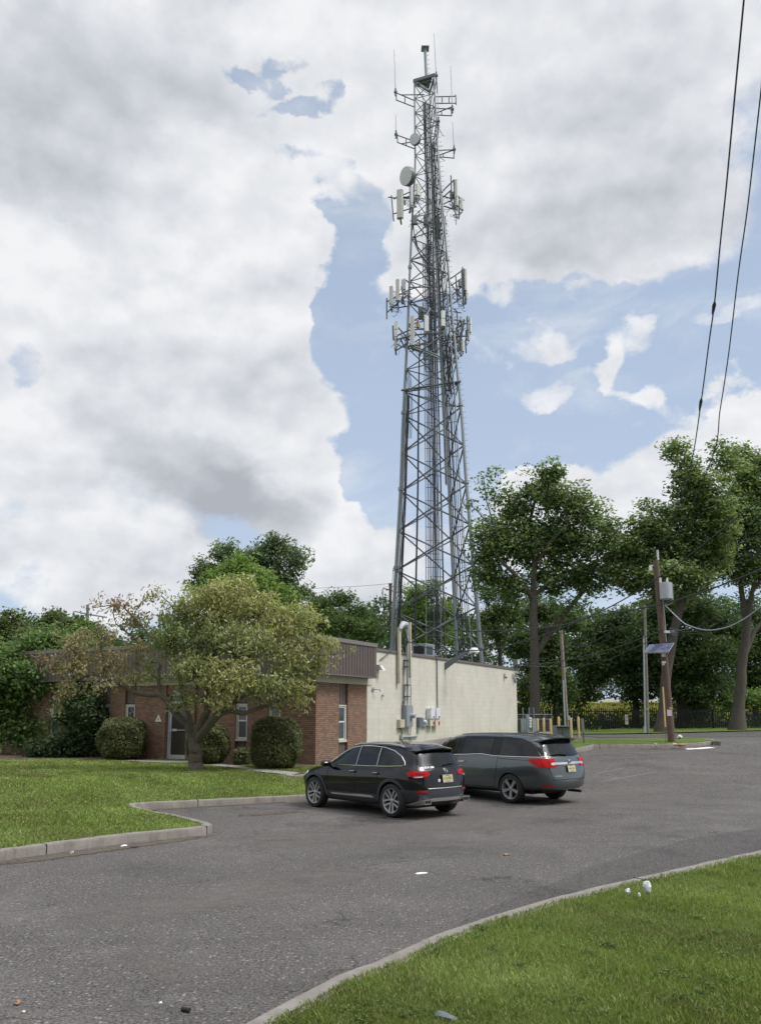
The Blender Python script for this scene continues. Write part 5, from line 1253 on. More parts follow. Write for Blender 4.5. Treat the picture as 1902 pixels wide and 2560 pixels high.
    for (hw_, hh_, dd_, mt_) in ((.115, .055, .0, 'chrome'), (.085, .032, .012, 'dark')):
        c = MB(); c.prism([Vector((cx_ - dd_ - .02, cy_ + sx_ * hw_ * q, .375 + sz_ * hh_)) for sx_, sz_, q in ((-1, -1, .8), (1, -1, .8), (1, 1, 1), (-1, 1, 1))], (0, 0, 0), (.16, 0, 0)); c.build('exhaust_finisher', M[mt_], suv)
strip('hatch_gap', [(.70, 1.40), (.74, 1.06), (.55, .88)], bvh, 'rear', M['seam'], suv, .012, .0); strip('hatch_gap', [(-.70, 1.40), (-.74, 1.06), (-.55, .88)], bvh, 'rear', M['seam'], suv, .012, .0)
strip('hatch_gap', [(-.60, .86), (-.50, .66), (.50, .66), (.60, .86)], bvh, 'rear', M['seam'], suv, .014, .0)
patch('rear_bumper', [(-.88, .36), (-.55, .28), (.55, .28), (.88, .36), (.86, .62), (.5, .61), (-.5, .61), (-.86, .62)], bvh, 'rear', M['clad'], suv, .014, .07)
for sd2 in (1, -1): patch('rear_bumper', [(-1.78, .30), (-2.3, .30), (-2.3, .62), (-2.05, .60), (-1.93, .50), (-1.84, .47)], bvh, 'side', M['clad'], suv, .012, .06, sd2)
patch('skid_plate', [(-.78, .30), (-.66, .40), (-.40, .44), (.40, .44), (.66, .40), (.78, .30), (.58, .315), (.46, .385), (-.46, .385), (-.58, .315)], bvh, 'rear', M['silver'], suv, .045, .06)
patch('diffuser', [(-.46, .27), (-.44, .38), (.44, .38), (.46, .27)], bvh, 'rear', M['gloss_black'], suv, .03, .08)
strip('bumper_chrome', [(-.52, .635), (.52, .635)], bvh, 'rear', M['silver'], suv, .022, .016)
patch('rear_window', [(-.60, 1.10), (-.64, 1.2), (-.56, 1.40), (-.4, 1.425), (.4, 1.425), (.56, 1.40), (.64, 1.2), (.60, 1.10), (.3, 1.075), (-.3, 1.075)], bvh, 'rear', M['glass_car'], suv, .008, .06)
def spoiler(bv_, half, x_front, x_back, z_back, mat, car):
    c = MB(); n = 12; rows = []
    for i in range(n + 1):
        y = -half + 2 * half * i / n; q = abs(y / half)
        lf_, *_ = bv_.ray_cast(Vector((x_front, y, 4)), Vector((0, 0, -1))); zb_ = z_back - .05 * q ** 2; xb_ = x_back + .09 * q ** 2.5
        lm_, *_ = bv_.ray_cast(Vector(((x_front * .45 + xb_ * .55), y, 4)), Vector((0, 0, -1))); mid = Vector(((x_front * .45 + xb_ * .55), y, max(lm_.z if lm_ else 0, (lf_.z + zb_) / 2) + .008))
        rows.append([lf_ + Vector((0, 0, .002)), mid, Vector((xb_, y, zb_)), Vector((xb_ + .015, y, zb_ - .028)), mid + Vector((.02, 0, -.06)), lf_ + Vector((0, 0, -.05))])
    vs = [p for r_ in rows for p in r_]; fs = []
    for i in range(n):
        for j in range(6): a_, b_ = i * 6 + j, i * 6 + (j + 1) % 6; fs.append((a_, b_, b_ + 6, a_ + 6))
    fs += [tuple(range(6)), tuple(n * 6 + j for j in reversed(range(6)))]
    c.add(vs, fs); return c.build('roof_spoiler', mat, car, True)
spoiler(bvh, .60, -1.66, -1.98, 1.475, M['black_paint'], suv)
strip('wiper', [(-.02, 1.10), (-.16, 1.12), (-.36, 1.125)], bvh, 'rear', M['gloss_black'], suv, .03, .03)
patch('windscreen', [(-.66, 1.08), (-.6, 1.42), (0, 1.47), (.6, 1.42), (.66, 1.08), (0, 1.10)], bvh, 'front', M['glass_car'], suv, .006, .08)
patch('grille', [(-.5, .48), (.5, .48), (.42, .72), (-.42, .72)], bvh, 'front', M['gloss_black'], suv, .01, .08)
patch('sunroof', [(-.9, -.42), (-.9, .42), (.1, .42), (.1, -.42)], bvh, 'top', M['glass_car'], suv, .003, .1)
def rearmtx(bv, y, z, off):
    loc, nr, *_ = bv.ray_cast(Vector((-5, y, z)), Vector((1, 0, 0)))
    if nr.x > 0: nr = -nr
    zz = nr; xx = Vector((0, 0, 1)).cross(zz).normalized(); yy = zz.cross(xx)
    m = Matrix((xx, yy, zz)).transposed().to_4x4(); m.translation = loc + nr * off; return m
def plate(car, bv, y, z, s, sub, off=.03):
    m = rearmtx(bv, y, z, off); c = MB(); c.prism([m @ Vector((sx_ * .152, sy_ * .076, 0)) for sx_, sy_ in ((-1, -1), (1, -1), (1, 1), (-1, 1))], (0, 0, 0), tuple(m.to_3x3() @ Vector((0, 0, .008))))
    p = c.build('number_plate', M['plate'], car); c = MB()
    fr_ = [(-.16, .084, -.153, -.084), (.153, .084, .16, -.084), (-.153, .084, .153, .077), (-.153, -.077, .153, -.084)]
    for x0, y0, x1, y1 in fr_: c.prism([m @ Vector(q + (-.001,)) for q in ((x0, y1), (x1, y1), (x1, y0), (x0, y0))], (0, 0, 0), tuple(m.to_3x3() @ Vector((0, 0, .013))))
    c.build('plate_frame', M['rim'], p)
    m2_ = m.copy(); m2_.translation = m @ Vector((0, .002, .010)); 
    if s: text_part('plate_letters', s, .085, M['plate_text'], p, m2_, .001, .82)
    else:
        c = MB()
        for i, (q, h_) in enumerate(((-.10, .05), (-.068, .056), (-.036, .05), (.03, .056), (.062, .05), (.096, .056))): c.prism([m @ Vector(t_ + (.009,)) for t_ in ((q - .009, -h_ / 2), (q + .009, -h_ / 2 + .008), (q + .007, h_ / 2), (q - .009, h_ / 2 - .006))], (0, 0, 0), tuple(m.to_3x3() @ Vector((0, 0, .001))))
        c.build('plate_characters', M['plate_text'], p)
    m2_.translation = m @ Vector((0, -.06, .010)); text_part('plate_small_letters', sub, .022, M['plate_text'], p, m2_, .001)
    m2_.translation = m @ Vector((0, .06, .010)); text_part('plate_small_letters', 'NEW JERSEY', .02, M['plate_text'], p, m2_, .001)
plate(suv, bvh, -.04, .83, 'L76\u00b7UEK', 'GARDEN STATE')
c = MB(); m = rearmtx(bvh, -.04, 1.0, .014)
c.tube([m @ Vector((.052 * math.cos(t), .052 * math.sin(t), 0)) for t in np.linspace(0, 2 * math.pi, 25)], .006, 5)
for k in range(3): t = math.pi / 2 + k * 2 * math.pi / 3; c.tube([m @ Vector((0, 0, .002)), m @ Vector((.05 * math.cos(t), .05 * math.sin(t), 0))], [.010, .002], 5)
c.build('star_emblem', M['chrome'], suv)
text_part('model_letters', 'GLA 250', .06, M['chrome'], suv, rearmtx(bvh, .40, 1.07, .012), .004, 1.2)
text_part('model_letters', '4MATIC', .04, M['chrome'], suv, rearmtx(bvh, -.60, 1.06, .012), .004, 1.1)
c = MB(); m = rearmtx(bvh, .20, .80, .012); c.lathe([(.035, 0), (.035, .003), (0, .003)], 16, m); c.build('round_sticker', M['panelw'], suv)
c = MB(); c.box((-.2, 0, .24), (3.2, 1.3, .06)); c.box((-1.2, 0, .33), (.5, 1.1, .12)); c.build('underbody', M['dark'], suv)

# ---- grey green minivan
van = empty('parked_car', (2.99, 22.72, .0), R(131.3)); tag(van, 'grey green minivan parked behind the black car beside the cream wall', 'car', 'parked cars')
stV = [
 S(-2.36, .36, .50, .74, 1.16, 1.60, 1.635, .80, .93, .86, .80, .60, [-.17, -.17, -.19, -.17, -.13, -.05, .12, .10, .06]),
 S(-2.10, .30, .42, .76, 1.14, 1.63, 1.70, .90, .985, .93, .86, .655),
 S(-1.5, .26, .38, .76, 1.13, 1.655, 1.735, .945, 1.0, .95, .885, .68),
 S(-.8, .24, .34, .74, 1.12, 1.665, 1.745, .945, .985, .955, .895, .69),
 S(0, .24, .34, .74, 1.11, 1.665, 1.745, .945, .985, .955, .895, .69),
 S(.6, .24, .34, .74, 1.09, 1.63, 1.71, .945, .985, .955, .89, .68),
 S(1.05, .24, .34, .74, 1.06, 1.50, 1.57, .945, .985, .955, .885, .68),
 S(1.55, .24, .36, .76, 1.02, 1.15, 1.20, .945, .995, .95, .86, .72),
 S(1.85, .25, .38, .74, .96, 1.02, 1.07, .93, .98, .93, .83, .68),
 S(2.15, .27, .40, .68, .88, .93, .96, .86, .94, .87, .77, .62),
 S(2.34, .30, .40, .60, .76, .80, .83, .70, .84, .76, .70, .55),
]
me, bv = loft_body(stV, [2.46, 2.46, 2.48, 2.48, 2.44, 2.38, 0], [-2.66, -2.66, -2.72, -2.68, -2.60, -2.50, 0], (-1.5, 1.5), .40, 'body')
body = link_mesh('body', me, M['grey_paint'], van)
dloV = [(1.72, 1.10), (1.35, 1.33), (1.0, 1.50), (.6, 1.60), (.2, 1.635), (-.4, 1.645), (-1.2, 1.64), (-1.7, 1.60), (-1.98, 1.52), (-2.2, 1.38), (-2.34, 1.22), (-2.36, 1.17), (-1.6, 1.165), (-1.15, 1.16), (-.95, 1.155), (-.5, 1.195), (0, 1.165), (.8, 1.12)]
for sd2 in (1, -1):
    patch('pillar_trim', dloV, bv, 'side', M['gloss_black'], van, .003, .07, sd2)
    for a, b in ((.42, 1.66), (-.82, .18), (-2.30, -1.13)):
        patch('side_window', [(p[0], p[1] + (.015 if p[1] < 1.2 else -.02)) for p in clip_poly(dloV, a, b)], bv, 'side', M['glass_car'], van, .009, .07, sd2)
    strip('window_chrome', [(1.72, 1.095), (.8, 1.115), (0, 1.155), (-.5, 1.188), (-.95, 1.15), (-1.15, 1.15), (-1.6, 1.155), (-2.36, 1.162), (-2.6, 1.165)], bv, 'side', M['chrome'], van, .022, .008, sd2)
    for xs_, z0, z1 in ((.36, .36, 1.10), (-1.08, .82, 1.62), (1.38, .42, 1.05)): strip('door_gap', [(xs_, z0), (xs_ - .02, z1)], bv, 'side', M['seam'], van, .013, .0, sd2)
    strip('door_gap', [(1.3, .37), (-.98, .37), (-1.02, .60), (-1.08, .82)], bv, 'side', M['seam'], van, .013, .0, sd2)
    strip('door_gap', [(.34, 1.13), (.30, 1.66), (-1.0, 1.68), (-1.10, 1.60)], bv, 'side', M['seam'], van, .013, .0, sd2)
    strip('slide_track', [(-1.12, 1.10), (-1.3, 1.09), (-2.2, 1.075)], bv, 'side', M['seam'], van, .012, .0, sd2)
    for hx in (.46, .02):
        strip('door_handle', [(hx + .2, .965), (hx, .975)], bv, 'side', M['chrome'], van, .028, .03, sd2)
    patch('side_crease', [(1.0, .47), (-.95, .49), (-.9, .50), (1.0, .50)], bv, 'side', M['grey_paint'], van, .012, .08, sd2)
    patch('sill_trim', [(-1.02, .27), (1.05, .27), (1.05, .33), (-1.02, .33)], bv, 'side', M['gloss_black'], van, .012, .08, sd2)
    patch('tail_light', [(-2.04, 1.10), (-2.2, 1.125), (-2.38, 1.13), (-2.53, 1.13), (-2.53, .92), (-2.42, .92), (-2.3, .955), (-2.16, 1.02)], bv, 'side', M['taillight'], van, .012, .04, sd2)
    patch('tail_light', [(.50 * sd2, .955), (.48 * sd2, .92), (.60 * sd2, .915), (.84 * sd2, .92), (.84 * sd2, 1.13), (.56 * sd2, 1.13), (.50 * sd2, 1.10)], bv, 'rear', M['taillight'], van, .014, .04)
    patch('light_lens', [(.42 * sd2, .985), (.60 * sd2, .965), (.66 * sd2, .985), (.62 * sd2, 1.025), (.42 * sd2, 1.035)], bv, 'rear', M['chrome'], van, .026, .04)
    strip('lens_seam', [(.69 * sd2, .90), (.70 * sd2, 1.13)], bv, 'rear', M['seam'], van, .012, .016)
    patch('bumper_reflector', [(.62 * sd2, .46), (.82 * sd2, .465), (.82 * sd2, .49), (.62 * sd2, .485)], bv, 'rear', M['taillight'], van, .012, .05)
    patch('headlight', [(2.0, .80), (2.35, .74), (2.35, .84), (1.95, .92)], bv, 'side', M['bulb'], van, .008, .05, sd2)
    strip('roof_rib', [(.5, .52 * sd2), (-2.2, .52 * sd2)], bv, 'top', M['grey_paint'], van, .03, .002)
    mirror(van, 1.30, sd2 * .95, 1.12, sd2, M['grey_paint'], None)
    for ax in (-1.5, 1.5): wheel(van, ax, sd2 * .86, .362, .255, .23, 'single', sd2)
patch('rear_window', [(-.66, 1.20), (-.68, 1.3), (-.60, 1.54), (-.45, 1.565), (.45, 1.565), (.60, 1.54), (.68, 1.3), (.66, 1.20), (.3, 1.175), (-.3, 1.175)], bv, 'rear', M['glass_car'], van, .009, .06)
strip('hatch_gap', [(.76, 1.55), (.73, 1.14), (.72, .90), (.62, .62), (-.62, .62), (-.72, .90), (-.73, 1.14), (-.76, 1.55)], bv, 'rear', M['seam'], van, .014, .0)
for sd2 in (1, -1): patch('d_pillar_trim', [(.70 * sd2, 1.20), (.62 * sd2, 1.55), (.68 * sd2, 1.57), (.77 * sd2, 1.20)], bv, 'rear', M['gloss_black'], van, .005, .06)
spoiler(bv, .66, -2.05, -2.46, 1.64, M['grey_paint'], van)
patch('chrome_bar', [(-.50, 1.02), (-.5, .985), (-.42, .975), (.42, .975), (.5, .985), (.5, 1.02), (.3, 1.03), (-.3, 1.03)], bv, 'rear', M['chrome'], van, .03, .05)
strip('wiper', [(-.02, 1.19), (.25, 1.215), (.5, 1.20)], bv, 'rear', M['gloss_black'], van, .03, .03)
plate(van, bv, -.04, .87, '', 'GARDEN STATE')
c = MB(); m = rearmtx(bv, 0, 1.03, .04); c.prism([m @ Vector((x, y, 0)) for x, y in ((-.045, -.05), (.045, -.05), (.06, .05), (-.06, .05))], (0, 0, 0), tuple(m.to_3x3() @ Vector((0, 0, .008))))
o = c.build('emblem', M['chrome'], van)
c = MB()
for pts in ([(-.034, .042), (-.026, -.042)], [(.034, .042), (.026, -.042)], [(-.03, 0), (.03, 0)]): c.tube([m @ Vector((*q, .012)) for q in pts], .007, 5)
c.build('emblem_mark', M['gloss_black'], o)
text_part('model_letters', 'ODYSSEY', .05, M['chrome'], van, rearmtx(bv, .47, .70, .012), .004, 1.15)
c = MB(); c.hexa([(-1.7, -.03, 1.70), (-1.7, .03, 1.70), (-1.45, .02, 1.70), (-1.45, -.02, 1.70), (-1.72, -.01, 1.80), (-1.72, .01, 1.80), (-1.68, .01, 1.80), (-1.68, -.01, 1.80)]); c.build('roof_aerial', M['grey_paint'], van)
patch('windscreen', [(-.72, 1.16), (-.6, 1.54), (0, 1.60), (.6, 1.54), (.72, 1.16), (0, 1.2)], bv, 'front', M['glass_car'], van, .006, .08)
c = MB(); c.box((-.2, 0, .27), (3.6, 1.4, .06)); c.box((-1.9, .1, .33), (.6, .9, .14)); c.tube([(-2.2, -.5, .30), (-2.6, -.5, .29)], .035); c.build('underbody', M['dark'], van)

# ------------------------------------------------------------------ trees and shrubs
def leaf_cloud(blobs, n, size, cols, clump=.35, per=26, shell=.55, up=.35, droop=0.0, seed=0, asp=.55, vz=.62):
    """blobs: (centre Vector, (rx,ry,rz), weight, colour index or None)"""
    rg = np.random.default_rng(seed + 5); vol = np.array([b[1][0] * b[1][1] * b[1][2] * b[2] for b in blobs]) ** .8
    nc = max(1, n // per); bi = rg.choice(len(blobs), nc, p=vol / vol.sum())
    C_ = np.array([tuple(b[0]) for b in blobs]); RR = np.array([b[1] for b in blobs])
    d = rg.normal(size=(nc, 3)); d /= np.linalg.norm(d, axis=1)[:, None]
    rad = rg.random(nc) ** shell * (1 + rg.normal(0, .10, nc))
    cc = C_[bi] + d * rad[:, None] * RR[bi]
    csz = clump * (.55 + .9 * rg.random(nc))
    k = np.repeat(np.arange(nc), per); N = len(k)
    g_ = rg.normal(size=(N, 3)); g_ *= (np.minimum(np.linalg.norm(g_, axis=1), 1.45) / np.linalg.norm(g_, axis=1))[:, None]
    p = cc[k] + g_ * csz[k][:, None] * np.array([1, 1, vz])
    nrm = rg.normal(size=(N, 3)); nrm[:, 2] = np.abs(nrm[:, 2]) + up; nrm += d[k] * .5; nrm /= np.linalg.norm(nrm, axis=1)[:, None]
    a = rg.normal(size=(N, 3)); a[:, 2] -= droop; a -= nrm * (a * nrm).sum(1)[:, None]; a /= np.linalg.norm(a, axis=1)[:, None]
    b = np.cross(nrm, a); s = size * (.6 + .8 * rg.random(N))[:, None]
    co_ = np.stack([p - a * s * .5, p + b * s * asp * .5 - nrm * s * .06, p + a * s * .5, p - b * s * asp * .5 - nrm * s * .06], 1).reshape(-1, 3)
    cols = np.array(cols, float); ci = rg.random(nc); ct = np.empty((nc, 3))
    for j in range(nc):
        q = blobs[bi[j]][3]
        if q is None: ct[j] = cols[0] * (1 - ci[j]) + cols[1] * ci[j]
        else: ct[j] = np.array(q[0]) * (1 - ci[j]) + np.array(q[1]) * ci[j]
    tint = ct[k] * 1.5 * (.72 + .56 * rg.random(N))[:, None] + .006
    tint = tint * .80 + tint.mean(1)[:, None] * np.array([.24, .20, .16])
    return co_, tint, cc
def limb(c, a, b, r0, r1, wob=.08, n=7, seed=None, sides=6):
    a = Vector(a); b = Vector(b); l = (b - a).length; pts = []; rg = random.Random(seed) if seed is not None else random
    w1 = Vector((rg.uniform(-1, 1), rg.uniform(-1, 1), rg.uniform(-.6, .6))) * wob * l; w2 = Vector((rg.uniform(-1, 1), rg.uniform(-1, 1), rg.uniform(-.6, .6))) * wob * l * .5
    for i in range(n):
        t = i / (n - 1); pts.append(a.lerp(b, t) + w1 * math.sin(math.pi * t) + w2 * math.sin(2 * math.pi * t))
    c.tube(pts, [r0 + (r1 - r0) * (i / (n - 1)) for i in range(n)], sides, caps=False); return pts
def tree(name, label, cat, Y, trunk, blobs, n, size, cols, mat='bark', clump=.4, per=26, group=None, fork=None, seed=1, twigs=60, flare=1.5, droop=0, shell=.55, depth=1.0, base=None, limbs=None, asp=.6, up=.35, bs=1.10, pen=5.0, vz=.62):
    """trunk: [(u, v, radius)] from the ground up; blobs: [(u, v, ru, rv, weight[, dY[, colours]])] in the survey grid at distance Y"""
    rnd = random.Random(seed); P = [W(u, v, Y) for u, v, r in trunk]
    e = empty(name, P[0]); tag(e, label, cat, group); c = MB(); rr = [t[2] for t in trunk]
    pts = []; rs = []
    for i in range(len(P) - 1):
        for t in (0, .25, .5, .75):
            pts.append(P[i].lerp(P[i + 1], t) + Vector((rnd.gauss(0, .02), rnd.gauss(0, .03), 0)) * (1 if i or t else 0)); rs.append(rr[i] + (rr[i + 1] - rr[i]) * t)
    pts.append(P[-1]); rs.append(rr[-1]); rs[0] *= flare; rs[1] *= 1 + (flare - 1) * .3
    pts.insert(0, pts[0] - Vector((0, 0, .6))); rs.insert(0, rs[0] * 1.1)
    c.tube(pts, rs, 12, caps=False)
    B = []
    for b in blobs:
        u, v, ru, rv, wt = b[:5]; dy = b[5] if len(b) > 5 else rnd.uniform(-.5, .5) * ru * Y / FPX * 1.2; q = b[6] if len(b) > 6 else None
        ctr = W(u, v, Y + dy); rx = ru * bs * Y / FPX; rz = rv * bs * Y / FPX; B.append((ctr, (rx, max(rx, rz) * depth * .9, rz), wt, q))
    co_, tint, cc = leaf_cloud(B, n, size, cols, clump, per, shell, up, droop, seed, asp, vz)
    start = pts[-1]; rt = rs[-1]
    order = sorted(range(len(B)), key=lambda i: (B[i][0] - start).length)
    ends = [(pts[-1], rt)] + [(pts[int(len(pts) * .75)], rs[int(len(pts) * .75)] * .6)]
    if limbs:
        for lm_ in limbs:
            q = [W(u, v, Y + (dy_ if True else 0)) for u, v, r, dy_ in lm_]; rl = [t[2] for t in lm_]
            c.tube(q, rl, 8, caps=False)
            for a_, r_ in zip(q[1:], rl[1:]): ends.append((a_, r_))
    for i in order:
        ctr = B[i][0] - Vector((0, 0, B[i][1][2] * .25))
        a, r0 = min(ends, key=lambda t: (t[0] - ctr).length + (pen if t[0].z > ctr.z else 0))
        r1 = max(.02, r0 * .42); pl = limb(c, a, ctr, r0 * .75, r1, .09, 7, seed * 31 + i); ends.append((ctr, r1)); ends.append((pl[3], (r0 * .75 + r1) / 2))
    idx = rnd.sample(range(len(cc)), min(twigs, len(cc)))
    for j in idx:
        q = Vector(cc[j]); a, r0 = min(ends, key=lambda t: (t[0] - q).length); limb(c, a, q, max(.012, min(r0 * .6, .05)), .008, .1, 5, j, 4)
    c.build('trunk', M[mat], e, True, True)
    inv = np.array(P[0]); np_mesh('crown', co_ - inv, 4, M['leaf'], e, tint)
    return e
GD = [(.028, .062, .016), (.065, .118, .03)]     # dark green
GM = [(.045, .092, .02), (.10, .17, .042)]      # mid green
GL_ = [(.065, .13, .022), (.14, .225, .05)]     # light green
d = 1.151
def D(lst): return [(a * d, b * d, c_ * d, e_ * d, *r) for a, b, c_, e_, *r in lst]
# the two cottonwoods on the right and the one behind the utility pole
tree('cottonwood_tree', 'tall spreading green tree just right of the tower behind the block hall', 'tree', 52, [(1337, 1828, .34), (1336, 1700, .30), (1334, 1560, .27), (1333, 1490, .25)],
     D([(1160, 1060, 36, 45, 1.0), (1195, 1030, 22, 32, 1.0), (1110, 1100, 40, 45, 1), (1215, 1090, 55, 45, 1), (1270, 1110, 45, 40, 1), (1070, 1180, 48, 60, 1), (1140, 1170, 65, 55, 1.1), (1225, 1170, 65, 55, 1.1), (1300, 1170, 50, 50, 1), (1060, 1245, 42, 35, .9), (1110, 1270, 40, 30, .8), (1200, 1250, 60, 45, 1.0), (1285, 1245, 55, 45, 1), (1330, 1220, 35, 45, .9), (1245, 1310, 38, 22, .6), (1050, 1035, 14, 12, .9), (1062, 1070, 16, 15, .6), (1080, 1025, 18, 16, .9), (1095, 1060, 14, 16, .6), (1025, 1095, 12, 14, .6), (1320, 1140, 25, 25, .7), (1180, 1350, 14, 14, .12), (1225, 1345, 18, 16, .15)]),
     37000, .235, [(.058, .112, .034), (.15, .215, .075)], 'bark', .50, 46, 'large trees behind the lot', up=.8, shell=.42, bs=1.0, seed=3, twigs=150, limbs=[
     [(1336, 1640, .20, 0), (1370, 1590, .19, .5), (1400, 1545, .17, 1), (1440, 1500, .14, 1.5), (1480, 1440, .10, 2)], [(1333, 1500, .2, 0), (1300, 1450, .14, -.5), (1250, 1400, .10, -1)], [(1333, 1500, .22, 0), (1335, 1400, .17, 0), (1325, 1300, .12, .5), (1345, 1220, .07, .5)], [(1335, 1420, .13, 0), (1370, 1360, .10, -.5), (1420, 1310, .07, -1)], [(1240, 1330, .06, -1), (1215, 1250, .035, -1), (1208, 1190, .02, -1)], [(1240, 1330, .05, -1), (1190, 1275, .03, -1), (1170, 1255, .02, -1)]])
tree('cottonwood_tree', 'tall airy green tree whose trunk leans behind the brown utility pole', 'tree', 50, [(1655, 1832, .36), (1664, 1700, .30), (1680, 1600, .27), (1705, 1500, .23), (1735, 1400, .18)],
     D([(1468, 980, 18, 22, .9), (1445, 990, 22, 12, .7), (1495, 1005, 26, 20, .8), (1480, 1040, 26, 24, .7), (1500, 1080, 40, 40, 1), (1475, 1120, 38, 30, .9), (1530, 1060, 40, 40, 1), (1405, 1105, 28, 20, .8), (1420, 1150, 45, 35, 1), (1480, 1180, 55, 45, 1.1), (1400, 1210, 45, 35, .9), (1550, 1120, 50, 50, 1.1), (1390, 1140, 22, 26, .8), (1530, 1200, 60, 50, 1.1), (1440, 1250, 45, 30, .8), (1370, 1265, 30, 22, .6), (1500, 1260, 50, 35, .8), (1365, 1190, 40, 36, .8), (1350, 1245, 34, 26, .7), (1395, 1270, 40, 24, .7), (1440, 1300, 36, 20, .6), (1580, 1010, 36, 36, .9), (1565, 970, 18, 18, .7)]),
     36000, .235, [(.065, .12, .034), (.16, .225, .075)], 'bark', .48, 46, 'large trees behind the lot', up=.8, shell=.42, bs=1.0, seed=8, twigs=150)
tree('cottonwood_tree', 'tall green tree with a leaning forked trunk at the right edge of the lot', 'tree', 56, [(1843, 1822, .42), (1850, 1700, .34), (1862, 1600, .30), (1868, 1540, .29), (1862, 1500, .26)],
     D([(1600, 985, 26, 22, .9), (1640, 1010, 35, 35, 1), (1615, 1050, 45, 40, 1.1), (1670, 1080, 60, 60, 1.1), (1595, 1110, 45, 45, 1.1), (1640, 1150, 55, 50, 1.1), (1580, 1180, 45, 40, 1), (1690, 1190, 60, 60, 1), (1610, 1230, 50, 40, 1), (1560, 1235, 30, 28, .7), (1650, 1240, 50, 40, .9), (1720, 1030, 60, 60, 1)]),
     33000, .235, [(.06, .115, .032), (.15, .215, .07)], 'bark', .50, 46, 'large trees behind the lot', up=.8, shell=.42, bs=1.0, seed=15, twigs=110, limbs=[
     [(1862, 1540, .22, 0), (1848, 1440, .17, 0), (1835, 1340, .12, .5), (1850, 1260, .08, .5)], [(1866, 1560, .20, 0), (1880, 1480, .16, -.5), (1900, 1400, .12, -1)], [(1862, 1640, .17, 0), (1885, 1580, .14, .5), (1910, 1545, .10, 1)]])
# dark understorey trees behind the fence
tree('maple_tree', 'dark dense leafy tree hanging over the black fence right of the utility pole', 'tree', 63, [(1704, 1826, .40), (1704, 1760, .35), (1706, 1690, .3)],
     D([(1440, 1330, 45, 40, 1), (1500, 1320, 60, 40, 1), (1560, 1340, 50, 40, 1), (1400, 1390, 45, 40, .9), (1470, 1410, 70, 50, 1.1), (1540, 1420, 60, 45, 1.1), (1420, 1460, 50, 40, .9), (1490, 1490, 65, 40, 1.1), (1550, 1490, 45, 38, 1), (1510, 1540, 40, 22, .8), (1590, 1385, 30, 40, .8)]), 42000, .24, GD, 'bark_dark', .5, 26, 'dark trees by the fence', seed=22, twigs=60)
tree('maple_tree', 'dark tree between the two wooden poles behind the black fence', 'tree', 66, [(1590, 1824, .3), (1588, 1750, .26), (1585, 1690, .22)],
     D([(1290, 1370, 35, 25, .8), (1345, 1350, 45, 32, .9), (1330, 1420, 50, 40, 1), (1290, 1440, 40, 40, .9), (1375, 1440, 40, 45, .9), (1260, 1500, 36, 34, .8), (1380, 1500, 30, 28, .8), (1240, 1420, 30, 35, .7)]), 26000, .24, [(.03, .064, .018), (.07, .12, .03)], 'bark_dark', .45, 26, 'dark trees by the fence', seed=25, twigs=80)
tree('locust_tree', 'dark willowy tree behind the yellow bollards left of the tan pole', 'tree', 60, [(1392, 1826, .22), (1390, 1760, .2), (1380, 1690, .17)],
     D([(1180, 1330, 36, 20, .7), (1130, 1400, 30, 30, .7), (1190, 1400, 34, 30, .8), (1180, 1460, 40, 34, .9), (1215, 1500, 34, 40, .9), (1150, 1500, 30, 30, .7), (1235, 1350, 26, 24, .6), (1135, 1545, 26, 16, .6)]), 22000, .22, [(.034, .072, .02), (.078, .125, .03)], 'bark_dark', .45, 26, 'dark trees by the fence', seed=27, twigs=80)
tree('maple_tree', 'dark tree behind the fence at the far right edge of the lot', 'tree', 70, [(1890, 1815, .3), (1888, 1740, .26), (1885, 1690, .22)],
     D([(1620, 1330, 40, 36, .9), (1665, 1380, 50, 50, 1), (1610, 1410, 36, 40, .9), (1650, 1470, 50, 40, 1), (1600, 1500, 32, 30, .8), (1700, 1440, 50, 60, 1)]), 24000, .26, GD, 'bark_dark', .5, 26, 'dark trees by the fence', seed=29, twigs=40)
tree('sapling', 'low light green bush growing over the fence beside the leaning tree', 'shrub', 66, [(1840, 1815, .08), (1838, 1780, .06)],
     D([(1590, 1525, 26, 14, 1), (1630, 1520, 26, 16, 1), (1665, 1515, 30, 18, 1)]), 7000, .2, GL_, 'bark_dark', .4, 26, None, seed=30, twigs=10)
# sparse trees seen through and beside the tower
tree('locust_tree', 'thin sparse tree with twin dark stems right behind the tower', 'tree', 66, [(1250, 1800, .2), (1250, 1640, .16), (1252, 1600, .14)],
     D([(1060, 1290, 22, 22, .4), (1100, 1280, 22, 24, .4), (1085, 1330, 34, 26, .4), (1050, 1350, 18, 26, .35), (1120, 1340, 18, 28, .35), (1075, 1380, 26, 22, .3), (1110, 1300, 20, 22, .35)]), 9500, .17, GM, 'bark_dark', .32, 20, 'sparse trees behind the hall', seed=33, twigs=170, limbs=[
     [(1250, 1640, .14, 0), (1232, 1560, .09, 0), (1215, 1500, .05, 0)], [(1252, 1620, .14, 0), (1275, 1560, .10, 0), (1295, 1500, .05, 0)]])
tree('locust_tree', 'pale green feathery tree seen through the legs of the tower', 'tree', 72, [(1045, 1800, .2), (1045, 1640, .15), (1040, 1580, .12)],
     D([(900, 1290, 30, 26, .6), (935, 1280, 28, 20, .5), (895, 1335, 34, 34, .6), (940, 1340, 34, 34, .6), (975, 1330, 22, 26, .45), (900, 1380, 34, 26, .5), (950, 1385, 34, 22, .5), (985, 1385, 24, 20, .5)]), 15000, .19, GL_, 'bark_dark', .4, 22, 'sparse trees behind the hall', seed=35, twigs=110)
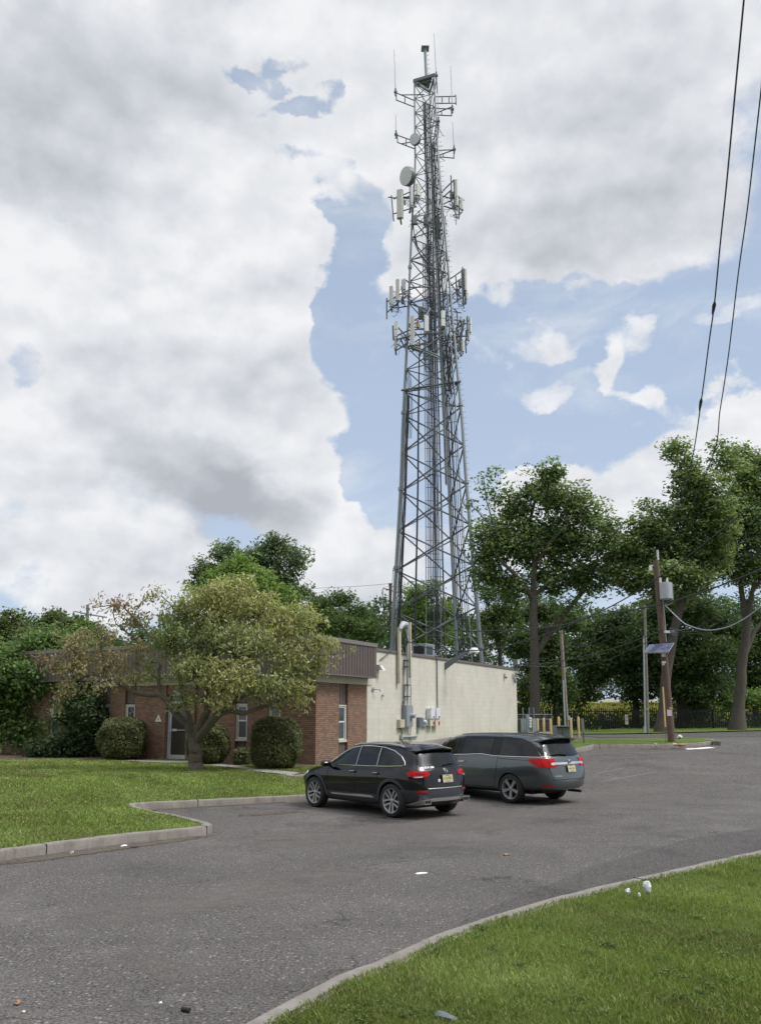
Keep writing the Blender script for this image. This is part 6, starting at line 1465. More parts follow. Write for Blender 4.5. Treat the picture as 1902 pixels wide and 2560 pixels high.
tree('locust_tree', 'green tree with airy edges between the brown fascia and the tower', 'tree', 60, [(880, 1800, .2), (880, 1680, .17), (878, 1640, .15)],
     D([(745, 1300, 26, 20, .8), (700, 1320, 30, 24, .9), (770, 1330, 34, 24, .9), (725, 1355, 50, 28, 1), (795, 1370, 34, 20, .9), (680, 1360, 36, 26, 1), (820, 1380, 18, 12, .6), (815, 1345, 14, 10, .4)]), 17000, .19, GM, 'bark_dark', .36, 24, 'sparse trees behind the hall', seed=37, twigs=70)
tree('cottonwood_tree', 'large airy grey green tree rising behind the brick office roof', 'tree', 56, [(640, 1780, .3), (650, 1640, .26), (650, 1560, .22)],
     D([(600, 1185, 34, 26, .9), (640, 1215, 34, 26, .8), (570, 1215, 36, 34, .9), (490, 1200, 34, 26, .8), (440, 1240, 30, 28, .9), (470, 1260, 40, 34, 1), (530, 1215, 26, 24, .7), (610, 1250, 40, 36, .9), (620, 1300, 34, 28, .8), (655, 1285, 22, 18, .6), (590, 1290, 36, 30, .8), (420, 1270, 18, 16, .8)]), 19000, .20, [(.055, .10, .042), (.115, .17, .075)], 'bark', .34, 26, None, seed=41, twigs=120)
tree('maple_tree', 'bright green rounded tree just behind the brown leaved tree top', 'tree', 44, [(600, 1760, .22), (600, 1640, .2), (600, 1560, .17)],
     D([(520, 1235, 34, 28, 1), (490, 1265, 40, 34, 1), (560, 1265, 42, 34, 1), (530, 1290, 60, 36, 1.1), (470, 1300, 40, 30, 1), (600, 1300, 40, 34, 1), (620, 1340, 36, 40, 1), (440, 1290, 26, 20, .8)]), 26000, .17, [(.07, .14, .016), (.16, .25, .045)], 'bark', .34, 26, None, seed=43, twigs=30)
# left edge masses
tree('oak_tree', 'dark olive tree at the left edge with an uneven top', 'tree', 48, [(20, 1880, .3), (20, 1700, .25)],
     D([(25, 1355, 34, 28, 1), (-10, 1400, 50, 40, 1), (50, 1400, 30, 36, .9), (20, 1450, 40, 40, 1)]), 17000, .19, [(.05, .08, .024), (.11, .15, .048)], 'bark_dark', .34, 26, 'trees left of the office', seed=51, twigs=30)
tree('oak_tree', 'small olive topped tree between the left edge and the far crossarm pole', 'tree', 52, [(120, 1880, .25), (120, 1700, .2)],
     D([(112, 1345, 20, 20, 1), (145, 1360, 26, 16, .9), (90, 1370, 24, 18, .9), (175, 1360, 18, 12, .7), (120, 1400, 46, 34, 1)]), 12000, .19, [(.042, .074, .02), (.10, .14, .038)], 'bark_dark', .3, 26, 'trees left of the office', seed=52, twigs=30)
tree('ivy_column', 'bright green ivy swallowing the far crossarm pole', 'shrub', 44, [(218, 1880, .12), (218, 1640, .1)],
     D([(190, 1365, 12, 14, 1), (188, 1385, 22, 16, 1), (195, 1420, 30, 28, 1)]), 7000, .16, [(.045, .10, .012), (.10, .17, .03)], 'bark_dark', .25, 26, None, seed=53, twigs=10)
tree('maple_tree', 'big mid green maple mass at the left end of the brick office', 'tree', 36, [(130, 1895, .22), (132, 1780, .2), (135, 1700, .18)],
     D([(110, 1400, 46, 34, 1), (60, 1420, 50, 34, 1), (150, 1430, 44, 34, 1), (20, 1460, 46, 40, 1), (90, 1470, 60, 44, 1), (160, 1480, 50, 40, 1), (30, 1520, 50, 40, 1), (110, 1530, 60, 44, 1), (180, 1540, 36, 44, 1), (50, 1575, 44, 36, 1), (120, 1590, 60, 44, 1), (10, 1570, 40, 36, 1), (-40, 1500, 50, 70, 1)]), 46000, .17, [(.05, .105, .024), (.12, .205, .055)], 'bark_dark', .42, 34, 'trees left of the office', seed=55, twigs=30)
tree('yew_shrub', 'very dark shrub mass pressed against the left end of the office wall', 'shrub', 33.5, [(200, 1905, .1), (200, 1870, .09)],
     D([(190, 1500, 30, 34, 1), (205, 1550, 26, 44, 1), (175, 1590, 40, 44, 1), (140, 1620, 46, 28, 1), (200, 1620, 30, 28, 1), (100, 1630, 36, 22, 1), (170, 1545, 40, 40, 1)]), 22000, .13, [(.02, .045, .014), (.05, .09, .026)], 'bark_dark', .26, 26, None, seed=57, twigs=20)
tree('hedge_row', 'dark hedge far behind the lawn at the left edge', 'hedge', 47, [(10, 1872, .1), (10, 1850, .1)],
     D([(-60, 1600, 60, 30, 1), (0, 1605, 50, 26, 1), (60, 1605, 40, 22, 1)]), 9000, .2, GD, 'bark_dark', .3, 26, None, seed=58, twigs=5)
# the brown green tree on the lawn in front of the office
bt = GL(489, 1926); YB = bt.y
RG = ((.16, .145, .07), (.26, .225, .12)); OG = ((.135, .165, .06), (.25, .275, .12)); OY = ((.185, .205, .068), (.33, .33, .14)); RD = ((.15, .095, .065), (.24, .155, .10)); GG = ((.085, .12, .035), (.18, .215, .08))
tree('cherry_tree', 'low spreading tree with drooping olive and brown leaves on the front lawn', 'tree', YB, [(489, 1929, .23), (489, 1890, .20), (486, 1860, .19), (484, 1835, .20)],
     D([(470, 1300, 70, 42, 1, -.3, OY), (520, 1275, 40, 24, 1, .2, OY), (480, 1350, 70, 34, 1, -.1, OY), (580, 1375, 60, 30, 1, 0, OY), (690, 1440, 40, 22, .7, 0, OY), (640, 1455, 50, 26, .8, -.3, OG), (400, 1330, 56, 36, 1, 0, OG), (560, 1330, 70, 44, 1, .3, OY), (640, 1350, 60, 34, 1, 0, OY), (700, 1395, 44, 20, .8, 0, OY), (745, 1415, 24, 12, .6, 0, OY), (370, 1390, 50, 40, 1, -.3, GG), (440, 1390, 70, 50, 1, -.6, GG), (530, 1400, 70, 44, 1, -.8, OG), (620, 1420, 60, 34, .9, -.2, OY), (430, 1460, 60, 40, 1, -1.0, OG), (500, 1470, 60, 40, 1, -1.3, OY), (570, 1490, 56, 30, 1, -.8, OG), (640, 1495, 40, 24, .9, -.4, OY), (400, 1520, 40, 22, .8, -.8, OG), (470, 1525, 36, 18, .7, -1.4, OY), (660, 1530, 22, 14, .6, -.2, OY), (600, 1530, 24, 10, .4, -.4, OG),
        (250, 1310, 44, 18, .35, 0, RD), (205, 1315, 26, 12, .35, .3, RD), (310, 1300, 34, 20, .35, 0, RG), (350, 1290, 22, 16, .4, .2, RG), (290, 1340, 44, 24, .4, .3, RG), (220, 1375, 50, 26, .55, 0, RG), (160, 1400, 50, 30, .45, -.2, RG), (110, 1440, 30, 20, .5, -.3, RD), (170, 1450, 60, 26, .5, -.3, RG), (240, 1430, 50, 30, .45, 0, RG), (200, 1490, 50, 18, .4, -.4, RG), (140, 1500, 34, 18, .4, -.3, RG), (120, 1540, 16, 18, .5, -.2, RG), (300, 1410, 46, 30, .35, .2, RG), (330, 1460, 36, 26, .4, -.2, OG), (290, 1470, 36, 16, .4, -.2, RG)]),
     31000, .125, [OG[0], OG[1]], 'bark_mid', .17, 20, None, seed=61, twigs=420, flare=1.35, droop=1.6, shell=.6, asp=.42, depth=.7, up=.05, bs=1.06, pen=.6, vz=.9, limbs=[
     [(482, 1850, .15, 0), (468, 1811, .12, -.1), (438, 1784, .11, -.2), (419, 1753, .10, -.2), (399, 1736, .095, -.2), (375, 1737, .09, -.15), (339, 1732, .085, -.1), (303, 1712, .075, 0), (264, 1688, .06, 0), (215, 1690, .035, 0), (175, 1712, .018, 0)],
     [(400, 1735, .07, -.2), (396, 1700, .055, -.2), (400, 1660, .04, -.1)], [(488, 1845, .15, 0), (500, 1815, .13, -.3), (518, 1780, .12, -.4), (522, 1730, .09, -.3), (560, 1660, .06, -.2)],
     [(492, 1850, .16, 0), (520, 1815, .14, -.5), (545, 1785, .13, -.8), (570, 1775, .11, -.8), (610, 1785, .08, -.7), (650, 1770, .06, -.5), (690, 1758, .035, -.4), (715, 1780, .018, -.4)],
     [(560, 1775, .08, -.8), (600, 1745, .06, -.6), (680, 1700, .05, -.2), (740, 1690, .035, 0)], [(488, 1850, .12, .2), (470, 1780, .08, .3), (450, 1700, .06, .4), (430, 1620, .04, .3)],
     [(262, 1690, .05, 0), (258, 1640, .035, 0), (245, 1590, .022, 0)], [(400, 1620, .05, .2), (350, 1560, .035, .3), (300, 1510, .022, .3), (230, 1520, .012, .2)], [(340, 1600, .03, .3), (290, 1560, .02, .3)], [(500, 1760, .08, .2), (540, 1690, .06, .3), (600, 1640, .05, .4), (680, 1625, .035, .4), (760, 1610, .02, .4)]])
# clipped shrubs in front of the office
def shrub(name, label, u, vb, wpx, hpx, Y, n, seed, grp='clipped shrubs along the office front'):
    b = W(u, vb, Y); b.z = float(L(b.x, b.y)); e = empty(name, b); tag(e, label, 'shrub', grp); rx = wpx / 2 * Y / FPX; h = hpx * Y / FPX
    rg = np.random.default_rng(seed); N = n
    d_ = rg.normal(size=(N, 3)); d_ /= np.linalg.norm(d_, axis=1)[:, None]
    ex = .8; sup = np.sign(d_) * np.abs(d_) ** ex; sup /= np.maximum(1e-6, (np.abs(sup) ** 3).sum(1) ** (1 / 3))[:, None]
    lump = 1 + .05 * np.sin(d_[:, 0] * 7 + seed) * np.cos(d_[:, 2] * 6) + .04 * np.sin(d_[:, 1] * 9 + d_[:, 2] * 5)
    rad = (1 - .30 * rg.random(N) ** 2.2) * (1 + rg.normal(0, .022, N)) * lump
    p = sup * rad[:, None] * np.array([rx, rx * .95, h / 2 * .99]) + np.array([0, 0, h / 2 * 1.0])
    nrm = d_ + rg.normal(0, .75, (N, 3)); nrm[:, 2] += .25; nrm /= np.linalg.norm(nrm, axis=1)[:, None]
    a = rg.normal(size=(N, 3)); a -= nrm * (a * nrm).sum(1)[:, None]; a /= np.linalg.norm(a, axis=1)[:, None]; bb = np.cross(nrm, a); s = (.07 * (.6 + .8 * rg.random(N)))[:, None]
    co_ = np.stack([p - a * s * .5, p + bb * s * .28, p + a * s * .5, p - bb * s * .28], 1).reshape(-1, 3)
    k = rg.random(N)[:, None]; tint = np.array([.065, .09, .032]) * (1 - k) + np.array([.17, .185, .08]) * k; yl = (rg.random(N) < .2 + .0 * k[:, 0])[:, None]; tint = np.where(yl, np.array([.34, .32, .17]) * (.6 + .6 * k), tint)
    np_mesh('foliage', co_, 4, M['leaf'], e, tint)
    c = MB()
    for i in range(9): t = Vector((random.uniform(-.5, .5) * rx, random.uniform(-.5, .5) * rx, h * .6)); c.tube([Vector((t.x * .2, t.y * .2, -.05)), t], [.03, .012], 5)
    c.build('stem', M['bark_dark'], e)
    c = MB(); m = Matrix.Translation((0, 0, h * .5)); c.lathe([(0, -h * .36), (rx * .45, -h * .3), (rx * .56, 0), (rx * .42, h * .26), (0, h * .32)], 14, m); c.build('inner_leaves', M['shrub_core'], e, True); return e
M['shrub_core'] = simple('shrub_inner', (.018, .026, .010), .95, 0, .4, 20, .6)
shrub('round_shrub', 'clipped round shrub left of the door under the far office window', 304, 1898, 108, 102, 31.5, 22000, 1)
shrub('round_shrub', 'clipped round shrub right behind the brown green tree trunk', 520, 1905, 98, 96, 28.9, 22000, 2)
shrub('round_shrub', 'biggest clipped shrub by the right corner of the brick front', 690, 1922, 120, 124, 26.4, 28000, 3)
shrub('small_bush', 'small bright bush against the wall between two clipped shrubs', 604, 1913, 44, 42, 28.2, 2600, 4, None)

# ------------------------------------------------------------------ far woodland behind the railway (a mass)
rg = np.random.default_rng(99)
def mass(name, x0, x1, y0, y1, hfun, n, size, cols, label, cat, zb=.5, seed=1):
    rg = np.random.default_rng(seed); nc = n // 22; cx_ = rg.uniform(x0, x1, nc); cy_ = rg.uniform(y0, y1, nc); hh = hfun(cx_, cy_); z = zb + hh * (1 - rg.random(nc) ** 1.8)
    k = np.repeat(np.arange(nc), 22); N = len(k); p = np.stack([cx_[k], cy_[k], z[k]], 1) + rg.normal(0, .55, (N, 3)) * [1, 1, .6]
    nrm = rg.normal(size=(N, 3)); nrm[:, 1] -= .5; nrm[:, 2] = np.abs(nrm[:, 2]); nrm /= np.linalg.norm(nrm, axis=1)[:, None]
    a = rg.normal(size=(N, 3)); a -= nrm * (a * nrm).sum(1)[:, None]; a /= np.linalg.norm(a, axis=1)[:, None]; b = np.cross(nrm, a); s = (size * (.6 + .8 * rg.random(N)))[:, None]
    co_ = np.stack([p - a * s * .5, p + b * s * .3, p + a * s * .5, p - b * s * .3], 1).reshape(-1, 3)
    t = rg.random(nc)[:, None]; ct = np.array(cols[0]) * (1 - t) + np.array(cols[1]) * t; tint = ct[k] * (.7 + .6 * rg.random(N))[:, None]
    o = np_mesh(name, co_, 4, M['leaf'], None, tint); tag(o, label, cat, kind='stuff'); return o
def crownline(base, amp, f, ph):
    def fn(x, y): return base + amp * (np.abs(np.sin(x * f + ph)) ** .6 + .5 * np.abs(np.sin(x * f * 2.3 + ph * 2 + y * .1))) - .0 * y
    return fn
mass('far_wood', -10, 75, 96, 116, crownline(10, 4.5, .19, .7), 90000, .45, [(.04, .078, .03), (.09, .145, .052)], 'far green woodland filling the view behind the yellow rail wagons', 'woodland', seed=5)
mass('far_wood', -75, 5, 84, 100, crownline(8, 3.0, .22, .2), 42000, .45, [(.04, .078, .03), (.085, .14, .05)], 'far green woodland behind the office roof on the left', 'woodland', seed=6)
mass('undergrowth', 8, 46, 64.5, 69, crownline(.5, .55, .5, .4), 16000, .2, [(.03, .06, .018), (.08, .13, .03)], 'dark low undergrowth behind the black palisade fence', 'undergrowth', zb=1.0, seed=7)

# ------------------------------------------------------------------ poles, wires, fence and other things beyond the lot
def pole(name, label, base, top, r0, r1, mat, group=None, cat='utility pole'):
    e = empty(name, base); tag(e, label, cat, group); c = MB(); a, b = Vector(base), Vector(top)
    pts = [a - Vector((0, 0, .6))] + [a.lerp(b, t) for t in np.linspace(0, 1, 9)]; rr = [r0] + [r0 + (r1 - r0) * t for t in np.linspace(0, 1, 9)]; c.tube(pts, rr, 14); c.build('pole', M[mat], e, True, True); return e
pb_ = GI = G(1679, 1855.5, .15); YP = pb_.y
up = pole('utility_pole', 'leaning brown wooden utility pole with solar panel on the grass island', pb_, W(1638.5, 1401, YP), .155, .12, 'pole_brown', 'utility poles')
c = MB(); q = W(1664, 1478, YP - .25); rT = 15 * YP / FPX; hT = 43 * YP / FPX
c.lathe([(rT * .8, -hT / 2), (rT, -hT / 2 + .03), (rT, hT / 2 - .08), (rT * .96, hT / 2), (0, hT / 2 + .04)], 20, Matrix.Translation(q))
c.box(q + Vector((rT * .95, 0, -.02)), (.06, .2, hT))
tr = c.build('transformer', M['pvc'], up, True, True)
c = MB()
for x in (-.2, .08): c.tube([q + Vector((x, 0, hT / 2)), q + Vector((x, 0, hT / 2 + .2))], [.05, .035], 8)
c.build('bushing', M['inverter'], tr, True, True)
c = MB(); c.tube([W(1645, 1400, YP), W(1643, 1375, YP)], .04, 6); c.box(W(1626, 1420, YP - .1), (.1, .1, .22)); c.tube([W(1626, 1416, YP - .1), W(1636, 1412, YP)], .02, 5); c.build('insulator', M['inverter'], up, world=True)
c = MB(); c.tube([W(1657, 1500, YP - .2), W(1660, 1530, YP - .2), W(1663, 1560, YP - .2), W(1664, 1580, YP - .2), W(1666, 1605, YP - .2)], .018, 5); c.tube([W(1661, 1508, YP - .2), W(1668, 1513, YP - .25), W(1679, 1509, YP - .25), W(1678, 1480, YP - .2)], .018, 5); c.build('service_cable', M['pvc'], up, True, True)
c = MB(); c.box(W(1667, 1580, YP - .25), (.19, .12, .1)); c.box(W(1658.5, 1637, YP - .22), (.12, .1, .17)); c.box(W(1659, 1656, YP - .22), (.13, .1, .08)); c.box(W(1658, 1661, YP - .22), (.06, .08, .08)); c.build('junction_box', M['inverter'], up, world=True)
c = MB(); c.lathe([(.05, -.05), (.13, -.04), (.14, .04), (.06, .05)], 16, Matrix.Translation(W(1682, 1584, YP - .2)) @ Matrix.Rotation(R(70), 4, 'X')); c.build('cable_coil', M['cable'], up, True, True)
c = MB(); c.box(W(1673, 1782.5, YP - .17), (.18, .012, .25)); c.build('notice', M['pinkpaper'], up, world=True)
c = MB(); c.box(W(1676.5, 1770.5, YP - .16), (.13, .02, .035)); c.box(W(1677, 1776, YP - .16), (.03, .02, .02)); c.build('yellow_tag', M['yellow'], up, world=True)
# solar panel
cr_ = [W(1610.4, 1631, YP - 1.0), W(1671, 1630.4, YP - .75), W(1685.6, 1607.5, YP - .1), W(1623, 1612, YP - .35)]
sp = empty('solar_module', (cr_[0] + cr_[2]) / 2); tag(sp, 'tilted solar panel bracketed to the brown utility pole', 'solar panel')
nrm = (cr_[1] - cr_[0]).cross(cr_[3] - cr_[0]).normalized()
c = MB(); c.prism(cr_, (0, 0, 0), tuple(-nrm * .05)); c.build('panel_frame', M['rim'], sp, world=True)
def bil(s, t): return cr_[0] * (1 - s) * (1 - t) + cr_[1] * s * (1 - t) + cr_[2] * s * t + cr_[3] * (1 - s) * t
c = MB()
for i in range(8):
    for j in range(4):
        a0, a1 = .02 + .96 * i / 8 + .001, .02 + .96 * (i + 1) / 8 - .001; b0, b1 = .03 + .94 * j / 4 + .002, .03 + .94 * (j + 1) / 4 - .002
        c.add([bil(a0, b0) + nrm * .006, bil(a1, b0) + nrm * .006, bil(a1, b1) + nrm * .006, bil(a0, b1) + nrm * .006], [(0, 1, 2, 3)])
M['cell'] = paint('solar_cell', (.07, .08, .14), 0, .1)
c.build('cells', M['cell'], sp, world=True)
c = MB(); c.tube([bil(.62, .5) - nrm * .05, W(1660, 1625, YP)], .03, 6); c.tube([bil(.62, .1) - nrm * .05, W(1661, 1640, YP)], .02, 6); c.build('bracket', M['galv'], sp, world=True)
# guy marker
c = MB(); c.tube([W(1656.7, 1717.5, YP - .5), W(1663, 1818, YP - .6)], .03, 6); gm = solo(c, 'guy_marker', M['bollard'], 'long yellow guard tube on the guy wire beside the brown pole', 'guard')
c = MB(); c.tube([W(1652, 1640, YP - .45), W(1656.7, 1717.5, YP - .5), W(1663.4, 1818, YP - .6), Vector((W(1663.6, 1850, YP - .6).x, YP - .6, H(10, YP) + .1))], .008, 5); solo(c, 'guy_wire', M['cable'], 'thin guy wire beside the brown utility pole', 'wire')
gb = G(1619, 1834.5); gp_ = pole('utility_pole', 'pale weathered wooden pole with grey conduit left of the solar panel', gb, W(1611, 1513, gb.y), .5 * 8.8 * gb.y / FPX, .5 * 6.5 * gb.y / FPX, 'pole_grey', 'utility poles')
c = MB(); c.tube([W(1612.8, 1834, gb.y - .12), W(1608.3, 1591, gb.y - .12)], 1.9 * gb.y / FPX, 8); c.box(W(1612, 1825, gb.y - .2), (.13, .1, .42)); c.build('conduit', M['pvc'], gp_, True, True)
c = MB(); c.box(W(1618.5, 1773, gb.y - .2), (.15, .02, .04)); c.build('yellow_tag', M['yellow'], gp_, world=True)
tb = Vector((W(1417, 1813, 47).x, 47, 1.1)); tp = pole('utility_pole', 'tan wooden pole standing behind the green transformer box', tb, W(1402.4, 1576, 47), .13, .095, 'pole_tan', 'utility poles')
c = MB(); c.tube([W(1412.5, 1820, 46.8), W(1407.5, 1701, 46.8)], .045, 8); c.build('conduit', M['pvc'], tp, True, True)
c = MB(); c.tube([W(1404, 1585, 46.9), W(1419, 1800, 46.8)], .02, 5); c.box(W(1421.5, 1795, 46.8), (.14, .1, .24)); c.build('junction_box', M['pvc'], tp, world=True)
bp = W(977.2, 1700, 95); sp2 = pole('steel_pole', 'dark brown steel pole with insulator arms left of the tower base', bp, W(975.3, 1460, 95), .17, .16, 'steel_brown', 'far transmission poles', 'pole')
def insul(parent, p, n, st_, r=.11):
    c = MB()
    for i in range(n): c.lathe([(.02, -.03), (r, -.02), (r * .8, .03), (.02, .04)], 8, Matrix.Translation(p - Vector((0, 0, st_ * (i + .5)))))
    c.tube([p, p - Vector((0, 0, st_ * n + .1))], .03, 5); c.build('insulator_string', M['cable'], parent, True, True)
c = MB(); c.tube([W(957, 1470.5, 95), W(995, 1482, 95)], .06, 5); c.tube([W(957, 1470, 95), W(973, 1464.5, 95)], .015, 4); c.build('crossarm', M['steel_brown'], sp2, world=True)
c = MB(); c.tube([W(959, 1542, 95), W(995, 1548, 95)], .06, 5); c.tube([W(959, 1541, 95), W(975, 1536, 95)], .015, 4); c.build('crossarm', M['steel_brown'], sp2, world=True)
c = MB(); c.box(W(975.3, 1460, 95), (.4, .4, .12)); c.build('pole_cap', M['steel_brown'], sp2, world=True)
insul(sp2, W(956.5, 1473, 95), 9, .15); insul(sp2, W(958.7, 1545, 95), 8, .15)
bp = W(219, 1700, 70); sp3 = pole('steel_pole', 'far grey pole with bent crossarm standing in the ivy at the left', bp, W(219, 1512, 70), .14, .12, 'grey_dark', 'far transmission poles', 'pole')
c = MB(); c.tube([W(181.5, 1537, 70), W(184, 1529.5, 70), W(190, 1529, 70), W(215, 1535, 70), W(267, 1543.5, 70)], [.05, .06, .06, .07, .07], 6); c.tube([W(246.5, 1543, 70), W(244.5, 1548, 70)], .05, 5); c.build('crossarm', M['grey_box'], sp3, True, True)

def wire(pts, r, label, cat='wire', group='overhead wires', mat='cable', name='overhead_wire', sub=6):
    P = [Vector(p) if isinstance(p, Vector) else W(*p) for p in pts]
    # Catmull-Rom through the surveyed points
    out = []
    for i in range(len(P) - 1):
        p0 = P[max(0, i - 1)]; p1 = P[i]; p2 = P[i + 1]; p3 = P[min(len(P) - 1, i + 2)]
        for k in range(sub):
            t = k / sub; out.append(.5 * ((2 * p1) + (p2 - p0) * t + (2 * p0 - 5 * p1 + 4 * p2 - p3) * t * t + (3 * p1 - p0 - 3 * p2 + p3) * t ** 3))
    out.append(P[-1]); c = MB(); c.tube(out, r, 6); return solo(c, name, M[mat], label, cat, group, True)
def plan(pts, x0, k):
    o = []
    for u, v in pts:
        a = (u - CX) / FPX; b = (CY - v) / FPX; dy = cP - b * sP; s = a / dy; Y = x0 / (s - k); o.append(W(u, v, Y))
    return o
top_p = W(1643, 1376, YP)
w1 = plan([(1859, 0), (1836, 243), (1816, 458), (1800.6, 604), (1786, 755), (1772.6, 852), (1752.6, 1003), (1732, 1138), (1712, 1218)], 1.64, (top_p.x - 1.64) / YP)
w1 = [w1[0] * 2 - w1[1]] + w1 + [(top_p + w1[-1]) / 2 + Vector((0, 0, -.25)), top_p]
o = wire(w1, .0105, 'long black overhead wire with two splices rising from the brown pole to the upper right')
for t in ((1785, 762), (1752, 1003)):
    q = plan([t], 1.64, (top_p.x - 1.64) / YP)[0]; c = MB(); q2 = plan([(t[0] - 2.6, t[1] + 16)], 1.64, (top_p.x - 1.64) / YP)[0]; c.tube([q * 1.5 - q2 * .5, q, q2, q2 * 1.5 - q * .5], [.012, .03, .022, .012], 8); c.build('splice', M['cable'], o, True, True)
top2 = W(1650, 1385, YP)
w2 = plan([(1902, 226.5), (1886, 367), (1867, 529), (1845, 685), (1821, 885), (1799.6, 1025), (1778, 1149)], 2.6, (top2.x - 2.6) / YP)
w2 = [w2[0] * 2 - w2[1]] + w2 + [(top2 + w2[-1]) / 2 + Vector((0, 0, -.3)), top2]
wire(w2, .0105, 'long black overhead wire without splices crossing the sky at the right edge')
wr = W(1000, 1597, Sp(6.3, .2, 5).y)
wire([wr, (1040, 1611, 34), (1074, 1622, 33.6), (1130, 1628, 33), (1215, 1624, 32), (1299.5, 1607, 31), (1398, 1573.5, 30), (1532, 1513.6, 28.5), (1641, 1447, 27), (1740, 1375, 25.5), (1902, 1246, 23), (2100, 1080, 20.5)], .022, 'thick twisted service cable from the weatherhead over the lot to the upper right')
wire([(985, 1545, 58), (1093.7, 1571, 55), (1166, 1578, 50), (1239, 1576.5, 46), (1299.5, 1574.5, 42), (1398, 1564, 38), (1463, 1546, 35), (1638, 1513.6, 32), (1753.5, 1481, 30), (1902, 1423.6, 27), (2080, 1350, 24)], .03, 'thick black cable passing the lower end of the transformer on the brown pole')
wire([Sp(20.3, .1, 5.0), (1380, 1657, 42), (1463, 1640, 40), (1540, 1619, 37.5), (1601, 1597, 35.5), (1648, 1579, YP - .1)], .022, 'cable from the corner flood light up to the middle of the brown pole')
wire([Sp(20.4, .1, 5.2), (1350, 1648, 44), (1417, 1624, 42), (1490, 1601, 39), (1569, 1550, 36), (1640, 1500, YP)], .014, 'thin wire from the corner flood light to below the transformer')
wire([Sp(20.3, .1, 4.95), (1400, 1668, 46), (1500, 1656, 42), (1580, 1622, 38), (1650, 1592, YP)], .018, 'lowest cable between the block wall corner and the brown pole')
wire([(1401, 1580, 47), (1440, 1610, 45), (1490, 1612, 42), (1560, 1575, 38), (1640, 1530, YP)], .014, 'slack wire from the tan pole top to the brown pole')
wire([(1661, 1512, YP - .3), (1690, 1541, 32.5), (1717, 1562, 31.5), (1762, 1575, 30), (1807, 1571, 28.5), (1850, 1553, 27), (1902, 1517, 25.5), (2050, 1400, 23)], .020, 'deeply sagging pale cable right of the brown pole, starting under the transformer', mat='pvc')
wire([(1672, 1571, YP - .3), (1717, 1580, 32.5), (1762, 1573, 31), (1830, 1539, 29), (1902, 1497, 27), (2050, 1390, 24)], .016, 'sagging cable right of the brown pole that starts at the black coil')
wire([(1686, 1578, YP - .3), (1740, 1567.5, 33), (1807, 1533, 31), (1902, 1481, 29), (2050, 1380, 26)], .014, 'uppermost of the sagging cables starting at the black coil')
wire([(1672, 1574, YP - .3), (1700, 1583, 33), (1762, 1582, 31.5), (1830, 1556, 29.5), (1902, 1519, 28), (2050, 1410, 25)], .012, 'lowest of the thin cables running right from the black coil')
wire([(1735, 1480, 40), (1800, 1441, 36), (1902, 1384, 32), (2000, 1330, 29)], .010, 'faint thin wire in front of the leaves at the right edge')
for i, (va, vb_) in enumerate(((1463, 1459), (1502, 1501), (1517, 1515), (1531, 1528))):
    wire([(560, va + 30, 110), (760, va + 10, 102), (900, va + 2.5, 97), (974, vb_, 95)], .02, ['highest', 'second highest', 'third', 'lowest'][i] + ' faint far wire ending at the brown steel pole left of the tower', group='far wires', sub=3)
for i, v0 in enumerate((1716, 1722, 1727, 1732)):
    wire([W(1290, v0 - 6, 92), W(1500, v0 - 1, 90), W(1650, v0 - 2, 89), W(1950, v0 - 10, 87)], .02, ['highest', 'second', 'third', 'lowest'][i] + ' of the railway wires in front of the far woodland', group='railway wires', sub=3, mat='grey_box')

mass('far_wood', -70, 70, -32, -24, crownline(12, 5.0, .16, .3), 40000, .8, [(.03, .06, .02), (.07, .12, .04)], 'line of trees across the street behind the photographer', 'woodland', zb=0, seed=17)
# palisade fence
YF = 61.5; fz = 1.16; ft = W(1500, 1768.5, YF).z
fn = empty('palisade_fence', (24, YF, fz)); tag(fn, 'long black steel palisade fence along the back of the lot', 'fence')
c = MB(); x = W(1262, 1800, YF).x
while x < 42:
    c.prism([Vector((x - .03, YF - .03, fz)), Vector((x + .03, YF - .03, fz)), Vector((x + .03, YF - .015, fz)), Vector((x - .03, YF - .015, fz))], (0, 0, 0), (0, 0, ft - fz - .16))
    zz = ft - .16; c.hexa([(x - .03, YF - .03, zz), (x + .03, YF - .03, zz), (x + .03, YF - .012, zz), (x - .03, YF - .012, zz), (x - .008, YF - .12, ft), (x + .008, YF - .12, ft), (x + .008, YF - .10, ft), (x - .008, YF - .10, ft)])
    x += .142
c.build('pales', M['fence'], fn, world=True)
for zz in (fz + .28, ft - .32):
    c = MB(); c.box((26, YF, zz), (40, .04, .06)); c.build('rail', M['fence'], fn, world=True)
x = W(1292, 1800, YF).x
while x < 42:
    c = MB(); c.box((x, YF + .06, (fz + ft) / 2 - .1), (.09, .07, ft - fz - .1)); c.build('fence_post', M['fence'], fn, world=True); x += 2.45
e = empty('fence_sign', W(1566, 1811, YF - .1)); tag(e, 'narrow white sign with red and grey lines fixed on the black fence', 'sign')
c = MB(); c.box(W(1566, 1799.5, YF - .1), (.24, .012, .72)); c.build('board', M['white_paint'], e, world=True)
c = MB(); c.box(W(1566, 1793, YF - .11), (.18, .006, .06)); c.box(W(1566, 1801.5, YF - .11), (.18, .006, .05)); c.build('red_band', M['red'], e, world=True)
c = MB()
for v_ in (1790, 1796.5, 1799, 1804.5, 1807.5): c.box(W(1566, v_, YF - .11), (.17, .006, .022))
c.build('grey_line', M['grey_box'], e, world=True)
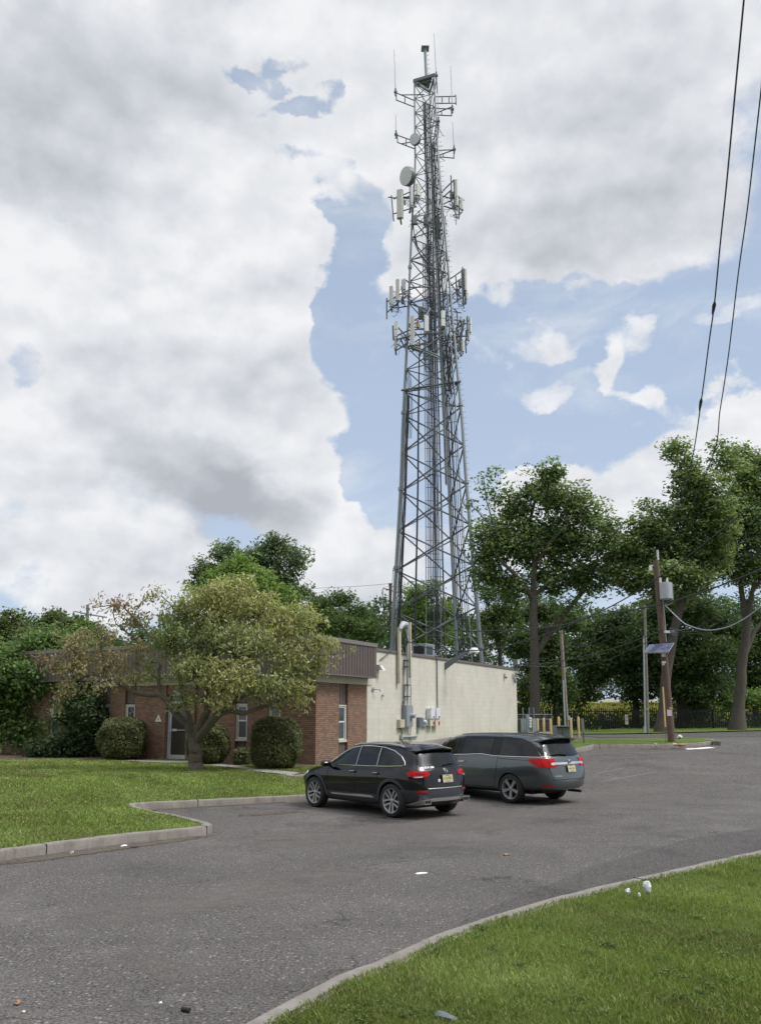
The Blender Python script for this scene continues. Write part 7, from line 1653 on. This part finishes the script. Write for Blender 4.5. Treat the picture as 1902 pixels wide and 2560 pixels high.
# rail wagons
def wagon(x0, ln, label):
    y = 80; z0 = 1.6; zt = W(1550, 1756, 80).z; e = empty('freight_wagon', (x0 + ln / 2, y, z0 - 1)); tag(e, label, 'rail wagon', 'yellow rail wagons')
    c = MB(); c.box((x0 + ln / 2, y, (z0 + zt) / 2), (ln, 2.8, zt - z0)); c.box((x0 + ln / 2, y - 1.42, zt - .06), (ln + .1, .14, .14)); k = x0 + .3
    while k < x0 + ln: c.box((k, y - 1.44, (z0 + zt) / 2 - .1), (.12, .09, zt - z0 - .2)); k += 1.55
    c.build('tub', M['wagon'], e, world=True)
    c = MB(); k = x0 + 1.5
    while k < x0 + ln - 1: m = Matrix.Translation((k, y, zt - .1)) @ Matrix.Diagonal((1.7, 1, 1, 1)); c.lathe([(1.15, 0), (.9, .25), (.45, .42), (0, .46)], 14, m); k += 3.6
    c.build('load', M['gravel_load'], e, True, True)
    c = MB(); c.box((x0 + ln / 2, y, z0 - .35), (ln - 1, 2.0, .5)); c.build('chassis', M['fence'], e, world=True)
    c = MB(); c.box((x0 + ln * .62, y - 1.50, (z0 + zt) / 2 - .2), (.8, .03, 1.0)); c.build('number_panel', M['grey_dark'], e, world=True)
wagon(21.3, 14.5, 'yellow rail wagon with grey load seen over the black fence left of the pale pole'); wagon(5.0, 15.6, 'yellow rail wagon just visible beside the end of the block wall'); wagon(36.6, 15, 'yellow rail wagon glimpsed through the leaves at the far right')

# bollards
hb = 0.0; b1 = G(1428.3, 1846); b2 = G(1447, 1844); hb = W(1428.3, 1795, b1.y).z - b1.z
lbl = ['front bollard beside the green box', 'bollard nearest the sign post', 'bollard behind the green box', 'right one of the three bollards before the slatted fence', 'middle one of the three bollards before the slatted fence', 'left one of the three bollards before the slatted fence']
for i, (u, vt, b) in enumerate([(1428.3, 1795, b1), (1447, 1792, b2), (1396, 1792, None), (1375.5, 1797, None), (1358.5, 1795, None), (1343.3, 1796.5, None)]):
    if b is None:
        for Y in np.arange(33, 60, .25):
            t_ = W(u, vt, Y)
            if t_.z - float(H(t_.x, t_.y)) > hb and False: break
        Y = [b1.y + 2.5, b1.y - .3, b1.y - .2, b1.y - .3][i - 2]; t_ = W(u, vt, Y); b = Vector((t_.x, Y, float(H(t_.x, Y)))); h_ = t_.z - b.z
    else: h_ = W(u, vt, b.y).z - b.z
    r = 3.0 * b.y / FPX; bo_ = MB(); bo_.lathe([(r, -.1), (r, h_ - .05), (r * .85, h_ - .015), (0, h_)], 16)
    ob = bo_.build('bollard', M['bollard'], None, True); ob.location = b; tag(ob, 'pale yellow steel ' + lbl[i], 'bollard', 'yellow bollards')
# green pad transformer
a = W(1392, 1841, b1.y + 1.2); bq = W(1425, 1841, b1.y + 1.2); zt = W(1400, 1815.5, b1.y + 1.2).z; zb_ = float(H(a.x, a.y)) - .05
e = empty('pad_transformer', ((a.x + bq.x) / 2, a.y + .5, zb_)); tag(e, 'low green metal transformer box standing between the yellow bollards', 'transformer')
c = MB(); c.hexa([(a.x, a.y, zb_), (bq.x, a.y, zb_), (bq.x, a.y + 1, zb_), (a.x, a.y + 1, zb_), (a.x, a.y, zt - .08), (bq.x, a.y, zt - .08), (bq.x, a.y + 1, zt), (a.x, a.y + 1, zt)]); c.build('cabinet', M['green_box'], e, world=True)
c = MB(); c.box(((a.x + bq.x) / 2, a.y + .45, zt - .02), (bq.x - a.x + .06, 1.1, .05)); c.build('lid', M['green_box'], e, world=True)
c = MB(); c.box(((a.x + bq.x) / 2 - .05, a.y - .008, (zb_ + zt) / 2 - .05), (.012, .012, zt - zb_ - .15)); c.build('door_gap', M['dark'], e, world=True)
# sign post
pb2 = G(1460, 1868); e = empty('sign_post', pb2); tag(e, 'thin rusty sign post with a narrow edge-on sign near the van', 'sign'); YS = pb2.y
c = MB(); c.tube([pb2, W(1455.5, 1795, YS)], .022, 5); c.build('post', M['steel_brown'], e, True, True)
c = MB(); a1, a2 = W(1456.6, 1797, YS - .03), W(1458.6, 1833, YS - .03); c.hexa([a2 + Vector((-.035, -.02, 0)), a2 + Vector((.045, .03, 0)), a2 + Vector((.045, .25, 0)), a2 + Vector((-.035, .2, 0)), a1 + Vector((-.035, -.02, 0)), a1 + Vector((.045, .03, 0)), a1 + Vector((.045, .25, 0)), a1 + Vector((-.035, .2, 0))]); c.build('sign_board', M['green_box'], e, world=True)
# slatted enclosure with cabinets
YE = 49.0; ex0, ex1 = W(1291, 1800, YE).x, W(1380, 1800, YE).x; et = W(1330, 1787, YE).z; ez = float(H(ex1, YE))
e = empty('chain_link_fence', ((ex0 + ex1) / 2, YE, ez)); tag(e, 'grey chain link fence with dark slats at the end of the block wall', 'fence')
c = MB(); x = ex0
while x < ex1: c.box((x, YE, (et + ez) / 2), (.075, .01, et - ez - .06)); x += .09
c.build('slats', M['slats'], e, world=True)
c = MB(); z = ez
while z < et: c.box(((ex0 + ex1) / 2, YE - .02, z), (ex1 - ex0, .008, .012)); z += .12
for zz in (et, ez + .9): c.tube([(ex0, YE - .03, zz), (ex1, YE - .03, zz)], .025, 6)
c.build('mesh', M['chain'], e, world=True)
for u_ in (1307, 1323, 1334, 1361, 1379):
    c = MB(); xx = W(u_, 1800, YE - .1).x; c.tube([(xx, YE - .1, ez - .1), (xx, YE - .1, et + .42)], .045 if u_ < 1335 else .03, 8); c.build('fence_post', M['chain'], e, world=True)
for k, (u0, u1, v0, col, lb_) in enumerate([(1301, 1307.5, 1797, 'grey_box', 'leftmost low grey cabinet by the slatted fence'), (1308, 1313.5, 1797, 'grey_box', 'second low grey cabinet by the slatted fence'), (1313.8, 1321.5, 1785.5, 'grey_box', 'tall blue grey cabinet by the slatted fence'), (1328.5, 1338.5, 1797, 'pvc', 'light grey cabinet right of the round meters')]):
    YC = 46.5; a = W(u0, v0, YC); b = W(u1, v0, YC); z0_ = float(H(a.x, YC)); c = MB(); e2 = empty('electrical_cabinet', ((a.x + b.x) / 2, YC, z0_)); tag(e2, lb_, 'cabinet', 'cabinets by the slatted fence')
    c.box(((a.x + b.x) / 2, YC, (a.z + z0_) / 2), (b.x - a.x, .3, a.z - z0_)); c.build('casing', M[col], e2, world=True)
    c = MB(); c.box(((a.x + b.x) / 2, YC - .16, (a.z + z0_) / 2 + .05), ((b.x - a.x) * .86, .015, (a.z - z0_) * .86)); c.box(((a.x + b.x) / 2 + .04, YC - .175, (a.z + z0_) / 2), (.03, .02, .1)); c.build('door', M[col], e2, world=True)
e2 = empty('meter_bank', W(1325, 1829, 46.5)); tag(e2, 'column of round electric meters between the grey cabinets', 'meter')
c = MB(); a = W(1325, 1794, 46.5); c.box((a.x, 46.5, (a.z + 1.1) / 2), (.14, .15, a.z - 1.1)); c.build('casing', M['pvc'], e2, world=True)
for v_ in (1797, 1803, 1810, 1817): c = MB(); c.lathe([(.085, 0), (.08, .1), (0, .12)], 12, Matrix.Translation(W(1325, v_, 46.4)) @ Matrix.Rotation(R(90), 4, 'X')); c.build('meter_glass', M['inverter'], e2, True, True)

# small litter
def scrap(name, p, sz, mat, label, cat, flat=.3, seed=1):
    rg = random.Random(seed); bm = bmesh.new(); bmesh.ops.create_icosphere(bm, subdivisions=2, radius=1)
    for v in bm.verts: v.co *= 1 + rg.uniform(-.28, .28); v.co.x *= sz[0] / 2; v.co.y *= sz[1] / 2; v.co.z = (v.co.z + .8) * sz[2] / 2
    me = bpy.data.meshes.new(name); bm.to_mesh(me); bm.free(); o = link_mesh(name, me, M[mat]); o.location = p; o.rotation_euler = (0, 0, rg.uniform(0, 3)); return tag(o, label, cat)
def GR(u, v): return hit(u, v, LR)
scrap('paper_scrap', G(1051, 2185), (.18, .09, .015), 'paper', 'flat white paper scrap on the asphalt', 'litter')
scrap('dead_leaf', G(1265, 2139), (.14, .09, .03), 'stone', 'brown dead leaf on the asphalt right of the paper scrap', 'leaf', seed=2)
scrap('stone', G(45, 2512), (.07, .05, .035), 'stone', 'small brown stone at the lower left of the lot', 'stone', seed=3)
scrap('pebble', G(58, 2534), (.035, .03, .02), 'tan_box', 'pale pebble below the brown stone', 'stone', seed=4)
scrap('pebble', G(401, 2510), (.03, .022, .015), 'paper', 'tiny white pebble on the lower asphalt', 'stone', seed=5)
c = MB(); q = G(465, 2532); c.tube([q + Vector((-.035, .02, .018)), q + Vector((.03, -.01, .018))], .016, 10); solo(c, 'tube_offcut', M['tread'], 'short black tube offcut near the bottom of the lot', 'tube', None, True)
c = MB(); q = G(1702, 2327 - 0); 
scrap('foam_chunk', GR(1112, 2552), (.20, .08, .05), 'grey_dark', 'dark grey chunk lying in the grass at the bottom edge', 'debris', seed=6)
scrap('crushed_cup', GR(1618, 2238) + Vector((0, 0, .03)), (.10, .09, .15), 'panelw', 'crushed clear plastic cup standing in the right lawn', 'cup', seed=7)
scrap('paper_scrap', GR(1570, 2243) + Vector((0, 0, .03)), (.06, .06, .07), 'paper', 'white paper ball left of the crushed cup', 'litter', seed=8)
scrap('paper_scrap', GR(1598, 2249) + Vector((0, 0, .03)), (.03, .03, .05), 'paper', 'tiny white scrap between paper ball and cup', 'litter', seed=9)
scrap('bag_scrap', G(1699, 1845.5, .18), (.35, .2, .14), 'paper', 'white bag lying right of the brown pole base', 'litter', seed=10)
for i, (u, v, s_, l_) in enumerate([(1640, 1866, .35, 'left broken kerb chunk below the brown pole'), (1686, 1865, .22, 'small pale broken kerb chunk below the brown pole'), (1699, 1866, .4, 'dark broken kerb chunk below the brown pole')]):
    scrap('broken_kerb', G(u, v, .1), (s_, .12, .12), ['concrete', 'tan_box', 'stone'][i], l_, 'debris', seed=20 + i)
scrap('pebble', G(310, 2118), (.12, .05, .04), 'paper', 'white scrap by the kerb joint at the left', 'litter', seed=30)
scrap('iron_piece', G(336, 2119), (.2, .12, .04), 'steel_brown', 'rusty iron piece at the foot of the left kerb', 'debris', seed=31)
scrap('pebble', G(180, 2135), (.07, .05, .04), 'tan_box', 'pale pebble below the left kerb', 'stone', seed=32)
scrap('stone', GL(544, 1922) , (.1, .08, .06), 'stone', 'tan stone at the foot of the lawn tree', 'stone', seed=33)
